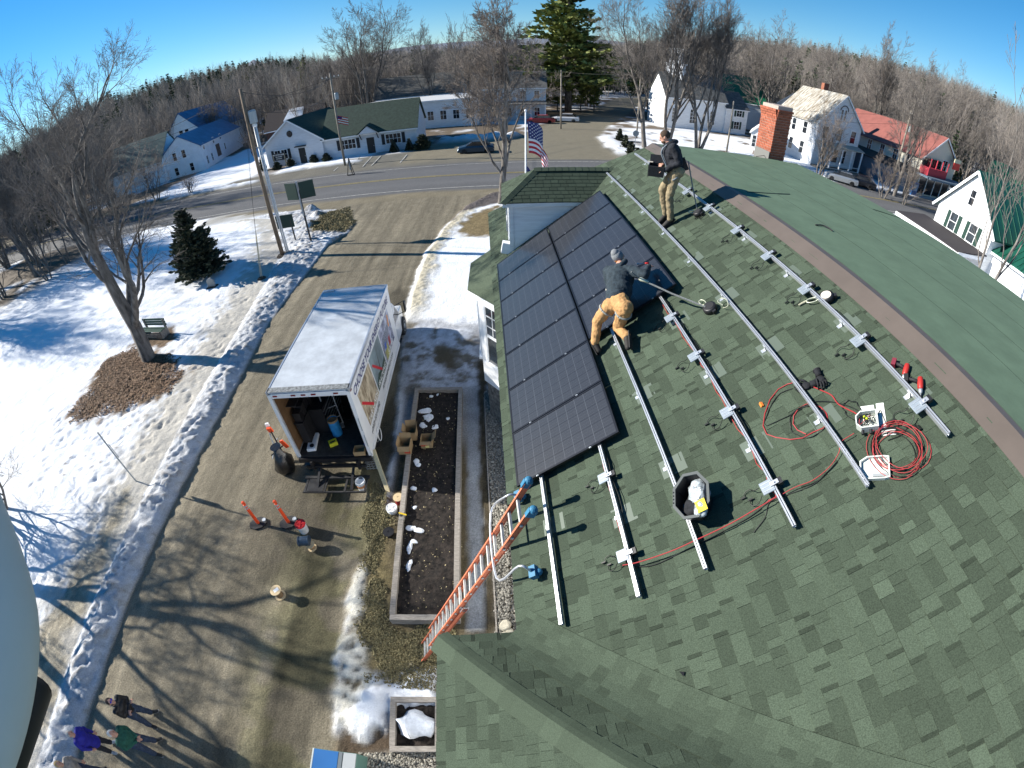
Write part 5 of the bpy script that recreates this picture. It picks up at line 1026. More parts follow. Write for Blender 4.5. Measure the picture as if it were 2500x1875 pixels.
# --- bystanders beside the drive, looking up at the roof
def stander(label, foot, headpx, faceto, cloth, H=1.72, s=1.0, arms='front', hairspec=None, feetw=.17, yaw=0, lean=0):
    b = Vector(foot); f = (Vector(faceto)-b); f.z = 0; f.normalize(); r = f.cross(ZV); u = ZV; top = b+u*H
    # crown found on the photo's ray, so the figure leans exactly as it stands
    hd = VP(headpx[0], headpx[1], b); hd = Vector((b.x, b.y, b.z))+(hd-b)*((H-.13)/max((hd-b).z, .5)) if False else b+Vector(((hd-b).x*.35, (hd-b).y*.35, H-.13))
    k = H/1.75; c = b.lerp(hd, .77); pv = b+u*(.93*k); nk = hd-u*.15*k-f*.02; ch = b.lerp(hd, .80)+f*.01
    J = dict(head=hd, neck=nk, chest=b+(hd-b)*.78, pelvis=b+(hd-b)*.56)
    sw = .17*k
    for q, g in (('L', -1), ('R', 1)):
        J['s'+q] = J['chest']+u*.13*k+r*g*sw
        if arms == 'front': J['e'+q] = J['s'+q]-u*.25*k+r*g*.07-f*.02; J['w'+q] = J['pelvis']+u*.10+f*.19+r*g*.05
        elif arms == 'fold': J['e'+q] = J['s'+q]-u*.24*k+r*g*.05+f*.06; J['w'+q] = J['chest']-u*.09+f*.20-r*g*.08
        else: J['e'+q] = J['s'+q]-u*.27*k+r*g*.09-f*.05; J['w'+q] = J['pelvis']-u*.02+r*g*.21+f*.06
        J['h'+q] = J['pelvis']+r*g*.09*k-u*.04; J['a'+q] = b+r*g*feetw+u*.085; J['k'+q] = (J['h'+q]+J['a'+q])/2+f*.03; J['t'+q] = J['a'+q]+f*.15-u*.04+r*g*.04
    look = (Vector((0, 2, 7))-hd).normalized(); uu = (ZV-look*.0)
    t, JJ = figure('person', label, J, cloth, look, ZV, vox=.012, s=s*k, group=None)
    if hairspec: hair(hairspec[0], hairspec[1], t, JJ['head'], look, ZV, s*k, back=hairspec[2] if len(hairspec) > 2 else 1)
    return t, JJ, look
jk = mat('black_puffer_jacket', (.010, .010, .012), .55, var=.4, vscale=14); blu = mat('royal_blue_coat', (.018, .018, .28), .7, var=.2, vscale=10); grn = mat('bottle_green_fleece', (.012, .075, .055), .9, var=.3, vscale=20); tanc = mat('stone_grey_coat', (.28, .26, .23), .85, var=.2, vscale=12)
greyh = mat('grey_hair', (.42, .40, .37), .9, var=.2, vscale=60); dkh = mat('dark_hair', (.03, .02, .016), .9); sneaker = mat('grey_sneaker', (.30, .30, .30), .8)
shoe = mat('black_shoe', (.02, .02, .02), .6)
c1_ = dict(top=('jacket', jk), legs=('trousers', jeans), feet=('shoe', shoe), sole=sneaker)
t1, j1, lk = stander('bystander in black jacket with blue sunglasses beside the drive, farthest from the frame bottom', G(373, 1757), (262, 1707), (0, 3, 0), c1_, 1.72, arms='fold', hairspec=('hair', dkh, 2))
f_, u_, r_ = basis(lk); M_ = Matrix((r_, f_, u_)).transposed(); m1 = MB()
for q in (-1, 1): m1.sphere(j1['head']+f_*.098+r_*q*.033+u_*.012, (.026, .008, .018), 10, 6, M_)
m1.box(j1['head']+f_*.10+u_*.014, (.03, .006, .005), M_); m1.build('sunglasses', mat('blue_mirror_lens', (.03, .03, .55), .1, .5), t1, True)
t2, j2, lk = stander('bystander in royal blue coat with grey hair, nearest the snow bank', G(276, 1826), (160, 1790), (0, 3, 0), dict(top=('coat', blu), legs=('trousers', mat('dark_trousers', (.02, .022, .03), .85)), feet=('shoe', mat('pale_shoe', (.33, .36, .40), .8)), sole=sneaker), 1.62, arms='side', hairspec=('hair', greyh, 2), feetw=.12)
c_ = MB(); cap(c_, j2['pelvis']-Vector((0, 0, .12)), j2['pelvis']+Vector((0, 0, .12)), .185, .165, 14); remesh(c_, .012, blu, 'coat_skirt', t2, 2, .008)
t3, j3, lk = stander('grey-haired bystander in bottle green fleece with hands clasped', G(384, 1826), (252, 1785), (0, 3, 0), dict(top=('fleece', grn), legs=('trousers', jeans), feet=('shoe', shoe), sole=sneaker), 1.74, arms='front', hairspec=('hair', mat('white_hair', (.60, .57, .52), .9, var=.2, vscale=60)))
t4, j4, lk = stander('bystander in stone grey coat at the bottom edge of the snow bank', Vector((-10.15, -1.42, 0)), (138, 1860), (0, 3, 0), dict(top=('coat', tanc), legs=('trousers', jeans), feet=('shoe', shoe), sole=sneaker), 1.62, arms='side', hairspec=('hair', mat('blond_hair', (.40, .28, .13), .9), 2))
# ------------------------------------------------------------------ box truck (local: x to its right, y forward, origin at rear centre on the ground)
TA = -0.0218; TW, TLn, TZ, TB = 2.44, 5.72, 3.50, .90
tf = Vector((math.sin(TA), math.cos(TA), 0)); trt = Vector((math.cos(TA), -math.sin(TA), 0)); tor = Vector((-4.193, 8.465, 0))-trt*TW/2
truck = thing('box_truck', 'white box truck with open rear and energy lettering on its side', 'truck', tor, -TA)
gel = mat('truck_roof_white', (.50, .53, .56), .5, var=.16, vscale=1.6); wht = mat('truck_side_white', (.74, .75, .76), .35, var=.04, vscale=2)
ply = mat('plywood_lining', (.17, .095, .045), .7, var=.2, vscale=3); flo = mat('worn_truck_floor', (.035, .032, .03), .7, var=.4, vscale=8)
h = TW/2
MB().box((0, TLn/2, TZ-.02), (TW-.04, TLn-.04, .04)).build('roof_skin', gel, truck)
MB().box((0, .11, TZ+.004), (TW-.02, .20, .012)).build('roof_edge_strip', mat('grey_roof_strip', (.20, .21, .21), .7, var=.5, vscale=14), truck)
m1 = MB(); 
for s in (-1, 1): m1.box((s*(h-.02), TLn/2, TZ-.045), (.05, TLn, .11))
m1.box((0, TLn-.02, TZ-.045), (TW-.09, .05, .11)); m1.build('roof_rail', alu, truck)
MB().box((-h+.25, TLn-.12, TZ+.01), (.42, .12, .03)).build('roof_patch', steel, truck)
for s in (-1, 1):
    sd_ = MB().box((s*(h-.022), TLn/2, (TZ+TB)/2-.03), (.03, TLn-.1, TZ-TB-.12)).build('side_panel', wht, truck)
    MB().box((s*(h-.012), TLn/2, TB+.03), (.05, TLn, .13)).build('side_rail', alu if s < 0 else wht, truck)
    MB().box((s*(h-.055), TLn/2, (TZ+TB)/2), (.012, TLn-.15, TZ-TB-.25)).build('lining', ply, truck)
    MB().box((s*(h-.055), .03, (TZ+TB)/2-.04), (.11, .06, TZ-TB-.08)).build('door_post', wht, truck)
    MB().box((s*(h-.10), .05, (TZ+TB)/2), (.02, .07, TZ-TB-.3)).build('door_track', steel, truck)
MB().box((0, .03, TZ-.13), (TW-.22, .06, .15)).build('door_header', wht, truck)
MB().box((0, TLn-.03, (TZ+TB)/2), (TW-.06, .04, TZ-TB-.1)).build('front_wall', wht, truck)
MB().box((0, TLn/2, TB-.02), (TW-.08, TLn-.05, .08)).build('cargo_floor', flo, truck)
MB().box((0, .9, TZ-.20), (TW-.26, 1.7, .03)).build('rolled_door', wht, truck)
redl = mat('red_marker_lens', (.20, .012, .012), .3)
for xx in (-.98, -.42, -.12, .18, .82): MB().box((xx, -.008, TZ-.125), (.13, .02, .04)).build('marker_light', redl, truck)
MB().box((h+.004, .10, TZ-.12), (.012, .10, .05)).build('marker_light', redl, truck)
for k, z in enumerate((1.35, 2.0)): MB().tube([(h-.02, -.01, z), (h-.0, -.06, z+.02), (h-.0, -.06, z+.42), (h-.02, -.01, z+.44)], .012, 6).build('grab_handle', steel, truck)
m1 = MB(); m1.box((0, -.03, TB-.09), (TW-.1, .10, .16)); m1.box((0, -.12, TB-.30), (TW-.5, .06, .10)); 
for s in (-1, 1): m1.box((s*.75, -.10, TB-.25), (.08, .16, .35)); m1.box((s*.55, -.45, .42), (.07, .75, .06), Matrix.Rotation(.35, 3, 'X'))
m1.build('rear_bumper', black, truck)
gate = MB(); gate.box((0, -.88, .30), (2.0, .05, .05)); gate.box((0, -.35, .34), (2.1, .10, .05))
for s in (-.95, -.3, .35, .98): gate.box((s, -.62, .31), (.06, .55, .04))
gate.box((-.62, -.62, .335), (.55, .50, .012)); gate.build('lift_gate', mat('dark_steel_gate', (.03, .03, .032), .6, .3, var=.3), truck)
# cab and chassis
cabm = mat('cab_white', (.72, .73, .74), .25, var=.02, coat=.5)
sec = [(-.98, .45), (-1.0, 1.35), (-.86, 2.02), (.86, 2.02), (1.0, 1.35), (.98, .45)]
def loft(name, secs, m, parent, smooth=False):
    mb = MB(); n = len(secs[0][1]); 
    for y, s_ in secs: mb.v += [(x, y, z) for x, z in s_]
    mb.f = [(i*n+k, i*n+(k+1) % n, (i+1)*n+(k+1) % n, (i+1)*n+k) for i in range(len(secs)-1) for k in range(n)]+[tuple(range(n-1, -1, -1)), tuple((len(secs)-1)*n+k for k in range(n))]; mb.m = [0]*len(mb.f)
    o = mb.build(name, m, parent, smooth); return bevel(o, .03, 2)
y0 = TLn+.04; S = lambda top, w, bot=.45: [(-w, bot), (-w, min(1.35, top)), (-w*.88, top), (w*.88, top), (w, min(1.35, top)), (w, bot)]
loft('cab_body', [(y0, S(2.05, 1.0)), (y0+1.05, S(2.05, 1.0)), (y0+1.28, S(2.0, 1.0)), (y0+1.75, S(1.36, .98)), (y0+2.45, S(1.22, .92)), (y0+2.55, S(1.05, .90))], cabm, truck)
MB().add([(-.84, y0+1.31, 1.99), (.84, y0+1.31, 1.99), (.92, y0+1.74, 1.40), (-.92, y0+1.74, 1.40)], [(0, 3, 2, 1)]).build('windshield', dglass, truck)
MB().add([(.885, y0+1.22, 1.95), (.885, y0+.45, 1.95), (1.008, y0+.42, 1.38), (1.008, y0+1.55, 1.38)], [(0, 1, 2, 3)]).build('side_window', dglass, truck)
dr = MB().box((1.004, y0+.95, .95), (.02, 1.12, .80)).build('cab_door', cabm, truck); MB().box((1.02, y0+.50, 1.18), (.02, .12, .03)).build('door_handle', black, dr)
for y in (y0+2.05, 1.30):
    for s in (-1, 1):
        wh = MB().lathe([(.30, -.13), (.40, -.12), (.42, 0), (.40, .12), (.30, .13)], 20, (s*.90, y, .42), Matrix.Rotation(PI/2, 3, 'Y')).build('tyre', rubber, truck, True)
        MB().lathe([(.22, -.02), (.24, .136), (.16, .12), (.08, .14), (.001, .14)], 14, (s*.90, y, .42), Matrix.Rotation(s*PI/2, 3, 'Y')).build('wheel_rim', steel, wh)
MB().box((0, TLn/2+.8, .70), (.9, 6.0, .18)).build('chassis', black, truck)
for s in (-1, 1):
    MB().tube([(s*1.0, y0+1.45, 1.35), (s*1.28, y0+1.52, 1.45), (s*1.30, y0+1.50, 1.95), (s*.95, y0+1.30, 1.85)], .016, 6).box((s*1.33, y0+1.5, 1.70), (.06, .20, .42)).build('mirror', black, truck)
    MB().box((s*.98, y0+.65, .42), (.18, .8, .06)).build('cab_step', black, truck)
    MB().box((s*.70, y0+2.55, .92), (.26, .05, .16)).build('headlight', glass, truck)
MB().lathe([(.001, -.01), (.17, -.01), (.17, .01), (.001, .01)], 16, (h+.04, 1.15, TB-.05), Matrix.Rotation(PI/2, 3, 'Y')).build('side_reflector', wht, truck) if False else MB().tube([(h+.02, 1.0+.17*math.cos(a), .78+.25*math.sin(a)) for a in np.linspace(0, 2*PI, 15)], .018, 6).build('hanging_strap', wht, truck)
# graphics on the right-hand side: flat print on the panel
RX = h-.004
def gr(name, poly, m, d=0.0): MB().add([(RX+.0015+d, y, z) for y, z in poly], [tuple(range(len(poly)))]).build(name, m, truck)
def gtxt(txt, size, m, y, z, sh=.22, d=.004, bold=0.0, align='LEFT', xs=1.0):
    me = text_mesh(txt, size, m, ext=.001, shear=sh, bold=bold, align=align)
    o = link(bpy.data.objects.new('lettering', me), truck); o.matrix_local = Matrix(((0, 0, 1, RX+d), (xs, 0, 0, y), (0, 1, 0, z), (0, 0, 0, 1))); return o
navy = mat('navy_ink', (.02, .03, .16), .5); ink = mat('black_ink', (.02, .02, .025), .5); whi = mat('white_ink', (.78, .78, .76), .5); rink = mat('red_ink', (.55, .02, .03), .5)
pz0, pz1 = 1.55, 2.92; ys3 = [.45, 2.0, 3.5, 5.15]
pics = [mat('print_of_brown_tar_field', (.30, .19, .09), .5, var=.55, vscale=2.0, col2=(.42, .36, .26), stretch=(1, 3, 1)), mat('print_of_grey_drilling_sky', (.20, .26, .28), .5, var=.35, vscale=1.2), mat('print_of_blue_solar_scene', (.10, .13, .32), .5, var=.7, vscale=3.5, col2=(.34, .36, .45))]
for k in range(3):
    a, b = ys3[k]+.04, ys3[k+1]-.04; sk = .10
    gr('picture_print', [(a+sk, pz0), (b+sk, pz0), (b-sk, pz1), (a-sk, pz1)][::1], pics[k])
gr('picture_print', [(2.15, 1.55), (3.5, 1.55), (3.46, 2.0), (2.9, 1.86), (2.5, 2.0), (2.14, 1.8)], mat('print_of_dark_hills', (.03, .06, .04), .5), .001)
gr('picture_print', [(2.72, 1.9), (2.86, 1.9), (2.80, 2.75)], mat('print_of_rig', (.07, .08, .09), .5), .002)
gr('picture_print', [(3.75, 1.55), (4.35, 1.55), (4.2, 2.05), (3.7, 1.95)], mat('print_of_yellow_grass', (.36, .34, .12), .5, var=.5, vscale=6), .001)
gr('picture_print', [(3.62, 2.05), (4.5, 2.15), (4.75, 2.55), (3.66, 2.5)], mat('print_of_solar_array', (.18, .20, .26), .5, var=.8, vscale=22), .001)
gr('picture_print', [(4.35, 1.75), (4.62, 1.75), (4.6, 2.1), (4.38, 2.1)], mat('print_of_red_shirt', (.35, .03, .04), .5), .002)
gr('picture_print', [(3.80, 1.95), (4.02, 1.95), (4.0, 2.22), (3.82, 2.22)], mat('print_of_blue_shirt', (.03, .10, .45), .5), .002)
gr('picture_print', [(4.70, 2.35), (4.86, 2.30), (4.90, 2.72), (4.76, 2.80)], mat('print_of_orange_figure', (.70, .28, .06), .5), .002)
for a, b in (((.52, 2.52), (1.38, 1.72)), ((2.12, 2.60), (2.98, 1.80))):
    d = Vector((b[0]-a[0], b[1]-a[1])).normalized(); n = Vector((-d.y, d.x))*.045
    gr('red_slash', [(a[0]-n.x, a[1]-n.y), (b[0]-n.x, b[1]-n.y), (b[0]+n.x, b[1]+n.y), (a[0]+n.x, a[1]+n.y)], rink, .004)
gtxt('CHOOSE YOUR ENERGY FUTURE', .34, navy, .20, 3.13, bold=.005, xs=1.0)
for t_, y_ in (('TAR SANDS', .62), ('FRACKING', 2.22), ('SOLAR', 4.05)): gtxt(t_, .27, whi, y_, 1.67, bold=.004, xs=.93 if y_ < 3 else 1)
gtxt('(207) 221-6342', .22, ink, .55, 1.32, xs=.95); gtxt('REVISIONENERGY.COM', .185, ink, 2.55, 1.32)
# cargo: things that stand in or on the truck
def TP(x, y, z): return tor+trt*x+tf*y+ZV*z
def tthing(name, label, cat, x, y, z=TB+.02, rot=0, group=None): return thing(name, label, cat, TP(x, y, z), -TA+rot, group)
q = tthing('cardboard_tube', 'blue cardboard tube bin with brown open top inside the truck', 'bin', -.10, .95); tubeb = mat('blue_printed_card', (.02, .22, .50), .6, var=.15); brn = mat('brown_card', (.30, .20, .11), .8, var=.1)
MB().lathe([(.17, 0), (.17, .62), (.158, .62), (.158, .03), (.001, .03)], 18).build('tube_wall', tubeb, q, False); MB().lathe([(.172, .58), (.172, .66), (.16, .66), (.16, .30)], 18).build('card_lining', brn, q)
q = tthing('yellow_box', 'small yellow carton lying on the truck floor by the blue bin', 'carton', -.12, .48, rot=.5); bevel(MB().box((0, 0, .07), (.26, .20, .14)).build('carton_body', mat('yellow_carton', (.62, .58, .03), .6), q), .005); MB().box((0, -.02, .142), (.16, .06, .003)).build('print', ink, q)
q = tthing('white_case', 'long white plastic case at the left rear corner of the truck floor', 'case', -.82, .55, rot=.12); bevel(MB().box((0, 0, .06), (.30, .72, .12)).build('case_body', white, q), .02); MB().lathe([(.07, 0), (.07, .03), (.001, .035)], 14, (.02, -.22, .12)).build('knob', black, q)
q = tthing('tool_chest', 'black wheeled tool chest with silver drawer edges inside the truck', 'tool chest', -.62, 1.75); MB().box((0, 0, .5), (.55, 1.5, 1.0)).build('chest_body', black, q)
for k in range(6): MB().box((.285, 0, .12+.15*k), (.02, 1.4, .02)).build('drawer_edge', steel, q)
q = tthing('shelf_rack', 'grey steel shelf rack along the left wall inside the truck', 'shelf rack', -.85, 3.3)
for y in (-1.2, 0, 1.2): MB().box((.22, y, .95), (.04, .04, 1.9)).box((-.22, y, .95), (.04, .04, 1.9)).build('post', steel, q)
for z in (.5, 1.1, 1.7): MB().box((0, 0, z), (.5, 2.5, .03)).build('shelf', steel, q)
for k, (x, y, a) in enumerate(((.2, 1.3, .5), (.45, 1.8, -.3))):
    q = tthing('hand_truck', ('silver dolly frame leaning inside the truck behind the blue bin', 'dark folding trolley leaning near the right wall inside the truck')[k], 'dolly', x-.4, y, rot=a)
    m_ = (steel, black)[k]; MB().tube([(-.2, 0, 0), (-.2, .25, 1.25), (.2, .25, 1.25), (.2, 0, 0)], .022, 8).build('frame', m_, q); MB().box((0, -.1, .03), (.42, .26, .02)).build('toe_plate', m_, q)
    for z in (.3, .7): MB().box((0, .25*z/1.25, z), (.4, .03, .03)).build('crossbar', m_, q)
q = tthing('black_rack', 'tall black equipment rack just inside the truck\'s left door post', 'rack', -.93, 1.55); MB().box((0, 0, 1.0), (.30, 2.3, .04)).box((0, 0, 1.7), (.30, 2.3, .04)).build('shelf', black, q)
for k in range(9): MB().box((.02, -1.0+.25*k, 1.2+(k % 3)*.04), (.24, .20, .34+.06*(k % 2))).build('case', (black, rubber, MATS['blue_printed_card'] if k == 7 else black)[k % 3], q); MB().box((0, -1.0+.25*k, .55), (.26, .22, .8)).build('case', rubber, q)
def carton(root, L, W, H, flaps, m, t=.006):
    b = MB(); b.box((0, 0, t/2), (L, W, t)); 
    for s in (-1, 1): b.box((s*(L/2-t/2), 0, H/2), (t, W, H)); b.box((0, s*(W/2-t/2), H/2), (L-2*t, t, H))
    b.build('box_body', m, root)
    for (ax, s, ang, ln) in flaps:
        c = Vector((s*L/2, 0, H)) if ax == 0 else Vector((0, s*W/2, H)); d = Vector((s*math.cos(ang), 0, math.sin(ang))) if ax == 0 else Vector((0, s*math.cos(ang), math.sin(ang)))
        wv = Vector((0, 1, 0)) if ax == 0 else Vector((1, 0, 0)); w_ = W if ax == 0 else L; nn = d.cross(wv); M = Matrix((wv, d, nn if nn.length else ZV)).transposed()
        MB().box(c+d*ln/2, (w_-.01, ln, t), M).build('flap', m, root)
card = mat('kraft_cardboard', (.34, .235, .125), .85, var=.1, vscale=5); 
q = tthing('cardboard_box', 'small cardboard box on the rear edge of the truck floor', 'box', .83, .12, rot=.05); carton(q, .34, .28, .17, [], card)
q = tthing('blue_cooler', 'small blue case beside the cardboard box at the truck\'s rear corner', 'case', 1.02, .40); bevel(MB().box((-.0, 0, .1), (.16, .3, .2)).build('case_body', mat('blue_case', (.02, .05, .20), .5), q), .02)
q = tthing('plank', 'pale plank leaning from the truck\'s rear to the ground', 'plank', 0, 0, 0); A_, B_ = Vector(G(911, 1098, .98)), G(948, 1202, .03); m1 = MB().bar(A_-Vector(q.location), B_-Vector(q.location), .14, .035, (0, 1, 0)); o = m1.build('board', mat('pale_lumber', (.52, .44, .27), .8, var=.15, stretch=(6, 6, 1)), q); o.matrix_parent_inverse = q.matrix_basis.inverted() @ Matrix.Translation(q.location)
# ------------------------------------------------------------------ things on the drive
def gthing(name, label, cat, px, z=0.0, rot=0, group=None, dz=0): p = G(*px, z); return thing(name, label, cat, (p.x, p.y, z+dz), rot, group)
for lab, px in (('leftmost orange delineator post on a black rubber base', (632, 1279)), ('orange delineator post beside the bucket with a red lid', (706, 1277))):
    q = gthing('delineator_post', lab, 'traffic post', px, 0, .4, 'orange delineator posts on the drive')
    MB().lathe([(.052, .06), (.045, .95), (.045, 1.0), (.028, 1.01), (.028, 1.04), (.05, 1.05), (.05, 1.10), (.03, 1.13), (.001, 1.13)], 14).build('post', orange, q, False)
    for z in (.80, .91): MB().lathe([(.0495, z), (.0485, z+.06)], 14).build('reflective_band', mat('silver_reflective_band', (.42, .42, .45), .35), q)
    m1 = MB(); m1.prism([Vector((.30*math.cos(a), .22*math.sin(a), 0)) for a in np.linspace(PI/8, 2*PI+PI/8, 9)[:-1]], (0, 0, .06)); m1.build('rubber_base', rubber, q)
    MB().lathe([(.07, .06), (.06, .075), (.02, .075)], 12, (.2, .05, 0)).build('base_plug', steel, q)
def bucket(label, px, m, lidm, r=.15, hh=.37, rot=0, open_=False, band=None):
    q = gthing('bucket', label, 'bucket', px, 0, rot); prof = [(r*.86, 0), (r, hh), (r*1.05, hh), (r*1.05, hh-.03)]
    b = MB(); b.lathe([(r*.86, 0), (r, hh), (r*.94, hh), (r*.82, .02), (.001, .02)] if open_ else [(r*.86, 0), (r, hh-.01), (.001, hh-.01)], 22).build('bucket_body', m, q); MB().lathe([(r*.98, hh-.09), (r*1.06, hh-.085), (r*1.06, hh-.06), (r*.98, hh-.055)], 22).build('rim_ring', m, q)
    if lidm: MB().lathe([(r*1.08, hh-.03), (r*1.08, hh+.012), (r*.98, hh+.014), (r*.95, hh), (.001, hh)], 22).build('lid', lidm, q); MB().box((0, 0, hh+.008), (.04, r*1.7, .02)).box((0, 0, hh+.007), (r*1.7, .03, .012)).build('lid_rib', lidm, q)
    MB().tube([(r*1.06*math.cos(a), r*1.06*math.sin(a)*.9, hh-.10-.10*math.sin(a)*.8) for a in np.linspace(0, PI, 9)], .004, 5).build('wire_handle', steel, q)
    if band: MB().lathe([(r*.935, .14), (r*.97, .24)], 22).build('label_band', band, q)
    return q
wbk = mat('white_bucket_plastic', (.70, .72, .74), .5, var=.05)
bucket('open white bucket with an orange label band in the truck\'s shadow', (886, 1192), wbk, None, open_=True, band=mat('orange_label', (.62, .28, .12), .6, var=.4, vscale=9))
bucket('white bucket with a red lid beside the right orange post', (744, 1296), wbk, redm, rot=.2)
bucket('white lidded bucket at the corner post of the garden bed', (960, 1250), wbk, white, hh=.22, rot=.8)
def spool(label, px, col, r, hh, wire, lying=False, z=0.0, rr=None, paper=None):
    q = gthing('wire_spool', label, 'spool', px, z, .4); rr = rr or r
    M = Matrix.Rotation(PI/2, 3, 'Y') if lying else Matrix.Identity(3); off = Vector((0, 0, r)) if lying else Vector((0, 0, 0)); sh = Vector((0, 0, -hh/2)) if lying else Vector((0, 0, 0))
    def lt(p): b = MB(); b.lathe([(a, z_-hh/2 if lying else z_) for a, z_ in p], 22, off, M); return b
    lt([(.001, 0), (r, 0), (r, .02), (.001, .02)]).build('flange', col, q); lt([(.001, hh-.02), (r, hh-.02), (r, hh), (.03, hh), (.03, hh-.01), (.001, hh-.01)]).build('flange', col, q)
    lt([(rr*.62, .02), (rr*.66, hh/2), (rr*.62, hh-.02)]).build('wire_winding', wire, q)
    if paper and not lying: MB().box((.02, .0, hh+.002), (.14, .10, .003), Matrix.Rotation(.4, 3, 'Z')).build('paper_label', white, q)
    return q
plyc = mat('pale_plywood', (.60, .46, .27), .7, var=.12, vscale=4)
spool('empty pale plywood wire spool standing alone on the drive', (685, 1454), plyc, .155, .33, mat('spool_core', (.20, .13, .07), .8), paper=True)
spool('plywood spool of red wire on the garden bed corner', (977, 1228), plyc, .15, .30, redp, z=.0, rr=.19)
spool('black spool standing at the left timber of the garden bed', (953, 1308), black, .155, .22, rubber)
q = spool('small plywood spool tipped under the dark blue reel', (763, 1338), plyc, .13, .20, brn)
q = gthing('cable_reel', 'dark blue cable reel lying on its side on top of the small spool', 'reel', (752, 1334), .0, .15, dz=.30); MB().lathe([(.001, -.16), (.15, -.16), (.15, -.14), (.135, -.13), (.135, .13), (.15, .14), (.15, .16), (.001, .16)], 20, (0, 0, 0), Matrix.Rotation(PI/2, 3, 'Y')).build('reel_body', mat('dark_blue_wire', (.03, .05, .08), .35, var=.3), q)
q = gthing('caulk_gun', 'yellow handled tool lying across the timber edge of the bed', 'tool', (985, 1256), .36, -.3); MB().tube([(-.14, 0, .02), (.10, 0, .02)], .024, 8).build('barrel', mat('yellow_tool', (.75, .50, .02), .5), q); MB().tube([(.10, 0, .02), (.22, .02, .02)], .012, 6).build('tip', black, q); MB().box((-.15, -.03, .02), (.03, .10, .03)).build('handle', black, q)
# bags and poles left of the truck
q = gthing('trash_bag', 'black plastic trash bags tied at the neck on the drive left of the truck', 'bag', (705, 1150), 0, .2); bagm = mat('black_bin_bag', (.008, .008, .009), .28, var=.5, vscale=20, bump=1.0, bscale=9, spec=.7)
m1 = MB(); m1.lathe([(.03, .85), (.06, .80), (.16, .66), (.24, .42), (.26, .2), (.18, .03), (.001, .0)][::-1], 20); o = m1.build('bag', bagm, q, True)
for v in o.data.vertices: v.co += Vector(mnoise.noise_vector(v.co*7))*.07
MB().lathe([(.14, .94), (.03, .84), (.13, .92)], 14).build('bag_neck', bagm, q); q.scale = (1.3, 1.3, 1.25)
q = gthing('folded_stand', 'silver and black folded barricade stand with orange ends beside the black bags', 'stand', (693, 1128), 0, .3)
for k, (a, b) in enumerate((((-.15, .1, 0), (-.1, .35, 1.0)), ((.1, .05, 0), (-.02, .3, 1.05)), ((-.25, 0, .4), (.15, .2, .5)), ((-.3, .1, .15), (.05, .3, .75)))): MB().tube([a, b], .022, 7).build('leg', (steel, black, black, steel)[k], q)
MB().box((-.05, .36, 1.1), (.13, .06, .26), Matrix.Rotation(.3, 3, 'X')).build('orange_end', orange, q); MB().box((.2, .2, .55), (.10, .05, .34), Matrix.Rotation(-.3, 3, 'Y')).build('orange_end', orange, q); MB().box((-.08, .42, 1.27), (.10, .05, .12)).build('white_end', white, q); q.scale = (1.15, 1.15, 1.05)
q = gthing('trash_bag', 'crumpled black bag lying on the lift gate behind the truck', 'bag', (768, 1140), .3, .0); o = MB().sphere((0, 0, .13), (.30, .2, .15), 18, 10).build('bag', bagm, q, True)
for v in o.data.vertices: v.co += Vector(mnoise.noise_vector(v.co*6))*.08
q = gthing('milk_crate', 'small grey wire crate under the right end of the lift gate', 'crate', (910, 1138), 0, .1)
for z in (.05, .16, .27): MB().box((0, -.14, z), (.34, .015, .03)).box((0, .14, z), (.34, .015, .03)).box((-.165, 0, z), (.015, .28, .03)).box((.165, 0, z), (.015, .28, .03)).build('crate_band', steel, q)
for x in (-.16, -.05, .05, .16):
    for y in (-.14, .14): MB().box((x, y, .15), (.02, .02, .28)).build('crate_post', steel, q)
# cardboard boxes by the bed
ctape = mat('red_carton_print', (.50, .04, .02), .6); ylab = mat('yellow_white_label', (.70, .62, .25), .6)
p = G(1006, 1066, .34); q = thing('cardboard_box', 'open cardboard box standing on the bed timber, farther of the stacked pair', 'box', (p.x, p.y, .34), .05, 'cardboard boxes at the garden bed'); carton(q, .36, .36, .34, [(1, 1, 1.1, .18), (0, 1, 1.25, .2), (0, -1, 1.2, .16)], card)
p = G(992, 1098, .34); q = thing('cardboard_box', 'open cardboard box with a red printed corner, nearer of the stacked pair', 'box', (p.x, p.y, .34), -.02, 'cardboard boxes at the garden bed'); carton(q, .38, .40, .36, [(1, 1, 1.2, .16), (1, -1, -.9, .16), (0, -1, 1.4, .12)], card); MB().box((.09, -.203, .12), (.18, .004, .12)).build('red_print', ctape, q)
p = G(1043, 1080, .3); q = thing('cardboard_box', 'cardboard box tipped on its side on the dark soil, red and yellow labels', 'box', (p.x, p.y, .22), .02, 'cardboard boxes at the garden bed'); carton(q, .36, .36, .30, [(0, 1, .9, .24), (1, -1, .3, .20)], card); MB().box((-.183, -.0, .18), (.004, .22, .20)).box((-.08, -.183, .18), (.20, .004, .16)).build('red_print', ctape, q); MB().box((.02, -.186, .08), (.12, .004, .10)).build('paper_label', ylab, q)
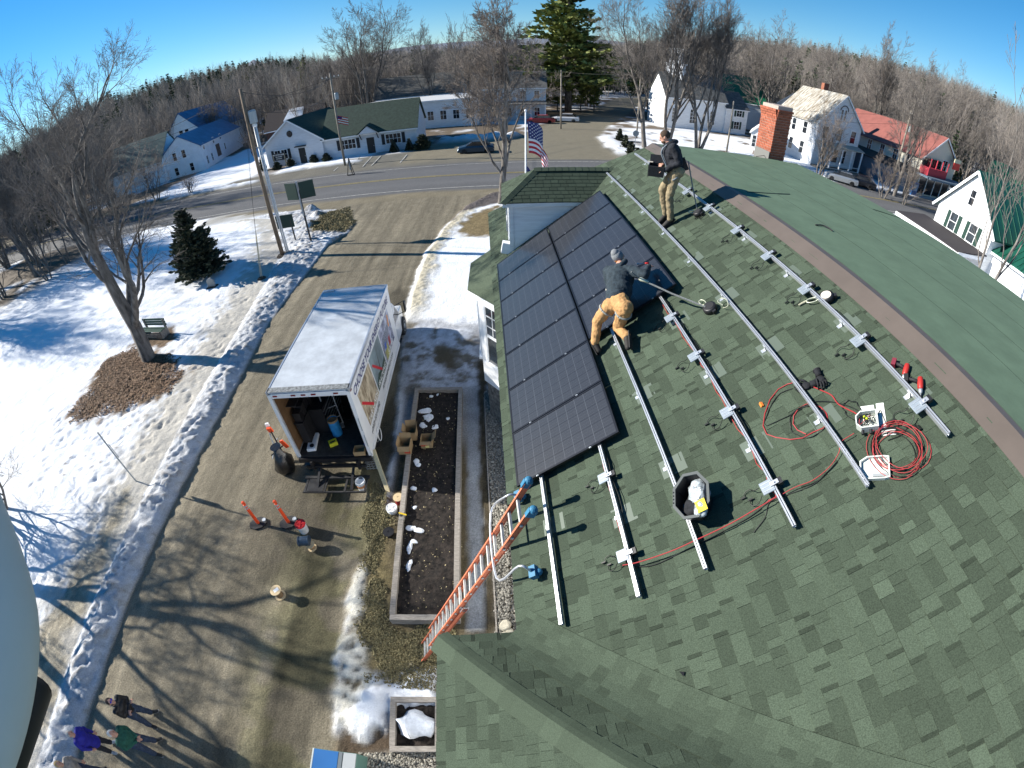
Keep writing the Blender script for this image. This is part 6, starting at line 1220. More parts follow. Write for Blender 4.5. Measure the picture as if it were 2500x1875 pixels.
# ------------------------------------------------------------------ timber garden beds
soilm = mat('dark_garden_soil', (.009, .007, .006), .95, var=.6, vscale=9, col2=(.020, .015, .012), bump=1.0, bscale=14)
def bed(name, label, C, hgt, wd, seed, soilz, boards=2):
    q = thing(name, label, 'garden bed', (*[sum(c[k] for c in C)/4 for k in (0, 1)], 0)); O_ = Vector(q.location); R = random.Random(seed); C = [Vector((*c, 0))-O_ for c in C]
    for i in range(4):
        a, b = C[i], C[(i+1) % 4]; d = (b-a).normalized(); n = Vector((-d.y, d.x, 0)); n = n if n.dot(-(a+b)/2) > 0 else -n; L = (b-a).length; nb = max(1, round(L/2.6))
        inset = wd if i % 2 else 0
        for lay_ in range(boards):
            for j in range(nb):
                p0, p1 = inset+(L-2*inset)*j/nb+.004, inset+(L-2*inset)*(j+1)/nb-.004; z = hgt*(lay_+.5)/boards; jit = R.uniform(-.006, .006)
                M = Matrix((d, n, ZV)).transposed(); MB().box(a+d*(p0+p1)/2+n*(wd/2+jit)+ZV*z, (p1-p0, wd, hgt/boards-.006), M).build('timber', weath, q)
    ins = [c*1.0 for c in C]; nn = 60; x0, x1 = min(c.x for c in C)+.08, max(c.x for c in C)-.08
    # soil surface
    V_ = []; F_ = []; na, nb_ = 24, 90
    for j in range(nb_+1):
        for i in range(na+1):
            s_, t_ = i/na, j/nb_; p = (C[3].lerp(C[2], s_)).lerp(C[0].lerp(C[1], s_), t_) if True else None; m_ = (C[0]+C[1]+C[2]+C[3])/4; w_ = 1-.04
            p = Vector((p.x, p.y, 0)); z = soilz+.05*(mnoise.noise(p*3.1+Vector((seed, 0, 0)))+.7*mnoise.noise(p*9)); V_.append((p.x*.97, p.y*.985, z))
    for j in range(nb_):
        for i in range(na): k = j*(na+1)+i; F_.append((k, k+1, k+na+2, k+na+1))
    me = bpy.data.meshes.new('soil'); me.from_pydata(V_, [], F_); me.materials.append(soilm); me.polygons.foreach_set('use_smooth', [True]*len(F_)); link(bpy.data.objects.new('soil', me), q)
    return q, O_
bC = [tuple(G(*p, .34)[:2]) for p in ((1013, 946), (1129, 944), (1122, 1512), (950, 1512))]
bedq, bO = bed('garden_bed', 'long timber edged garden bed of dark soil between drive and house', bC, .34, .14, 1, .20)
snowm = mat('old_snow', (.78, .80, .83), .8, var=.12, vscale=9, bump=.5, bscale=20)
def blob(px, rx, ry, hh, z0, root, seed, name='snow_patch'):
    c = G(*px, z0)-Vector(root.location); o = MB().sphere((c.x, c.y, z0), (rx, ry, hh), 22, 10).build(name, snowm, root, True)
    for v in o.data.vertices: n_ = mnoise.noise_vector(v.co*(1.1/max(rx, .15))+Vector((seed*2.1, 0, 0)))+.35*mnoise.noise_vector(v.co*(3/max(rx, .15))+Vector((seed, 0, 0))); v.co += Vector((n_.x*rx*.55, n_.y*ry*.55, n_.z*hh*.35))
    return o
for k, (px, rx, ry) in enumerate((((1037, 1003), .16, .10), ((1046, 1020), .12, .14), ((1036, 1038), .09, .08), ((1062, 1043), .10, .06), ((1052, 968), .05, .04), ((1070, 964), .04, .05), ((1016, 1128), .05, .08), ((1022, 1136), .06, .05), ((1011, 1192), .06, .05), ((1060, 1197), .05, .06), ((1005, 1290), .10, .05), ((1023, 1296), .09, .05), ((1000, 1335), .05, .14), ((1010, 1322), .07, .05), ((1000, 1378), .05, .13), ((1012, 1240), .06, .04), ((1093, 1022), .05, .04))): blob(px, rx*1.5, ry*1.5, .03, .205, bedq, k)
sC = [tuple(G(*p, .30)[:2]) for p in ((953, 1700), (1075, 1700), (1075, 1835), (950, 1835))]
bed2, _ = bed('garden_bed', 'small square timber bed half covered with a heap of snow', sC, .30, .12, 2, .14)
o = blob((1012, 1765), .42, .36, .20, .17, bed2, 31)
def scatter_leafy(name, label, polys, n, size, mats, z=.03, seed=0, curl=.4, cat='leaves'):
    R = np.random.default_rng(seed); P = np.array(polys); x0, y0 = P.min(0); x1, y1 = P.max(0); xs = R.uniform(x0, x1, n*3); ys_ = R.uniform(y0, y1, n*3)
    m_ = pmask(xs, ys_, polys, .15, .6, .8, 5) > R.random(n*3); xs, ys_ = xs[m_][:n], ys_[m_][:n]; k = len(xs); a = R.uniform(0, 2*PI, k); tl = R.uniform(-curl, curl, (k, 2)); s_ = size*R.uniform(.6, 1.3, k)
    zz, _, _ = ground(xs, ys_, True); V_ = np.zeros((k, 4, 3))
    for q_, (dx, dy) in enumerate(((-1, -.6), (1, -.5), (.9, .6), (-.8, .6))):
        X_ = (dx*np.cos(a)-dy*np.sin(a))*s_; Y_ = (dx*np.sin(a)+dy*np.cos(a))*s_; V_[:, q_] = np.c_[xs+X_, ys_+Y_, zz+z*.5+X_*tl[:, 0]+Y_*tl[:, 1]+s_*.4]
    return tag(link(bpy.data.objects.new(name, np_mesh(name, V_.reshape(-1, 3), np.arange(k*4).reshape(k, 4), mats, fattr={'tone': R.uniform(.5, 1.5, k)}))), label, cat, kind='stuff')
leafm = mat('dry_brown_leaf', (.17, .095, .05), .85, attr='tone'); scatter_leafy('fallen_leaves', 'brown fallen leaves heaped under the big bare tree', PZ['leaf'], 9000, .042, leafm)
grassm = mat('dry_grass_blade', (.19, .165, .085), .9, attr='tone'); scatter_leafy('dead_grass_tufts', 'matted dead grass beside the garden beds', PZ['grassB'], 12000, .018, grassm, seed=4, curl=1.2, cat='grass')
scatter_leafy('dead_grass_tufts', 'matted dead grass patch beside the plowed snow at the road signs', PZ['grassS'], 7000, .030, grassm, seed=6, curl=1.2, cat='grass')
grassm2 = mat('dead_straw', (.30, .25, .14), .9, attr='tone'); scatter_leafy('straw_bits', 'bits of dead straw and stalks on the dark soil of the long bed', bC, 380, .015, grassm2, z=.44, seed=9, curl=1.0, cat='straw')
def stones(name, label, polys, n, rmin, rmax, m, seed, z=.02):
    R = np.random.default_rng(seed); P = np.array(polys); x0, y0 = P.min(0); x1, y1 = P.max(0); xs = R.uniform(x0, x1, n*4); ys_ = R.uniform(y0, y1, n*4); q_ = pmask(xs, ys_, polys, .05, .05, .3, 16) > .5; xs, ys_ = xs[q_][:n], ys_[q_][:n]; k = len(xs)
    zz, _, _ = ground(xs, ys_, True)
    g_ = (1+5**.5)/2; ico = np.array([(-1, g_, 0), (1, g_, 0), (-1, -g_, 0), (1, -g_, 0), (0, -1, g_), (0, 1, g_), (0, -1, -g_), (0, 1, -g_), (g_, 0, -1), (g_, 0, 1), (-g_, 0, -1), (-g_, 0, 1)])/1.9
    fi = np.array([(0, 11, 5), (0, 5, 1), (0, 1, 7), (0, 7, 10), (0, 10, 11), (1, 5, 9), (5, 11, 4), (11, 10, 2), (10, 7, 6), (7, 1, 8), (3, 9, 4), (3, 4, 2), (3, 2, 6), (3, 6, 8), (3, 8, 9), (4, 9, 5), (2, 4, 11), (6, 2, 10), (8, 6, 7), (9, 8, 1)])
    r_ = R.uniform(rmin, rmax, k); sc = R.uniform(.6, 1.2, (k, 1, 3)); sc[..., 2] *= .6; a = R.uniform(0, 2*PI, k); v = ico[None]*(1+R.uniform(-.25, .25, (k, 12, 3)))*sc*r_[:, None, None]
    x = v[..., 0]*np.cos(a)[:, None]-v[..., 1]*np.sin(a)[:, None]; y = v[..., 0]*np.sin(a)[:, None]+v[..., 1]*np.cos(a)[:, None]; V_ = np.stack([x+xs[:, None], y+ys_[:, None], v[..., 2]+(zz+z+r_*.2)[:, None]], -1).reshape(-1, 3)
    F_ = (fi[None]+12*np.arange(k)[:, None, None]).reshape(-1, 3)
    return tag(link(bpy.data.objects.new(name, np_mesh(name, V_, F_, m, fattr={'tone': np.repeat(R.uniform(.5, 1.5, k), 20)}))), label, 'gravel', kind='stuff')
stm = mat('grey_tan_stone', (.24, .225, .19), .85, attr='tone', var=.2, vscale=14)
stones('gravel', 'grey and tan drip-line gravel along the house wall', PZ['gravel'], 6500, .016, .042, stm, 1); stones('gravel', 'grey gravel below the small timber bed', PZ['gravB'], 2000, .016, .040, stm, 2)
for k, (px, r_, lab) in enumerate((((1234, 1530), .16, 'large pale boulder at the near end of the gravel strip'), ((1233, 1549), .09, 'pale stone nearest the roof corner at the end of the gravel strip'), ((1245, 1543), .10, 'pale stone right of the large boulder on the gravel strip'), ((1228, 1247), .06, 'pale stone lying alone on the gravel beside the ladder'))):
    p = G(*px, .05); o = MB().sphere((0, 0, 0), (r_, r_*.8, r_*.6), 10, 7).build('boulder', mat('pale_boulder', (.50, .46, .36), .9, var=.2, vscale=5), None, False); o.location = (p.x, p.y, .05+r_*.3)
    for v in o.data.vertices: v.co += Vector(mnoise.noise_vector(v.co*6+Vector((k*3, 0, 0))))*r_*.35
    tag(o, lab, 'stone')
# edging board between wet strip and gravel
A_, B_ = G(1183, 975, .05), G(1213, 1548, .05); q = thing('edging_board', 'thin weathered board edging the gravel strip by the house', 'edging', (A_+B_)/2)
for k in range(3): MB().bar(A_.lerp(B_, k/3)-Vector(q.location), A_.lerp(B_, (k+.99)/3)-Vector(q.location), .035, .10).build('board', weath, q)
q = gthing('utility_cabinet', 'cabinet with blue and grey lid panels and green front at the frame bottom', 'cabinet', (812, 1880), .0, 0); p = G(812, 1850, .9); q.location = (p.x, p.y-.25, 0)
bevel(MB().box((0, 0, .40), (.92, .80, .80)).build('cabinet_body', mat('grey_green_cabinet', (.10, .20, .17), .6), q), .01); MB().box((-.18, .0, .815), (.52, .78, .03)).build('lid_panel', mat('blue_lid', (.03, .13, .34), .35), q); MB().box((.13, 0, .815), (.08, .78, .03)).build('lid_panel', mat('dark_grey_lid', (.13, .15, .16), .5), q); MB().box((.32, 0, .815), (.26, .78, .03)).build('lid_panel', mat('pale_grey_lid', (.36, .38, .38), .5), q); MB().box((-.475, 0, .5), (.03, .80, .6)).build('side_panel', greyp, q)
# ------------------------------------------------------------------ park bench behind the big tree
benchm = mat('green_painted_slat', (.035, .085, .06), .6, var=.2)
pb = G(386, 822); q = thing('park_bench', 'green slatted park bench behind the big bare tree', 'bench', (pb.x, pb.y, .08), math.radians(-8)); q.scale = (1.15, 1.15, 1.2)
for k in range(3): MB().box((0, .18, .52+.13*k), (1.7, .03, .10), Matrix.Rotation(-.2, 3, 'X')).build('back_slat', benchm, q)
for k in range(3): MB().box((0, -.28+.14*k, .42), (1.7, .11, .035)).build('seat_slat', benchm, q)
for s in (-.72, .72): MB().box((s, -.05, .2), (.10, .5, .40)).box((s, .16, .55), (.09, .08, .5)).build('bench_end', mat('concrete_bench_end', (.24, .22, .19), .9, var=.3, vscale=8), q)
MB().box((0, -.30, .20), (1.5, .12, .20)).build('stone_plinth', stonem, q)
# ------------------------------------------------------------------ steel sign post beside the snow bank
p = G(336, 1179); q = thing('sign_post', 'thin steel post with a sign seen edge-on standing at the snow bank', 'sign post', (p.x, p.y, 0)); MB().box((0, 0, 1.31), (.055, .035, 2.62)).build('post', steel, q); MB().box((.03, .05, 1.75), (.03, .42, .62), Matrix.Rotation(1.05, 3, 'Z')).build('sign_plate', steel, q)
# ------------------------------------------------------------------ utility poles, conduit, guys
def pole(label, x, y, H, lean=0, r=.14, group='wooden utility poles', cross=True, trafo=None, m=polem):
    q = thing('utility_pole', label, 'utility pole', (x, y, 0), group=group); MB().tube([(0, 0, -.1), (0, 0, H*.5), (lean, 0, H)], [r, r*.85, r*.65], 12).build('pole_shaft', m, q, True)
    if cross:
        a = cross if isinstance(cross, float) else 0.0; M = Matrix.Rotation(a, 3, 'Z'); MB().box((lean, 0, H-.55), (2.2, .10, .12), M).build('crossarm', m, q)
        for s in (-.95, -.45, .45, .95): c = M @ Vector((s, 0, 0)); MB().lathe([(.03, 0), (.05, .05), (.03, .10), (.045, .14), (.001, .16)], 10, (c.x+lean, c.y, H-.49)).build('insulator', white, q)
    if trafo: MB().lathe([(.001, 0), (.24, 0), (.25, .05), (.25, .72), (.20, .80), (.001, .82)], 16, (trafo[0], trafo[1], trafo[2])).build('transformer', mat('grey_transformer', (.32, .36, .38), .5, .1), q); MB().tube(curve3([(trafo[0], trafo[1], trafo[2]+.8), (trafo[0]*.7, trafo[1]-.2, trafo[2]+1.0), (0, 0, trafo[2]+1.2)], 4), .012, 5).build('drop_lead', black, q)
    return q
UPx, UPy = -15.07, 26.74
q = pole('tall brown utility pole with grey transformer on the snowy lawn by the drive', UPx, UPy, 11.2, 0, .15, cross=False, trafo=(.38, .1, 9.0))
q = thing('conduit_riser', 'pair of white conduit pipes standing beside the brown utility pole', 'conduit', (-14.77, 26.86, 0))
for s in (0, .14): MB().tube([(s, 0, 0), (s, 0, 8.75)], .055, 10).build('pipe', mat('white_conduit', (.62, .64, .66), .4), q, True)
MB().sphere((.07, 0, 8.85), (.17, .12, .14), 12, 8).build('weather_head', white, q, True); MB().lathe([(.001, .0), (.75, .0), (.6, .14), (.001, .20)], 18, (-.1, 0, .05)).build('dirt_ring', mat('dark_dirt', (.05, .04, .03), .95, var=.5, vscale=9), q)
for k, dz in enumerate((2.5, 5, 7.5)): MB().box((.0, -.02, dz), (.35, .04, .05)).build('pipe_clamp', steel, q)
gp = G(640, 683); wirem = mat('black_wire', (.02, .02, .022), .5); q = thing('guy_wires', 'guy wires with pale guards anchored in the snow before the utility pole', 'guy wire', (gp.x, gp.y, .1))
for k in (-1, 1):
    top = Vector((UPx, UPy, 9.4+k*.3))-Vector(q.location); b = Vector((k*.05, 0, 0)); MB().tube([b, top], .008, 4).build('wire', wirem, q); MB().tube([b, b.lerp(top, .28)], .022, 6).build('wire_guard', mat('yellow_guard', (.50, .43, .28), .6), q)
MB().lathe([(.001, 0), (.30, 0), (.2, .08), (.001, .12)], 12).build('anchor_mound', mat('dark_dirt', (.05, .04, .03), .95), q)
q2 = pole('pale utility pole with crossarm in front of the white shop', -19.41, 55.32, 11.4, 0, .15, cross=.25, trafo=(.4, 0, 8.2), m=mat('grey_pole', (.26, .23, .19), .9, var=.2, vscale=6, stretch=(6, 6, .5)))
q3 = pole('pale utility pole with white transformer on the sidewalk by the red-roofed store', 51.1, 49.1, 11.2, 0, .15, cross=.6, trafo=(.42, -.1, 8.4), m=MATS['grey_pole'])
q4 = pole('utility pole behind the snow pile on the far side of the side road', 9.2, 74, 9.2, 0, .14, cross=False, m=MATS['grey_pole']); q5 = pole('thin utility pole at the bend of the side road', 19.2, 66, 9.6, 0, .13, cross=False, m=MATS['grey_pole'])
q6 = pole('short pale pole beside the brick chimney, in front of the white church hall', 27.8, 54.5, 7.4, 0, .14, cross=False, m=MATS['grey_pole'])
q7 = pole('leaning pole at the far left edge among bare trees', -62, 41, 10.5, .4, .14, cross=False, m=MATS['grey_pole'])
def wire(name, label, a, b, sag, n=14, r=.02):
    a, b = Vector(a), Vector(b); tag(MB().tube([a.lerp(b, t)-ZV*sag*4*t*(1-t) for t in np.linspace(0, 1, n)], r, 4).build(name, wirem), label, 'wire', 'overhead wires')
for k, (a, b, sag, lb_) in enumerate((((UPx, UPy, 11), (-19.4, 55.3, 10.9), 1.0, 'top wire from the brown pole across the road to the pale pole'), ((UPx, UPy, 9.9), (-19.4, 55.3, 9.3), 1.1, 'thicker lower wire from the brown pole across the road to the pale pole'), ((UPx, UPy, 10.9), (-62, 41, 10.2), 1.4, 'top wire from the brown pole to the leaning pole on the left'), ((-19.4, 55.3, 10.8), (9.2, 74, 9.0), 1.0, 'wire from the pale pole over the shop roof to the pole behind the snow pile'), ((-19.4, 55.3, 8.8), (9.2, 74, 8.2), 1.1, 'second wire over the shop roof to the pole behind the snow pile'), ((-19.4, 55.3, 10.7), (-62, 41, 9.8), 1.5, 'long wire from the pale pole leftward past the farmhouse'), ((51.1, 49.1, 10.7), (27.8, 54.5, 7.2), .8, 'upper wire from the store pole toward the church hall'), ((51.1, 49.1, 9.4), (27.8, 54.5, 6.9), 1.0, 'lower wire from the store pole toward the church hall'), ((51.1, 49.1, 10.6), (95, 38, 10), 1.5, 'wire from the store pole to the right past the street'), ((9.2, 74, 9.0), (19.2, 66, 9.4), .4, 'short wire across the side road'))): wire('overhead_wire', lb_, a, b, sag)
# ------------------------------------------------------------------ signs seen from behind, flag and pole, road furniture
sgm = mat('dark_green_sign_back', (.018, .045, .035), .6)
p = G(762, 598); q = thing('road_sign', 'tall two-sided dark green sign on a post at the plowed snow', 'sign', (p.x, p.y, 0)); MB().box((0, 0, 2.0), (.10, .10, 4.0)).build('post', mat('dark_post', (.06, .055, .05), .8), q); MB().box((-.03, 0, 3.4), (.12, .12, 2.4)).build('post_sleeve', steel, q)
for s in (-1, 1): MB().box((s*.55, s*.05+.1, 3.95), (1.0, .06, 1.15), Matrix.Rotation(s*.35, 3, 'Z')).build('sign_panel', sgm, q)
p = G(724, 594); q = thing('road_sign', 'low dark green board on a single post beside the utility pole', 'sign', (p.x, p.y, 0)); MB().box((0, 0, .9), (.08, .08, 1.8)).build('post', MATS['dark_post'], q); MB().box((-.45, 0, 1.75), (1.35, .07, .95)).build('sign_panel', sgm, q)
p = Vector((.97, 21.0, 0)); q = thing('flagpole', 'white flagpole rising behind the dormer', 'flagpole', p); MB().tube([(0, 0, 0), (.02, 0, 4), (.09, 0, 8.35)], [.05, .045, .035], 12).sphere((.09, 0, 8.42), .06, 10, 7).build('pole_shaft', white, q, True)
# flag: hoist on the pole, hanging in folds
fl = thing('flag', 'United States flag hanging in folds from the white pole behind the dormer', 'flag', (1.06, 20.95, 7.95)); NU, NV = 40, 26; Lf, Hf = 2.3, 1.45
fr_, fb_, fw_ = mat('flag_red', (.42, .02, .035), .7), mat('flag_blue', (.015, .025, .13), .7), mat('flag_white', (.68, .68, .70), .7)
def fpt(u, v):                                       # u along the fly, v down the hoist; the fly droops almost straight down
    ang = math.radians(62)*min(1, u*1.6)+math.radians(8); x = Lf*u*math.cos(ang)*1.15+.05*math.sin(9*u+2*v); z = -Lf*u*math.sin(ang)*.80-Hf*v*(1-.15*u); y = .16*u*math.sin(u*13+v*2.5)+.07*math.sin(v*9+u*3)*u
    return Vector((.06+x+.10*v*u, y, z))
for k in range(13):
    m1 = MB(); v0, v1 = k/13, (k+1)/13; u0 = .4 if k < 7 else 0
    for i in range(NU):
        a, b = u0+(1-u0)*i/NU, u0+(1-u0)*(i+1)/NU; m1.add([fpt(a, v0), fpt(b, v0), fpt(b, v1), fpt(a, v1)], [(0, 1, 2, 3)])
    m1.build('stripe', fr_ if k % 2 == 0 else fw_, fl, True)
m1 = MB(); 
for i in range(16):
    for j in range(14):
        a, b, c, d = .4*i/16, .4*(i+1)/16, 7/13*j/14, 7/13*(j+1)/14; m1.add([fpt(a, c), fpt(b, c), fpt(b, d), fpt(a, d)], [(0, 1, 2, 3)])
m1.build('canton', fb_, fl, True); m1 = MB(); 
for r_ in range(9):
    for c_ in range(6 if r_ % 2 == 0 else 5):
        u = .4*(2*c_+1+(r_ % 2))/12; v = 7/13*(r_+1)/10; o_ = fpt(u, v); du = (fpt(u+.004, v)-o_).normalized(); dv = (fpt(u, v+.006)-o_).normalized(); nn = du.cross(dv).normalized()
        for sg in (-1, 1):
            P = []
            for k in range(10): rr_ = .042 if k % 2 == 0 else .017; a = PI*k/5; P.append(o_+nn*sg*.006+du*rr_*math.sin(a)-dv*rr_*math.cos(a))
            m1.add(P, [tuple(range(10)) if sg > 0 else tuple(range(9, -1, -1))])
m1.build('stars', fw_, fl)
fl2 = thing('lower_flag', 'dark blue lower flag hanging just beneath the United States flag', 'flag', (1.02, 20.95, 5.9)); m1 = MB()
for i in range(12):
    for j in range(6):
        f2 = lambda u, v: Vector((.05+.75*u*.6+.03*math.sin(8*u), .1*math.sin(u*9+v*2)*u, -.85*v-.8*u)); m1.add([f2(i/12, j/6), f2((i+1)/12, j/6), f2((i+1)/12, (j+1)/6), f2(i/12, (j+1)/6)], [(0, 1, 2, 3)])
m1.build('flag_cloth', fb_, fl2, True)
p = G(858, 427); q = thing('folded_easel', 'dark A-frame street stand on the road edge before the shop', 'street stand', (p.x, p.y, .04))
for a, b in (((0, 0, 1.9), (-.35, -.3, 0)), ((0, 0, 1.9), (.45, -.2, 0)), ((0, 0, 1.9), (0, .4, 0)), ((-.35, -.3, .03), (.45, -.2, .03))): MB().tube([a, b], .05, 6).build('leg', black, q)
MB().box((0, 0, 1.2), (.12, .10, 1.3)).build('centre_post', steel, q)
p = G(1549, 372); q = thing('stop_sign', 'octagonal road sign seen from behind at the snowy corner', 'sign', (p.x, p.y, 0)); MB().box((0, 0, 1.2), (.06, .04, 2.4)).build('post', steel, q); MB().lathe([(.001, -.01), (.40, -.01), (.40, .01), (.001, .01)], 8, (0, 0, 2.35), Matrix.Rotation(PI/2, 3, 'X') @ Matrix.Rotation(PI/8, 3, 'Z')).build('sign_plate', mat('grey_sign_back', (.28, .30, .31), .5, .3), q)
p = G(519, 705); q = thing('marker_stone', 'small grey round-topped marker on the snow right of the spruce', 'marker', (p.x, p.y, .08)); MB().box((.03, .03, .04), (.7, .5, .10)).build('plinth', MATS['dark_dirt'], q); MB().prism([Vector((.28*math.cos(a), 0, .45+.22*math.sin(a))) for a in np.linspace(0, PI, 9)]+[Vector((-.28, 0, .08)), Vector((.28, 0, .08))], (0, .12, 0)).build('slab', mat('grey_stone_slab', (.30, .30, .29), .8), q)
p = G(1235, 1005); 
# the mount that carries the camera: a pale rounded mast head close on the left
ms = thing('camera_mast', 'pale grey mast fitting with black clamp close on the left of the view', 'mast', (0, 0, HC))
def near(px, py, d): return Vector(ray((px, py)))*d
mastm = mat('pale_grey_moulding', (.50, .55, .57), .6, var=.06, vscale=4)
P = [near(-400, 940, .30), near(-265, 1200, .30), near(-172, 1420, .30), near(-150, 1560, .30), near(-215, 1760, .30), near(-400, 2000, .30)]
MB().tube(curve3(P, 8), [.052]*41, 28).build('mast_head', mastm, ms, True)
MB().tube(curve3([near(80, 1680, .40), near(45, 1770, .38), near(0, 1880, .36), near(-60, 1980, .34)], 6), .014, 16).build('clamp', black, ms, True)
# ------------------------------------------------------------------ buildings across the road
def win(root, O_, d, n, x, z, w_, h_, m=dglass, frame=trimw, shutters=None, mull=(1, 1), proud=.03):
    """window on a wall: O_ wall origin, d along, n outward"""
    M = Matrix((d, n, ZV)).transposed(); c = O_+d*x+ZV*z; fr = MB()
    for s in (-1, 1): fr.box(c+d*s*(w_/2+.05)+n*proud, (.10, .05, h_+.2), M)
    for s in (-1, 1): fr.box(c+ZV*s*(h_/2+.05)+n*proud, (w_, .05, .10), M)
    f = fr.build('window_frame', frame, root); 
    MB().box(c+n*.012, (w_, .02, h_), M).build('pane', m, f)
    for k in range(1, mull[0]+1): MB().box(c+d*(w_*(k/(mull[0]+1)-.5))+n*.03, (.045, .02, h_), M).build('glazing_bar', frame, f)
    for k in range(1, mull[1]+1): MB().box(c+ZV*(h_*(k/(mull[1]+1)-.5))+n*.032, (w_, .02, .045), M).build('glazing_bar', frame, f)
    if shutters:
        for s in (-1, 1): MB().box(c+d*s*(w_/2+.10+.22)+n*.04, (.42, .04, h_+.1), M).build('shutter', shutters, f)
def door(root, O_, d, n, x, z0, w_, h_, m, frame=trimw):
    M = Matrix((d, n, ZV)).transposed(); f = MB().box(O_+d*x+ZV*(z0+h_/2)+n*.02, (w_, .05, h_), M).build('door', m, root); MB().box(O_+d*(x+w_*.38)+ZV*(z0+1)+n*.06, (.06, .05, .12), M).build('door_handle', steel, f)
def gable(root, A_, B_, depth, he, hr, along, wallm, roofm, over=.35, z0=-.3, ridge_off=.5, roofname='roof', wallname='wall', trim=True):
    """A_,B_ front ground corners (left, right as seen); along=True: ridge parallel to the front; else the gable faces front"""
    A_, B_ = Vector(A_), Vector(B_); d = (B_-A_).normalized(); n = Vector((d.y, -d.x, 0)); W = (B_-A_).length; bk = -n; P = lambda x, y, z: A_+d*x+bk*y+ZV*z; mb = MB()
    if along:
        mb.prism([P(0, 0, z0), P(0, depth, z0), P(0, depth, he), P(0, depth*ridge_off, hr), P(0, 0, he)], d*W); w_ = mb.build(wallname, wallm, root); yr_ = depth*ridge_off
        for y0_, y1_, z_ in ((-over, yr_, he-over*(hr-he)/yr_), (depth+over, yr_, he-over*(hr-he)/(depth-yr_))):
            q_ = [P(-over*.6, y0_, z_), P(W+over*.6, y0_, z_), P(W+over*.6, y1_, hr), P(-over*.6, y1_, hr)]; MB().prism([p+ZV*.04 for p in q_], ZV*.12).build(roofname, roofm, root)
            if trim: MB().bar(P(-over*.6, y0_, z_+.02), P(W+over*.6, y0_, z_+.02), .05, .16).build('fascia', trimw, root)
    else:
        mb.prism([P(0, 0, z0), P(W, 0, z0), P(W, 0, he), P(W*ridge_off, 0, hr), P(0, 0, he)], bk*depth); w_ = mb.build(wallname, wallm, root); xr_ = W*ridge_off
        for x0_, z_, sg in ((-over, he-over*(hr-he)/xr_, 1), (W+over, he-over*(hr-he)/(W-xr_), 1)):
            q_ = [P(x0_, -over*.6, z_), P(x0_, depth+over*.3, z_), P(xr_, depth+over*.3, hr), P(xr_, -over*.6, hr)]; MB().prism([p+ZV*.04 for p in q_], ZV*.12).build(roofname, roofm, root)
            if trim: MB().bar(P(x0_, -over*.6-.02, z_+.03), P(xr_, -over*.6-.02, hr+.03), .04, .20).build('rake_board', trimw, root)
    return P, d, n, W
class Loc:                                           # buildings are modelled in world space, then hung on their Empty
    def __init__(s, name, label, cat, at): s.t = thing(name, label, cat, at)
    def done(s):
        inv = Matrix.Translation(-Vector(s.t.location))
        for c in [o for o in bpy.data.objects if o.parent == s.t]: c.matrix_parent_inverse = inv
        return s.t
greenroof = mat('dark_green_shop_shingle', (.030, .050, .036), .9, var=.25, vscale=3, bump=.1, bscale=12); shopw = mat('shop_white_clapboard', (.60, .63, .68), .6, var=.08, vscale=1, stretch=(1, 1, 8))
L_ = Loc('shop_building', 'long low white shop with dark green roof, round window and black shutters', 'shop', (-22, 64, 0)); r_ = L_.t
A0, A1, A2 = Vector((-33.4, 62.4, 0)), Vector((-24.0, 60.9, 0)), Vector((-11.2, 61.9, 0))
P, d, n, W = gable(r_, A0, A1, 12, 3.25, 6.3, False, shopw, greenroof, .5)
win(r_, A0, d, n, 2.0, 1.75, .95, 1.25, shutters=None); win(r_, A0, d, n, 3.15, 1.75, .95, 1.25)
for x_ in (1.15, 4.0): MB().box(A0+d*x_+n*.04+ZV*1.75, (.42, .05, 1.4), Matrix((d, n, ZV)).transposed()).build('shutter', shutb, r_)
door(r_, A0, d, n, 6.1, .1, 1.05, 2.15, mat('black_door', (.015, .016, .018), .5)); MB().box(A0+d*6.1+n*.25+ZV*2.55, (1.7, .5, .12), Matrix((d, n, ZV)).transposed()).build('door_hood', shutb, r_)
Mr = Matrix((d, ZV, n)).transposed(); MB().lathe([(.001, 0), (.46, 0), (.46, .06), (.36, .07), (.001, .07)], 22, A0+d*(W/2-.1)+n*.02+ZV*4.45, Mr).build('round_window', dglass, r_); MB().box(A0+d*(W/2-.1)+n*.1+ZV*4.45, (.05, .03, .75), Matrix((d, n, ZV)).transposed()).box(A0+d*(W/2-.1)+n*.1+ZV*4.45, (.75, .03, .05), Matrix((d, n, ZV)).transposed()).build('round_window_bar', shutb, r_)
P2, d2, n2, W2_ = gable(r_, A1+Vector((0, .4, 0)), A2, 10.5, 3.05, 6.35, True, shopw, greenroof, .45)
O2 = A1+Vector((0, .4, 0))
for x_ in (2.9, 3.95): win(r_, O2, d2, n2, x_, 1.75, .95, 1.25)
for x_ in (9.1, 10.15): win(r_, O2, d2, n2, x_, 1.75, .95, 1.25)
for x_ in (2.05, 4.8, 8.25, 11.0): MB().box(O2+d2*x_+n2*.04+ZV*1.75, (.42, .05, 1.4), Matrix((d2, n2, ZV)).transposed()).build('shutter', shutb, r_)
door(r_, O2, d2, n2, 6.5, .1, 1.05, 2.15, MATS['black_door'])
c0 = O2+d2*6.5; MB().prism([c0+d2*-1.3+n2*.0+ZV*2.95, c0+d2*1.3+ZV*2.95, c0+ZV*3.9], n2*1.0).build('porch_gable', shopw, r_)
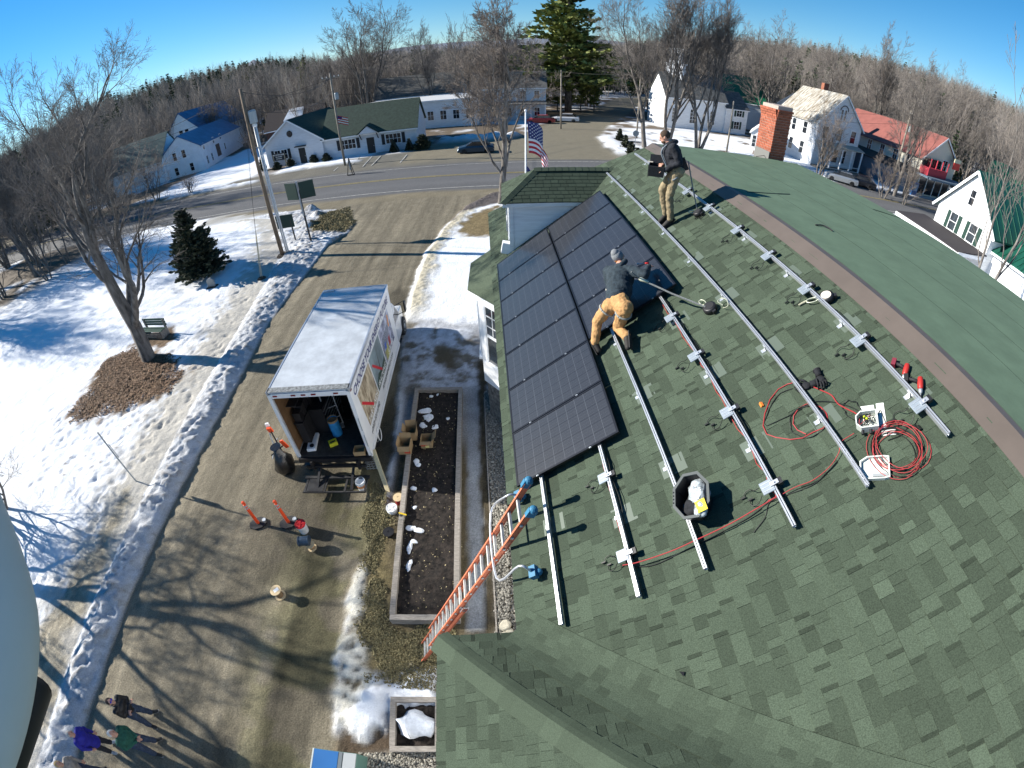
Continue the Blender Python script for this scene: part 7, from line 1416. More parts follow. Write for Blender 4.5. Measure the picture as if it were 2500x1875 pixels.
for s in (-1, 1): MB().prism([c0+d2*s*1.5+ZV*2.88+n2*1.1, c0+ZV*4.02+n2*1.1, c0+ZV*4.02-n2*1.2, c0+d2*s*1.5+ZV*2.88-n2*1.2][::1], ZV*.1).build('porch_roof', greenroof, r_); MB().bar(c0+d2*s*1.15+n2*.1+ZV*2.1, c0+d2*s*1.15+n2*.9+ZV*2.85, .1, .12).build('porch_bracket', shutb, r_)
MB().prism([P(8.5, 4.2, 3.55), P(8.9, 3.2, 3.36), P(7.2, 7.5, 4.62), P(6.6, 7.8, 4.98)], ZV*.35).build('roof_snow', snowm, r_)
q_ = L_.done()
# lease board on two posts, shrubs, small flags
q = thing('lease_sign', 'dark lease sign with white lettering on two pale posts before the shop', 'sign', (*tuple(G(688, 412)[:2]), .1)); b_ = Vector(q.location); d_ = (A1-A0).normalized(); n_2 = Vector((d_.y, -d_.x, 0)); Mz = Matrix((d_, n_2, ZV)).transposed()
for s in (-.95, .95): MB().box(d_*s+ZV*1.0, (.12, .12, 2.0), Mz).build('post', mat('pale_lumber_post', (.40, .33, .22), .8), q)
MB().box(ZV*1.62+n_2*.02, (2.2, .07, 1.0), Mz).build('board', shutb, q)
for k, (tx_, sz) in enumerate((('SPACE FOR LEASE', .235), ('CALL FOR INFO', .15), ('207 625 6275', .17))):
    o = link(bpy.data.objects.new('lettering', text_mesh(tx_, sz, whi, align='CENTER', bold=.006)), q); o.matrix_local = Matrix(((d_.x, 0, n_2.x, n_2.x*.065), (d_.y, 0, n_2.y, n_2.y*.065), (0, 1, 0, 1.90-.27*k), (0, 0, 0, 1)))
farmroof = mat('blue_metal_roof', (.035, .115, .24), .45, .2, var=.15, vscale=.6, col2=(.05, .14, .27)); tinr = mat('green_ribbed_metal_roof', (.035, .085, .075), .45, .2, var=.1, vscale=1)
L_ = Loc('farmhouse', 'white farmhouse and barn with blue metal roofs across the road', 'house', (-54, 80, 0)); r_ = L_.t
C0 = Vector((-53.4, 75.4, 0)); CR = Vector((-54.6, 94.0, 0)); CL = Vector((-59.2, 66.6, 0))
farmw = mat('farm_white_clapboard', (.74, .78, .82), .65, var=.06, vscale=1)
# long wing: wall faces the road to the right
d_ = Vector((-.10, 1, 0)).normalized()
Pf, df, nf, Wf = gable(r_, Vector((-53.0, 75.1, 0)), Vector((-58.6, 99.5, 0)), 7.5, 4.7, 7.3, True, farmw, farmroof, .35, z0=-1.0)
for x_, z_, w_, h_ in ((1.6, 4.2, .7, 1.1), (1.9, 1.6, .75, 1.4), (4.6, 1.6, .75, 1.4), (7.2, 4.4, .7, 1.1), (11.4, 4.5, .7, 1.0), (13.0, 2.2, .7, 1.3)): win(r_, Vector((-53.0, 75.1, 0)), df, nf, x_, z_, w_, h_, shutters=None)
door(r_, Vector((-53.0, 75.1, 0)), df, nf, 8.8, 1.0, 2.2, 2.4, mat('weathered_barn_door', (.13, .09, .07), .9, var=.4, vscale=4))
# gable end toward the lens
ge = Vector((-53.0, 75.1, 0)); Og = ge-nf*7.5
for x_, z_ in ((2.2, 3.9), (4.1, 4.0), (5.0, 1.3), (1.8, 1.2)): win(r_, Og, nf, -df, x_, z_, .7, 1.4, mull=(0, 1))
# left wing under ribbed green metal
gable(r_, Vector((-72.5, 71.0, 0)), Vector((-60.3, 72.6, 0)), 9.0, 4.2, 8.6, True, farmw, tinr, .4, z0=-1)
# barn behind
Pb, db, nb2, Wb = gable(r_, Vector((-64.8, 95.0, 0)), Vector((-66.0, 117.0, 0)), 11, 5.9, 11.3, True, farmw, farmroof, .4, z0=-1)
Ob = Vector((-64.8, 95.0, 0))-nb2*11
for x_ in (5.0, 6.6): win(r_, Ob, nb2, -db, x_, 6.9, 1.0, 1.1, mull=(0, 1))
L_.done()
L_ = Loc('shed', 'low dark shed with snow on its roof beyond the farmhouse', 'shed', (-46, 99, 0)); gable(L_.t, Vector((-50, 97, 0)), Vector((-42, 99.5, 0)), 6, 2.6, 4.0, True, mat('dark_red_boards', (.07, .04, .035), .9), snowm, .4); L_.done()
L_ = Loc('shed', 'small dark hipped building behind the shop with a snow patch on its roof', 'shed', (-38, 88, 0)); gable(L_.t, Vector((-44, 84, 0)), Vector((-33, 86, 0)), 9, 3.6, 6.6, True, MATS['dark_red_boards'], mat('brown_shingle', (.05, .038, .035), .9, var=.2), .5); MB().prism([Vector((-40.5, 85.2, 4.5)), Vector((-37, 85.9, 4.5)), Vector((-37.2, 88.3, 6.3)), Vector((-40.0, 87.8, 6.3))], ZV*.3).build('roof_snow', snowm, L_.t); L_.done()
# long white building behind the shop with a two-storey block
paleg = mat('pale_grey_siding', (.52, .56, .60), .7, var=.05); greyr = mat('old_grey_shingle', (.10, .10, .095), .9, var=.25, vscale=2)
L_ = Loc('white_block', 'long flat-roofed white building behind the green-roofed shop', 'building', (-10, 84, 0)); gable(L_.t, Vector((-25, 82, 0)), Vector((-4.0, 81, 0)), 14, 4.7, 5.0, True, white_d, mat('white_flat_roof', (.55, .55, .55), .8), .2)
for k in range(4): win(L_.t, Vector((-25, 82, 0)), Vector((21, -1, 0)).normalized(), Vector((-1, -21, 0)).normalized(), 13+2.2*k, 2.2, 1.0, 1.5)
L_.done()
L_ = Loc('grey_house', 'two-storey pale grey house with porch at the bend of the side road', 'house', (2, 86, 0)); gable(L_.t, Vector((-5.0, 86.5, 0)), Vector((8.0, 86.0, 0)), 8, 6.0, 8.6, True, paleg, greyr, .4)
for k in range(5): win(L_.t, Vector((-5, 86.5, 0)), Vector((1, -.04, 0)).normalized(), Vector((-.04, -1, 0)).normalized(), 1.4+2.5*k, 4.6, .9, 1.4); win(L_.t, Vector((-5, 86.5, 0)), Vector((1, -.04, 0)).normalized(), Vector((-.04, -1, 0)).normalized(), 1.4+2.5*k, 1.5, .9, 1.5)
MB().prism([Vector((-5, 84.3, 3.0)), Vector((8, 83.9, 3.0)), Vector((8, 86, 3.4)), Vector((-5, 86.4, 3.4))], ZV*.12).build('porch_roof', greyr, L_.t)
for k in range(6): MB().box((-4.8+2.5*k, 84.4-.1*k/2, 1.5), (.14, .14, 3.0)).build('porch_post', trimw, L_.t)
L_.done()
L_ = Loc('dark_roof_house', 'house with dark sagging roof behind the long white building', 'house', (-16, 104, 0)); gable(L_.t, Vector((-26, 100, 0)), Vector((-8, 99, 0)), 11, 5.0, 9.0, True, paleg, greyr, .4); L_.done()
# church
L_ = Loc('church', 'white clapboard church with belfry and grey roof behind bare maples', 'church', (32, 80, 0)); r_ = L_.t
B0, B1 = Vector((28.0, 79.8, 0)), Vector((39.4, 80.0, 0)); Pc, dc, nc, Wc = gable(r_, B0, B1, 9.5, 5.6, 9.5, True, white_d, greyr, .35)
win(r_, B0, dc, nc, 9.0, 2.4, 1.0, 2.4, mull=(1, 3)); win(r_, B0, dc, nc, 5.2, 2.4, 1.0, 2.4, mull=(1, 3)); win(r_, B0, dc, nc, 1.8, 2.4, 1.0, 2.4, mull=(1, 3))
P3, d3, n3_, W3 = gable(r_, B1+dc*.0-nc*-.3, Vector((44.2, 80.4, 0)), 8, 4.6, 7.3, True, white_d, greyr, .3, z0=-.5)
Bq = B1+nc*.3
for x_, z_ in ((2.6, 1.6), (2.9, 3.9)): win(r_, Bq, d3, n3_, x_, z_, 1.1, 1.3, shutters=shut)
ct = Pc(3.4, 5.25, 0); ct.z = 0
for nm, w_, z0_, z1_ in (('tower_base', 3.0, 6.0, 11.2), ('belfry', 2.1, 11.2, 13.8)): MB().box((ct.x, ct.y, (z0_+z1_)/2), (w_, w_, z1_-z0_), Matrix.Rotation(-.6, 3, 'Z')).build(nm, white_d, r_)
for z_, w_ in ((11.25, 3.3), (13.9, 2.6), (13.6, 2.35)): MB().box((ct.x, ct.y, z_), (w_, w_, .18), Matrix.Rotation(-.6, 3, 'Z')).build('cornice', trimw, r_)
dq = Matrix.Rotation(-.6, 3, 'Z') @ Vector((1, 0, 0)); nq = Matrix.Rotation(-.6, 3, 'Z') @ Vector((0, -1, 0)); win(r_, ct-nq*-1.05, dq, nq, 0, 12.5, .9, 1.3); win(r_, ct-dq*1.05, -nq, -dq, 0, 12.5, .9, 1.3)
MB().lathe([(1.5, 14.0), (.9, 14.6), (.001, 14.9)], 4, (ct.x, ct.y, 0)).build('belfry_cap', greyr, r_); MB().tube([(ct.x, ct.y, 14.6), (ct.x, ct.y, 16.2)], [.06, .02], 6).build('spirelet', trimw, r_)
L_.done()
L_ = Loc('green_roof_house', 'house with a bright green metal roof half hidden behind the church', 'house', (48, 92, 0)); gable(L_.t, Vector((43, 92, 0)), Vector((52, 88, 0)), 8, 5.6, 10.4, True, paleg, mat('bright_green_metal', (.015, .14, .075), .4, .1), .3); L_.done()
L_ = Loc('porch_house', 'small white glassed porch beside the brick chimney', 'porch', (34, 60, 0)); Pp, dp, np_, Wp = gable(L_.t, Vector((35.4, 62.5, 0)), Vector((37.8, 61.0, 0)), 4, 3.0, 4.4, False, white, white, .25)
for k in range(3): win(L_.t, Vector((35.4, 62.5, 0)), dp, np_, .55+.8*k, 1.7, .5, 1.6, m=glass, mull=(0, 2))
MB().box((36.3, 60.4, .2), (2.4, 1.6, .4), Matrix.Rotation(-.55, 3, 'Z')).build('step', mortar, L_.t); L_.done()
L_ = Loc('white_cottage', 'small white gabled cottage far behind the brick chimney', 'cottage', (62, 95, 0)); gable(L_.t, Vector((57, 92, 0)), Vector((62, 88, 0)), 10, 6.2, 8.8, False, white_d, mat('white_metal_roof', (.5, .5, .5), .6), .3); L_.done()
# Victorian
rustr = mat('rust_streaked_metal_roof', (.22, .155, .085), .6, .1, var=.35, vscale=1.3, col2=(.40, .39, .35), stretch=(.6, 2.5, .6))
L_ = Loc('victorian_house', 'two-storey white house with arched gable window and rust-streaked roof', 'house', (46, 58, 0)); r_ = L_.t
V0_, V1_ = Vector((43.1, 57.6, 0)), Vector((51.2, 57.9, 0)); Pv, dv_, nv, Wv = gable(r_, V0_, V1_, 10.5, 6.5, 10.7, False, white_d, rustr, .45)
for x_ in (1.4, 4.05, 6.7): win(r_, V0_, dv_, nv, x_, 5.1, .95, 1.7, mull=(0, 1), proud=.05); MB().box(V0_+dv_*x_+nv*.12+ZV*6.12, (1.4, .12, .14), Matrix((dv_, nv, ZV)).transposed()).build('window_hood', trimw, r_)
for x_ in (1.7, 4.1, 5.6): win(r_, V0_, dv_, nv, x_, 2.0, 1.0, 1.9, mull=(0, 1))
for s in (-.32, .32): win(r_, V0_, dv_, nv, Wv/2+s, 8.0, .36, 1.5, mull=(0, 1))
MB().tube([V0_+dv_*(Wv/2+.72*math.cos(a))+nv*.08+ZV*(8.6+.72*math.sin(a)) for a in np.linspace(0, PI, 13)], .06, 6).build('arch_hood', shutb, r_)
MB().prism([V0_+dv_*-.1+nv*1.7+ZV*3.35, V0_+dv_*(Wv+.1)+nv*1.7+ZV*3.35, V0_+dv_*(Wv+.1)+ZV*3.75, V0_+dv_*-.1+ZV*3.75], ZV*.14).build('porch_roof', mat('cream_roof_edge', (.42, .40, .33), .7), r_)
for k in range(5): MB().box(V0_+dv_*(.2+(Wv-.4)*k/4)+nv*1.55+ZV*1.75, (.18, .18, 3.2), Matrix((dv_, nv, ZV)).transposed()).build('porch_post', trimw, r_)
for z_ in (.95, .35): MB().box(V0_+dv_*Wv/2+nv*1.58+ZV*z_, (Wv-.3, .06, .08), Matrix((dv_, nv, ZV)).transposed()).build('porch_rail', trimw, r_)
MB().box(V0_+dv_*Wv/2+nv*.8+ZV*.15, (Wv, 1.7, .4), Matrix((dv_, nv, ZV)).transposed()).build('porch_floor', stonem, r_)
Ol = V0_-nv*10.5; Dl, Nl = nv, -dv_
for x_ in (2.0, 4.8, 7.6):
    for z_ in (5.0, 2.1): win(r_, Ol, Dl, Nl, x_, z_, .95, 1.7, mull=(0, 1)); MB().box(Ol+Dl*x_+Nl*.12+ZV*(z_+1.02), (1.4, .12, .12), Matrix((Dl, Nl, ZV)).transposed()).build('window_hood', trimw, r_)
MB().box(Pv(Wv*.5+1.0, 6.5, 10.8), (.9, .7, 2.2), Matrix((dv_, nv, ZV)).transposed()).build('brick_chimney', mat('distant_brick', (.26, .10, .06), .9, var=.3, vscale=6), r_)
L_.done()
# red-roofed store
redroof = mat('faded_red_metal_roof', (.235, .085, .070), .6, .05, var=.12, vscale=1); redt = mat('red_porch_paint', (.36, .025, .045), .6); creamw = mat('cream_clapboard', (.62, .58, .48), .7, var=.05)
L_ = Loc('corner_store', 'store with long faded red roof, red upstairs porch and shop front', 'store', (62, 54, 0)); r_ = L_.t
S0, S1 = Vector((57.6, 50.8, 0)), Vector((65.8, 51.2, 0)); Ps, ds, ns, Ws = gable(r_, S0, S1, 20, 5.6, 9.0, False, creamw, redroof, .5)
Osl = S0-ns*22; 
for k in range(7): win(r_, Osl, ns, -ds, 2.2+2.9*k, 4.3, .9, 1.5)
gb = mat('grey_blue_boards', (.13, .18, .23), .8, var=.1)
MB().prism([Osl+(-ds)*3.5+ns*6+ZV*0, S0+(-ds)*3.5, S0, Osl+ns*6][::-1], ZV*2.9).build('side_lean_to', gb, r_); MB().prism([Osl+(-ds)*3.8+ns*6+ZV*2.85, S0+(-ds)*3.8+ns*.3+ZV*2.85, S0+ns*.3+ZV*3.5, Osl+ns*6+ZV*3.5], ZV*.12).build('lean_to_roof', mat('dark_lean_to_roof', (.05, .045, .04), .9), r_)
MB().box(S0+ds*Ws/2+ns*1.6+ZV*3.2, (Ws+2, 3.2, .25), Matrix((ds, ns, ZV)).transposed()).build('awning_roof', gb, r_)
MB().box(S0+ds*Ws/2+ns*.06+ZV*1.5, (Ws-1.0, .12, 2.4), Matrix((ds, ns, ZV)).transposed()).build('shop_window', dglass, r_)
for k in range(5): MB().box(S0+ds*(.3+(Ws-.6)*k/4)+ns*.16+ZV*1.5, (.14, .1, 2.7), Matrix((ds, ns, ZV)).transposed()).build('shop_mullion', trimw, r_)
MB().box(S0+ds*2.0+ns*.9+ZV*3.9, (4.4, 1.7, 1.1), Matrix((ds, ns, ZV)).transposed()).build('balcony_front', redt, r_)
MB().box(S0+ds*2.0+ns*.3+ZV*5.0, (4.0, .2, 1.2), Matrix((ds, ns, ZV)).transposed()).build('balcony_opening', dglass, r_)
for k in range(4): MB().box(S0+ds*(-.1+1.4*k)+ns*1.7+ZV*5.0, (.14, .14, 1.5), Matrix((ds, ns, ZV)).transposed()).build('balcony_post', redt, r_)
win(r_, S0, ds, ns, 5.3, 5.0, 1.2, 1.6)
L_.done()
q = thing('store_sign', 'projecting red and cream shop sign on the gable of the red-roofed store', 'sign', S0+ds*6.6+ns*1.2+ZV*5.9); Ms = Matrix((ds, ns, ZV)).transposed(); MB().box((0, 0, .45), (1.6, .12, .55), Ms).build('upper_panel', mat('cream_sign', (.62, .60, .42), .5), q); MB().box((0, 0, -.35), (1.6, .12, 1.0), Ms).build('lower_panel', mat('red_sign', (.62, .04, .03), .5), q)
MB().box(ns*-.7+ZV*.2, (.06, 1.2, .06), Ms).build('arm', black, q)
for k, px in enumerate(((1, 2.0), (1, 2.35))): pass
q = thing('vending_machine', 'blue ice and drinks machine beside the store front', 'machine', S0+ds*-1.2+ns*.8); MB().box((0, 0, .95), (1.2, .8, 1.9), Ms).build('machine_body', mat('blue_machine', (.03, .12, .30), .4), q); MB().box(ns*.41+ZV*1.2, (.9, .02, .9), Ms).build('machine_front', mat('pale_machine_front', (.30, .42, .55), .4), q)
# parked cars by the Victorian house and store
def car(label, x, y, rot, m, z=0, L=4.5):
    q = thing('parked_car', label, 'car', (x, y, z), rot, 'cars parked in the village'); sc = L/4.5
    secs = []
    for yy, top, w_ in ((-2.2, .70, .80), (-2.1, .92, .86), (-1.5, .98, .90), (1.1, .98, .90), (2.0, .80, .86), (2.2, .55, .80)): secs.append((yy*sc, [(-w_, .25), (-w_, top*.8), (-w_*.9, top), (w_*.9, top), (w_, top*.8), (w_, .25)]))
    loft('body', secs, m, q); cs = [(-1.75, .97, .78), (-1.2, 1.42, .66), (.35, 1.45, .66), (1.15, .98, .76)]; loft('greenhouse', [(a*sc, [(-w_, .9), (-w_, .95), (-w_*.96, t_), (w_*.96, t_), (w_, .95), (w_, .9)]) for a, t_, w_ in cs], dglass, q)
    MB().box((0, -.42*sc, 1.45), (1.22, 1.5*sc, .04)).build('roof', m, q)
    for yy in (-1.35, 1.35):
        for s in (-1, 1): wv = MB().lathe([(.22, -.1), (.32, -.1), (.33, 0), (.32, .1), (.22, .1)], 14, (s*.80, yy*sc, .33), Matrix.Rotation(PI/2, 3, 'Y')).build('tyre', rubber, q, True); MB().lathe([(.001, .08), (.2, .1), (.21, .06), (.001, .06)], 12, (s*.80, yy*sc, .33), Matrix.Rotation(s*PI/2, 3, 'Y')).build('wheel_rim', steel, wv)
    for s in (-1, 1): MB().box((s*.62, 2.15*sc, .62), (.3, .1, .12)).build('headlight', white, q); MB().box((s*.62, -2.16*sc, .74), (.28, .1, .12)).build('tail_light', redl, q)
    return q
silver = mat('silver_car_paint', (.42, .44, .46), .3, .6, coat=.6); darkc = mat('dark_car_paint', (.02, .022, .03), .3, .3, coat=.6); whc = mat('white_car_paint', (.65, .65, .66), .3, coat=.6); redc = mat('red_truck_paint', (.34, .03, .03), .35, coat=.5); bluc = mat('blue_car_paint', (.015, .04, .07), .3, .3, coat=.6)
p = G(2052, 445); car('silver car parked in front of the white Victorian house', p.x, p.y, 1.0, silver); p = G(2092, 455); car('dark car parked between the Victorian house and the store', p.x+.8, p.y+.6, 1.0, darkc)
p = G(2300, 430); car('white car parked beyond the right side of the red-roofed store', 72, 49, .6, whc)
p = G(1165, 382); car('dark blue car parked behind the bare tree beside the sandy lot', -3.2, 55.8, PI/2, bluc); car('red pickup parked by the grey house at the bend', 6.5, 81, PI/2, redc, L=5.2); car('white pickup parked under the big pine', 11.0, 83, PI/2-.2, whc, L=5.2)
p = G(262, 485); car('black car parked on the snow at the left beneath the bare trees', p.x, p.y, .8, darkc)
# white house with green metal roof behind our roof, right
gmr = mat('green_standing_seam_roof', (.014, .090, .060), .4, .15, var=.1, vscale=.8)
L_ = Loc('green_roofed_house', 'white house with green metal roofs, shuttered windows and a flat porch roof', 'house', (36, 20, 0)); r_ = L_.t
GA, GB = Vector((33.3, 26.3, 0)), Vector((32.6, 20.2, 0))
Pg, dg_, ng, Wg = gable(r_, GA, GB, 10, 5.05, 8.35, False, white_d, gmr, .45)
for x_ in (2.05, 4.25): win(r_, GA, dg_, ng, x_, 4.15, .76, 1.3, m=glass, mull=(0, 1)); 
for x_ in (1.42, 2.68, 3.62, 4.88): MB().box(GA+dg_*x_+ng*.04+ZV*4.15, (.38, .04, 1.35), Matrix((dg_, ng, ZV)).transposed()).build('shutter', shut, r_)
win(r_, GA, dg_, ng, 3.1, 6.45, .5, 1.1, m=dglass, mull=(0, 1))
for k in range(12):
    x_ = -.4+ (Wg/2+.4)*0; 
for k in range(14): y_ = -.25+9.4*k/13; z0_, z1_ = 5.05-.45*3.3/(Wg/2), 8.35; MB().bar(Pg(Wg+.45, y_, z0_+.19), Pg(Wg/2, y_, z1_+.19), .03, .04).build('roof_seam', gmr, r_)
MB().prism([GA+dg_*-1.2+ng*3.0+ZV*3.15, GA+dg_*(Wg+.2)+ng*3.0+ZV*3.15, GA+dg_*(Wg+.2)+ZV*3.35, GA+dg_*-1.2+ZV*3.35], ZV*.08).build('porch_roof', mat('dark_porch_roofing', (.035, .03, .032), .9), r_)
MB().box(GA+dg_*(Wg/2-.5)+ng*3.02+ZV*3.02, (Wg+1.5, .06, .26), Matrix((dg_, ng, ZV)).transposed()).box(GA+dg_*(Wg+.2)+ng*1.5+ZV*3.1, (.06, 3.0, .24), Matrix((dg_, ng, ZV)).transposed()).build('porch_fascia', trimw, r_)
for k in range(6): MB().box(GA+dg_*(-1.0+(Wg+1.1)*k/5)+ng*2.9+ZV*1.5, (.12, .12, 2.9), Matrix((dg_, ng, ZV)).transposed()).build('porch_post', trimw, r_)
for k in range(24): MB().box(GA+dg_*(-1.0+(Wg+1.1)*k/23)+ng*2.9+ZV*2.55, (.05, .04, .5), Matrix((dg_, ng, ZV)).transposed()).build('lattice_bar', trimw, r_)
H0, H1 = GB+Vector((-.3, 0, 0)), GB+Vector((-1.0, -12, 0)); Ph, dh_, nh, Wh = gable(r_, H0+Vector((1.2, 0, 0)), H1+Vector((1.2, 0, 0)), 8, 3.9, 6.2, True, white_d, gmr, .4)
for k in range(26): x_ = .1+Wh*k/25; MB().bar(Ph(x_, -.38, 3.9-.38*2.3/4+.19), Ph(x_, 4, 6.2+.19), .03, .04).build('roof_seam', gmr, r_)
c0 = Ph(3.6, 0, 0); MB().prism([c0+dh_*-.8+nh*-.2+ZV*4.0, c0+dh_*.8-nh*.2+ZV*4.0, c0+dh_*.8-nh*.2+ZV*5.4, c0-nh*.2+ZV*5.9, c0+dh_*-.8-nh*.2+ZV*5.4], -nh*2.5).build('wing_dormer', white, r_); win(r_, c0-nh*.2, dh_, nh, 0, 4.7, .8, 1.0, m=glass)
MB().box(Pg(Wg+1.2, 4.5, 6.6), (.8, .8, 3.2)).build('brick_chimney', MATS['distant_brick'], r_)
L_.done()
L_ = Loc('yellow_house', 'pale yellow house with green roof glimpsed through trees at the right', 'house', (90, 52, 0)); gable(L_.t, Vector((84, 58, 0)), Vector((94, 40, 0)), 9, 4.6, 7.8, True, mat('pale_yellow_siding', (.55, .52, .24), .7), MATS['bright_green_metal'], .4)
for k in range(6): win(L_.t, Vector((84, 58, 0)), Vector((10, -18, 0)).normalized(), Vector((-18, -10, 0)).normalized(), 2+3.2*k, 2.4, 1.1, 1.6)
L_.done()
# ------------------------------------------------------------------ bare trees: every limb a tapered tube
def grow_tree(seed, H, r0, stems=1, rmin=.0045, spread=.55, twig=3, dens=1.0, first=.25, up=.10, lmax=5, gnarl=.16, droop=0.0, bend=None):
    """returns segment array: p0, p1, r0, r1"""
    R = random.Random(seed); S = []
    def rv(): return Vector((R.gauss(0, 1), R.gauss(0, 1), R.gauss(0, 1)))
    def limb(p, d, L, r, lv):
        n = max(3, min(9, int(L/(.55 if lv < 2 else .35 if lv < 4 else .25)))); st = L/n; pts = [p]; rs = [r]; dirs = [d]; q = p; rr = r
        for i in range(n):
            d = (d+rv()*gnarl*(.5 if lv == 0 else 1)+ZV*(up if lv < 3 else up*.4-droop)).normalized(); q = q+d*st; rr = r*(1-(i+1)/n*(.62 if lv < 3 else .75)); pts.append(q); rs.append(max(rr, rmin)); dirs.append(d)
        for i in range(n): S.append((pts[i], pts[i+1], rs[i], rs[i+1]))
        if lv >= lmax: return
        nc = int((3.4+R.random()*2 if lv else 6+R.random()*3)*dens) if lv < lmax-1 else int(4.5*dens)
        for k in range(nc):
            t = (first if lv == 0 else .22)+(1-(first if lv == 0 else .22))*((k+R.random())/nc); i = min(n-1, int(t*n)); a = pts[i].lerp(pts[i+1], t*n-i) if i < n else pts[-1]
            dd = dirs[i]; o = rv(); o = (o-dd*o.dot(dd)).normalized(); sp_ = spread*R.uniform(.7, 1.35); nd = (dd*math.cos(sp_)+o*math.sin(sp_)).normalized()
            limb(a, nd, L*R.uniform(.42, .68)*(1.15-.45*t), rs[i]*R.uniform(.42, .62), lv+1)
        limb(pts[-1], dirs[-1], L*.48, rs[-1]*.9, lv+1)
    for s_ in range(stems):
        a = 2*PI*s_/stems+R.random(); d = Vector((math.cos(a)*.30*(stems > 1)+R.gauss(0, .05), math.sin(a)*.30*(stems > 1)+R.gauss(0, .05), 1)).normalized()
        if bend: d = (d+Vector(bend)*(1 if stems == 1 else R.uniform(.5, 1.3))).normalized()
        limb(Vector((math.cos(a)*.22*(stems > 1), math.sin(a)*.22*(stems > 1), -.2)), d, H*.62*R.uniform(.88, 1.08), r0*(1 if stems == 1 else .72), 0)
    return S
def tree_meshes(S, thr=.028, big=7):
    """trunk and limbs with more sides, twigs as three-sided slivers"""
    P0 = np.array([s[0] for s in S]); P1 = np.array([s[1] for s in S]); r0 = np.array([s[2] for s in S]); r1 = np.array([s[3] for s in S]); d = P1-P0; L = np.linalg.norm(d, axis=1)+1e-9; d /= L[:, None]; P1 = P1+d*np.minimum(r0, .03)[:, None]
    ref = np.where(np.abs(d[:, 2:3]) > .9, np.array([[1., 0, 0]]), np.array([[0, 0, 1.]])); a = np.cross(d, ref); a /= np.linalg.norm(a, axis=1)[:, None]; b = np.cross(d, a); out = []
    for mask, n in ((r0 >= thr, big), (r0 < thr, 3)):
        k = int(mask.sum())
        if k == 0: out.append(None); continue
        ang = 2*PI*np.arange(n)/n; c, s = np.cos(ang), np.sin(ang); ring = a[mask][:, None, :]*c[None, :, None]+b[mask][:, None, :]*s[None, :, None]
        V_ = np.concatenate([P0[mask][:, None]+ring*r0[mask][:, None, None], P1[mask][:, None]+ring*r1[mask][:, None, None]], 1).reshape(-1, 3); base = 2*n*np.arange(k)[:, None, None]; j = np.arange(n); q = np.stack([j, (j+1) % n, n+(j+1) % n, n+j], 1)[None]
        out.append((V_, (base+q).reshape(-1, 4)))
    return out
TREEM = {}
def tree_proto(key, bark=None, tw=None, **k):
    (a, b) = tree_meshes(grow_tree(**k), k.pop('thr', .028) if 'thr' in k else .028)
    TREEM[key] = (np_mesh('trunk', a[0], a[1], bark or barkm, True) if a else None, np_mesh('twigs', b[0], b[1], tw or twigm) if b else None)
    return TREEM[key]
def put_tree(key, label, x, y, rot=0, s=1.0, sz=None, name='bare_tree', group=None, z=None, lean=None):
    q = thing(name, label, 'tree', (x, y, gz(x, y)-.05 if z is None else z), rot, group); q.scale = (s, s, sz or s)
    if lean: q.rotation_euler = (Matrix.Rotation(lean[0], 3, 'X') @ Matrix.Rotation(lean[1], 3, 'Y') @ Matrix.Rotation(rot, 3, 'Z')).to_euler()
    for nm, me in zip(('trunk', 'crown'), TREEM[key]):
        if me: link(bpy.data.objects.new(nm, me), q)
    return q
tree_proto('big', seed=26, H=15.5, r0=.40, stems=1, spread=.66, dens=1.28, first=.13, up=.07, lmax=5, gnarl=.13, rmin=.006)
tree_proto('mapleA', seed=5, H=21, r0=.36, stems=3, spread=.46, dens=.97, rmin=.012, first=.25, up=.10, lmax=5, gnarl=.13)
tree_proto('mapleB', seed=8, H=19, r0=.34, stems=1, spread=.58, dens=1.12, rmin=.010, first=.22, up=.09, lmax=5, gnarl=.15)
tree_proto('elm', seed=13, H=24, r0=.42, stems=4, spread=.60, dens=.93, rmin=.015, first=.3, up=.06, lmax=5, gnarl=.10, droop=.01)
tree_proto('yard', seed=17, H=12.5, r0=.22, stems=1, spread=.60, dens=1.27, rmin=.0085, first=.16, up=.10, lmax=5, gnarl=.17, tw=twig2)
tree_proto('brush', seed=31, H=7.5, rmin=.007, r0=.13, stems=4, spread=.5, dens=.9, first=.1, up=.08, lmax=4, gnarl=.18, tw=twig2)
tree_proto('saplings', seed=37, H=15, rmin=.012, r0=.17, stems=2, spread=.42, dens=.85, first=.3, up=.14, lmax=4, gnarl=.12)
tree_proto('bold', seed=44, H=15, r0=.40, stems=2, spread=.7, dens=.95, first=.12, up=.05, lmax=5, gnarl=.17, rmin=.010)
put_tree('big', 'huge bare maple on the snowy lawn with leaves round its trunk and a bench behind', -18.6, 15.6, .6, 1.05, .98, lean=(0, -.04))
put_tree('yard', 'bare tree standing at the road just beyond the dormer', -.35, 34.0, 2.2, 1.25, 1.32)
put_tree('elm', 'tallest bare elm rising behind the green-roofed shop', -27.5, 98, .4, 1.08, 1.04)
put_tree('mapleB', 'bare tree between the elm and the yard tree, behind the shop', -14, 97, 1.9, .9, .95)
put_tree('saplings', 'slim bare trees behind the long white building', -8, 101, .4, 1.2, 1.25); put_tree('saplings', 'slim bare tree beside the dark-roofed house', 0, 104, 2.4, 1.2, 1.3)
put_tree('mapleA', 'bare many-stemmed maple before the church steeple, nearest the street corner', 22.0, 60.5, .3, 1.02, 1.0)
put_tree('mapleB', 'dark-trunked bare maple leaning left at the snowy corner', 18.2, 58.5, 2.0, .95, 1.0, lean=(0, -.12))
put_tree('mapleA', 'bare forked maple right of the steeple, in front of the church wall', 25.2, 57.5, 2.9, .95, .95, lean=(0, .06))
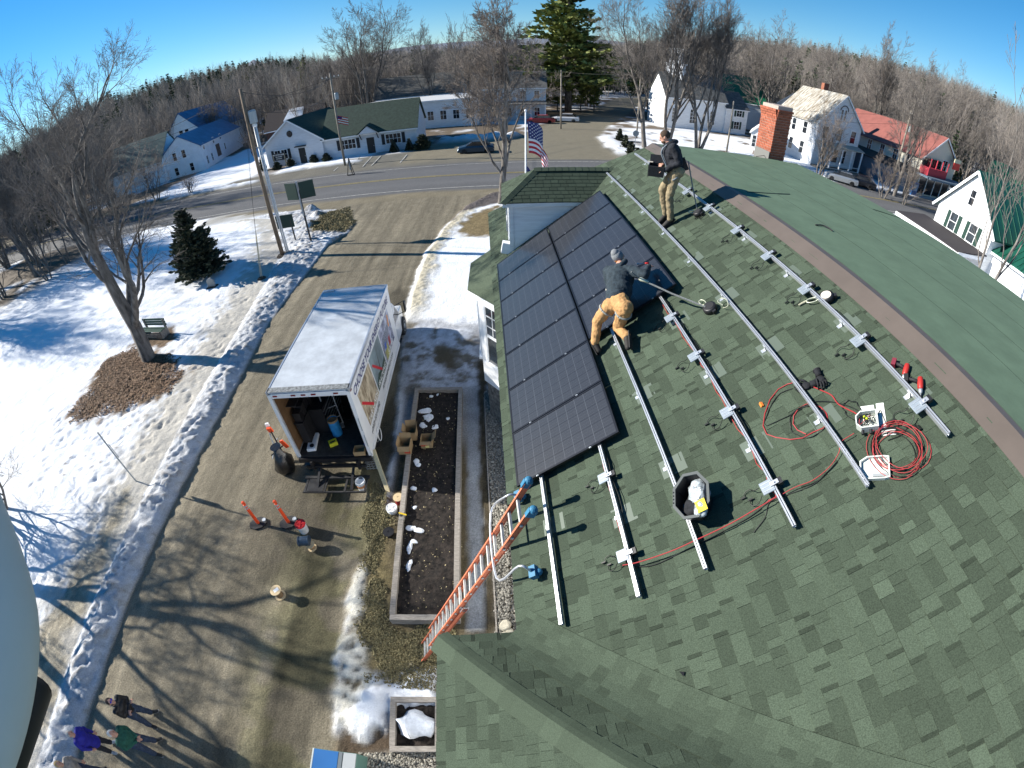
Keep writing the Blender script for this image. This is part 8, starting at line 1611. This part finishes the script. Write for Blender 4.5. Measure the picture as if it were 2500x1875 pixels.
put_tree('elm', 'fan-shaped bare tree behind the brick chimney, beyond the church hall', 52, 86, 1.1, .88, .9)
put_tree('brush', 'small dark bare tree in the yard before the Victorian house', 39.5, 50.5, .5, 1.25, 1.2)
put_tree('mapleB', 'bare tree rising between the Victorian house and the red-roofed store', 50, 47, 1.2, .8, .9, lean=(0, .08)); put_tree('saplings', 'slender white-barked bare tree before the red roof', 52.5, 47.8, 3.2, 1.0, 1.05, lean=(0, .05))
put_tree('brush', 'low bare bushy tree beside the silver car', 45.5, 44.5, 2.4, .9, .7); put_tree('brush', 'tangle of bare branches at the street edge right of the low bushy tree', 48.0, 43.2, .9, .8, .7)
put_tree('saplings', 'lichen-spotted bare tree trunk in front of the green metal roof at the right edge', 27.6, 16.2, 1.0, .95, 1.0); put_tree('mapleB', 'bare tree at the top right corner behind the green-roofed house', 44, 24, .7, .85, .85)
FILL = [('elm', 40, 104, .9), ('mapleB', 60, 76, 1.0), ('mapleA', 66, 70, .95), ('elm', 74, 66, .85), ('mapleB', 78, 58, .9), ('mapleA', 86, 48, .9), ('saplings', 70, 40, 1.2), ('mapleB', 76, 34, .9), ('elm', 64, 28, .75), ('saplings', 58, 33, 1.1), ('mapleA', 20, 112, .9), ('mapleB', 33, 106, 1.0), ('saplings', 54, 100, 1.3), ('mapleA', -40, 108, .8), ('saplings', -52, 104, 1.1), ('mapleB', -66, 100, .8), ('saplings', -74, 94, 1.1),
        ('mapleB', -52, 34, .85), ('mapleA', -57, 38.5, .8), ('mapleB', -63, 34, .9), ('elm', -70, 42, .8), ('mapleA', -74, 52, .85), ('mapleB', -66, 52.5, .8), ('saplings', -48, 36, .9), ('saplings', -55, 52.5, 1.0), ('mapleA', -80, 62, .9), ('mapleB', -85, 45, .9), ('elm', -84, 72, .85), ('saplings', -68, 60, 1.0), ('brush', -58, 56, 1.1), ('brush', -50, 56.5, 1.0), ('brush', -54, 30, 1.2), ('brush', -47, 32, 1.1), ('mapleA', -60, 26, .85), ('brush', -63, 60, 1.2), ('saplings', -76, 34, 1.2), ('brush', -44, 37, 1.0), ('mapleB', -72, 28, .9)]
ftree = ['among the trees left of the farmhouse', 'in the trees behind the village on the right', 'in the trees behind the side road']
for k, (key, x, y, s) in enumerate(FILL):
    lab = ('bare tree in the crowded stand along the road at the far left' if x < -43 and y < 70 else 'bare tree standing behind the farmhouse and barn' if x < -35 else 'bare tree standing in the woods behind the church and side road' if x < 57 and y > 90 else 'bare tree in the stand behind the red-roofed store and yellow house')
    put_tree(key, lab, x, y, k*1.7, s, s*(.9+.2*((k*7) % 5)/5), group=lab+'s' if False else {'f': 'bare trees far left', 'b': 'bare trees behind the farmhouse', 's': 'bare trees behind the church', 'r': 'bare trees behind the store'}[lab.split()[-1][0] if False else ('f' if x < -43 and y < 70 else 'b' if x < -35 else 's' if x < 57 and y > 90 else 'r')])
# the tree beside the lens mast: throws its branch shadows on the drive
put_tree('bold', 'bare tree at the lower left edge whose branch shadows cross the drive', -20.0, 2.1, 3.6, 1.0, .86, lean=(-.36, -.04)); put_tree('brush', 'low bare shrub branches at the left edge over the snow', -20.9, 5.6, .8, .8, .55)
put_tree('brush', 'leafless spreading shrub before the farmhouse wall', -45.0, 79.5, 1.2, .95, .6, name='bare_shrub'); put_tree('brush', 'grey tangle of bare shrubs at the road edge before the farmhouse', -42.5, 55.0, 2.0, .8, .35, name='bare_shrub')
# ------------------------------------------------------------------ conifers
def conifer(seed, H, R0, tiers, m, start=.05, gap=0.0, droop=.25, card=.16, dens=1.0, irregular=.25):
    R = np.random.default_rng(seed); rr = random.Random(seed); tr = MB(); tr.tube([(0, 0, -.1), (0, 0, H*.5), (0, 0, H*.97)], [H*.016+.04, H*.010+.02, .015], 8); P = []; D = []; S_ = []
    for k in range(tiers):
        t = start+(1-start)*(k/tiers)**.92; z = H*t; rad = R0*(1-t)**.75*(1+irregular*rr.gauss(0, 1)*.6)+.08
        if gap and rr.random() < gap: rad *= .5
        nb = max(5, int(7*(1-t)+5))
        for j in range(nb):
            a = rr.random()*2*PI; L = rad*rr.uniform(.7, 1.15); el = -droop*(1-t)+.25*t+rr.gauss(0, .12); d = Vector((math.cos(a)*math.cos(el), math.sin(a)*math.cos(el), math.sin(el)))
            e = Vector((0, 0, z))+d*L+ZV*L*L*.02
            if L > .4: tr.tube([(0, 0, z), Vector((0, 0, z))+d*L*.5, e], [.012+L*.010, .008+L*.006, .004], 4, caps=False)
            m_ = max(3, int(L/card*2.6*dens))
            for q in range(m_):
                f_ = .18+.82*(q+rr.random())/m_; side = rr.gauss(0, .30)*L*(1.05-f_)+rr.gauss(0, card*.4); pp_ = Vector((0, 0, z))+d*L*f_+Vector((-d.y, d.x, 0))*side+ZV*(rr.gauss(0, card*.35)+.02); P.append(pp_); D.append((d+Vector((rr.gauss(0, .5), rr.gauss(0, .5), rr.gauss(0, .3)+.25))).normalized()); S_.append(card*rr.uniform(.6, 1.4))
    P = np.array(P); D = np.array(D); s_ = np.array(S_)[:, None]; up = R.normal(0, 1, P.shape); a = np.cross(D, up); a /= np.linalg.norm(a, axis=1)[:, None]
    V_ = np.stack([P-D*s_*.6, P+a*s_*.42, P+D*s_*.9, P-a*s_*.42+D*s_*.1], 1).reshape(-1, 3); F_ = np.arange(len(P)*4).reshape(-1, 4); return tr.mesh('trunk', barkm, True), np_mesh('needles', V_, F_, m)
def put_con(ms_, name, label, x, y, s=1, sz=None, rot=0, group=None, z=None):
    q = thing(name, label, 'tree', (x, y, gz(x, y)-.05 if z is None else z), rot, group); q.scale = (s, s, sz or s); link(bpy.data.objects.new('trunk', ms_[0]), q); link(bpy.data.objects.new('needles', ms_[1]), q); return q
spr = conifer(3, 4.9, 1.75, 34, needle_d, start=.03, droop=-.15, card=.15, dens=2.4, irregular=.15); put_con(spr, 'spruce', 'dark bushy young spruce on the snowy lawn', -20.9, 25.3, 1.22, 1.0)
pine = conifer(9, 29, 9.0, 34, needle, start=.16, gap=.2, droop=.05, card=.55, dens=2.2, irregular=.3); put_con(pine, 'white_pine', 'great green white pine towering over the end of the side road', 13.8, 99, 1.55, 1.08)
pine2 = conifer(12, 22, 5.0, 26, needle, start=.22, gap=.2, droop=.05, card=.55, dens=1.6, irregular=.3); put_con(pine2, 'white_pine', 'smaller white pine close on the left of the great pine', 7.0, 108, .62); put_con(pine2, 'white_pine', 'white pine close behind the right side of the great pine', 20.5, 110, .62, rot=2); put_con(pine2, 'white_pine', 'green pine among bare trees left of the shop', -48, 118, .8, rot=1)
for k in range(7): put_con(pine2, 'hedge_pine', 'short dark evergreen in the row under the great pine', 4+2.6*k, 101+.8*(k % 3), .35, .34, rot=k, group='dark evergreens under the great pine')
shrub = conifer(15, 1.2, .62, 14, needle_d, start=.02, droop=-.4, card=.10, dens=2.6, irregular=.1); cone = conifer(16, 1.7, .5, 18, needle_d, start=.02, droop=-.1, card=.09, dens=2.6, irregular=.05)
SHR = [((676, 416), 'round clipped shrub under the lease sign, left'), ((709, 408), 'round clipped shrub under the lease sign, right'), ((766, 399), 'round shrub right of the black gable door'), ((797, 395), 'dark shrub at the inner corner of the shop, nearer'), ((806, 384), 'dark shrub at the inner corner of the shop, farther'), ((872, 377), 'round clipped shrub left of the shop\'s porch door'), ((932, 370), 'round clipped shrub right of the shop\'s porch door'), ((838, 383), 'shrub half hidden by the utility pole before the shop')]
for k, (px, lab) in enumerate(SHR): p = G(*px); put_con(shrub, 'shrub', lab, p.x, p.y+.3, 1.15, .95, rot=k, z=.0)
for k, (px, lab) in enumerate((((963, 372), 'left A-frame shrub shelter before the shop wall'), ((1001, 369), 'right A-frame shrub shelter before the shop wall'))):
    p = G(*px); q = thing('shrub_shelter', lab, 'shelter', (p.x, p.y, 0), 0, 'A-frame shrub shelters'); MB().bar((-.7, 0, 0), (0, 0, 1.6), .06, .9, (0, 1, 0)).bar((.7, 0, 0), (0, 0, 1.6), .06, .9, (0, 1, 0)).build('shelter_board', mat('dark_boards', (.03, .04, .035), .85), q); link(bpy.data.objects.new('needles', cone[1]), q)
p = G(1033, 366); put_con(shrub, 'shrub', 'wild shrub at the right end of the shop', p.x, p.y, 1.9, 1.7, z=0)
for k in range(4): p = G(1512+14*k, 345+18*k); put_con(cone, 'yew', 'brownish green clipped yew at the snowy street corner', p.x, p.y, 1.2, 1.0, rot=k, group='yews at the street corner', z=.05)
p = G(645, 418); put_con(cone, 'shrub', 'narrow dark evergreen at the left corner of the shop', p.x, p.y, 1.0, 1.3, z=0)
q = thing('small_flag', 'small United States flag on the pale pole before the shop', 'flag', (-19.3, 55.1, 5.6)); 
for k in range(7): MB().box((.75, -.1-.03*k, .45-.14*k), (1.3, .03, .075), Matrix.Rotation(.35, 3, 'Y')).build('stripe', (fr_, fw_)[k % 2], q)
MB().box((.35, -.14, .36), (.55, .05, .38), Matrix.Rotation(.35, 3, 'Y')).build('canton', fb_, q)
q = thing('small_flag', 'red and white flag at the right corner of the shop', 'flag', (*tuple(G(1012, 340)[:2]), 2.0)); MB().box((0, 0, 0), (.5, .03, .9), Matrix.Rotation(.4, 3, 'Y')).build('flag_cloth', fr_, q); MB().box((-.05, -.02, 0), (.16, .03, .9), Matrix.Rotation(.4, 3, 'Y')).build('white_band', fw_, q)
# ------------------------------------------------------------------ far woods: one mass each, instanced over the hillsides
def far_variant(kind, seed):
    if kind == 'bare':
        S = grow_tree(seed=seed, H=14, r0=.15, stems=1+(seed % 2), spread=.42, dens=.80, first=.28, up=.12, lmax=3, gnarl=.12)
        S = [(a, b, max(r_, .018), max(q_, .014)) for a, b, r_, q_ in S]; a, b = tree_meshes(S, .05, 4); V_ = []; F_ = []; off_ = 0
        V_ = np.concatenate([a[0], b[0]]); return a, b
    return None
def join_np(name, a, b, m):
    Va, Fa = a; Vb, Fb = b; return np_mesh(name, np.concatenate([Va, Vb]), np.concatenate([Fa, Fb+len(Va)]), m)
def gn_scatter(name, label, protos, pts, rots, scls, cat='wood'):
    """one stuff object: points carrying rotation, scale and kind; geometry nodes put a tree on each"""
    me = bpy.data.meshes.new(name); me.vertices.add(len(pts)); me.vertices.foreach_set('co', np.asarray(pts, np.float32).ravel())
    for nm, arr in (('rot', rots), ('scl', scls)): me.attributes.new(nm, 'FLOAT', 'POINT').data.foreach_set('value', np.asarray(arr, np.float32))
    me.attributes.new('knd', 'INT', 'POINT').data.foreach_set('value', np.random.default_rng(3).integers(0, len(protos), len(pts)).astype(np.int32))
    o = link(tag(bpy.data.objects.new(name, me), label, cat, kind='stuff')); g = bpy.data.node_groups.new(name, 'GeometryNodeTree'); g.interface.new_socket('Geometry', in_out='INPUT', socket_type='NodeSocketGeometry'); g.interface.new_socket('Geometry', in_out='OUTPUT', socket_type='NodeSocketGeometry')
    N, Lk = g.nodes, g.links; gi, go_ = N.new('NodeGroupInput'), N.new('NodeGroupOutput'); jn = N.new('GeometryNodeJoinGeometry'); m2p = N.new('GeometryNodeMeshToPoints'); Lk.new(gi.outputs[0], m2p.inputs['Mesh'])
    def named(nm, tp): a = N.new('GeometryNodeInputNamedAttribute'); a.data_type = tp; a.inputs['Name'].default_value = nm; return a
    ar, as_, ak = named('rot', 'FLOAT'), named('scl', 'FLOAT'), named('knd', 'INT'); cr = N.new('ShaderNodeCombineXYZ'); Lk.new(ar.outputs['Attribute'], cr.inputs['Z'])
    for k, pm in enumerate(protos):
        po = bpy.data.objects.new(name+'_kind', pm); oi = N.new('GeometryNodeObjectInfo'); oi.inputs['Object'].default_value = po; oi.inputs['As Instance'].default_value = True
        cmp_ = N.new('FunctionNodeCompare'); cmp_.data_type = 'INT'; cmp_.operation = 'EQUAL'; ins = [i for i in cmp_.inputs if i.enabled and i.type == 'INT']; Lk.new(ak.outputs['Attribute'], ins[0]); ins[1].default_value = k
        ip = N.new('GeometryNodeInstanceOnPoints'); Lk.new(m2p.outputs['Points'], ip.inputs['Points']); Lk.new(cmp_.outputs['Result'], ip.inputs['Selection']); Lk.new(oi.outputs['Geometry'], ip.inputs['Instance']); Lk.new(cr.outputs[0], ip.inputs['Rotation']); Lk.new(as_.outputs['Attribute'], ip.inputs['Scale']); Lk.new(ip.outputs[0], jn.inputs[0])
    Lk.new(jn.outputs[0], go_.inputs[0]); md = o.modifiers.new('scatter', 'NODES'); md.node_group = g; return o
fbm_ = mat('far_bare_wood', (.25, .225, .195), .95, rnd=.25); fbm2 = mat('far_reddish_wood', (.24, .21, .185), .95, rnd=.25)
bare = [join_np('far_tree', *far_variant('bare', s_), (fbm_, fbm2)[s_ % 2]) for s_ in (101, 102, 103, 104, 105)]
def fc(seed, H, R0, m, **k): a, b = conifer(seed, H, R0, 16, m, start=.12, card=.55, dens=1.6, irregular=.3, **k); return b
ever = [fc(51, 17, 3.6, mat('far_pine', (.045, .068, .030), .85, var=.4, vscale=.4, rnd=.3)), fc(52, 19, 3.0, MATS['far_pine'], gap=.2), fc(53, 14, 3.8, MATS['far_pine'])]
R_ = np.random.default_rng(11); n_ = 15000; az = np.radians(R_.uniform(-78, 82, n_)); rad = np.sqrt(R_.uniform(92**2, 345**2, n_)); x = rad*np.sin(az); y = rad*np.cos(az); azd = np.degrees(az)
xsl = np.interp(y, [50, 66, 79, 88, 103, 126, 200], [-3, 2, 7.1, 11.7, 19.1, 28, 60]); xsr = np.interp(y, [45, 62, 80, 97, 126, 200], [22, 13.2, 18.5, 25.8, 37, 70])
ok = ~((x > xsl-3) & (x < xsr+4) & (y < 150)) & ~((x > -78) & (x < -38) & (y < 102)) & ~((x > -30) & (x < 12) & (y < 112)) & ~((x > 24) & (x < 66) & (y < 98)) & ~((x > 80) & (x < 97) & (y > 38) & (y < 62)) & ~((np.abs(y-44) < 9)) & ~((x > 0) & (y < 30) & (x < 50))
# evergreens: the dark ridge on the left and the crown of the right-hand hill, thinner elsewhere
ridge = np.exp(-((azd+30)/10)**2)*sst(190, 240, rad)*.5+.42*np.exp(-((azd-37)/7)**2)*sst(230, 290, rad)+.30*np.exp(-((azd-27)/5)**2)*sst(250, 300, rad)+.03+.15*(fbm(x, y, 40, 77) > .64); isev = (R_.random(n_) < ridge) & ok; isba = ok & ~isev & (R_.random(n_) < .78)
zz, _, _ = ground(x, y, False)
gn_scatter('hillside_wood', 'grey brown leafless woods covering the far hillsides', bare, np.c_[x, y, zz-.3][isba], R_.uniform(0, 6.3, isba.sum()), R_.uniform(.75, 1.2, isba.sum()))
gn_scatter('evergreen_wood', 'dark pine woods along the left ridge and right hilltop', ever, np.c_[x, y, zz-.3][isev], R_.uniform(0, 6.3, isev.sum()), R_.uniform(.45, .95, isev.sum()))
# distant mountains
def mountains(name, label, r_, prof, col_):
    m_ = mat(name+'_hazy_cover', col_, 1.0, var=.12, vscale=.004); az_ = np.radians(np.linspace(-85, 85, 240)); h_ = np.interp(np.degrees(az_), [a for a, _ in prof], [b for _, b in prof])+18*(fbm(np.degrees(az_), az_*0, 6, 3)-.5)*r_/3000*2; V_ = []; 
    for rr_, f_ in ((r_-900, 0), (r_-450, .55), (r_, 1.0), (r_+700, .2)):
        for a, hh_ in zip(az_, h_): V_.append((rr_*math.sin(a), rr_*math.cos(a), -5+f_*hh_+f_*(1-f_)*60*mnoise.noise(Vector((a*30, rr_*.002, 0)))))
    n = len(az_); F_ = [(i*n+k, i*n+k+1, (i+1)*n+k+1, (i+1)*n+k) for i in range(3) for k in range(n-1)]; tag(link(bpy.data.objects.new(name, np_mesh(name, V_, F_, m_, True))), label, kind='structure')
mountains('mountain', 'low wooded mountains on the horizon', 4200, [(-90, 60), (-60, 110), (-33, 130), (-30, 215), (-27.5, 330), (-25, 220), (-22, 150), (-12, 190), (-6, 210), (0, 200), (6, 225), (12, 200), (20, 160), (90, 90)], (.13, .15, .19))  # bluish grey puts the haze of distance into the mountain colour
tp = MB(); 
for p_ in [o for o in bpy.data.objects if o.type == 'EMPTY' and o.parent is None and 'label' not in o]: print('unlabelled', p_.name)
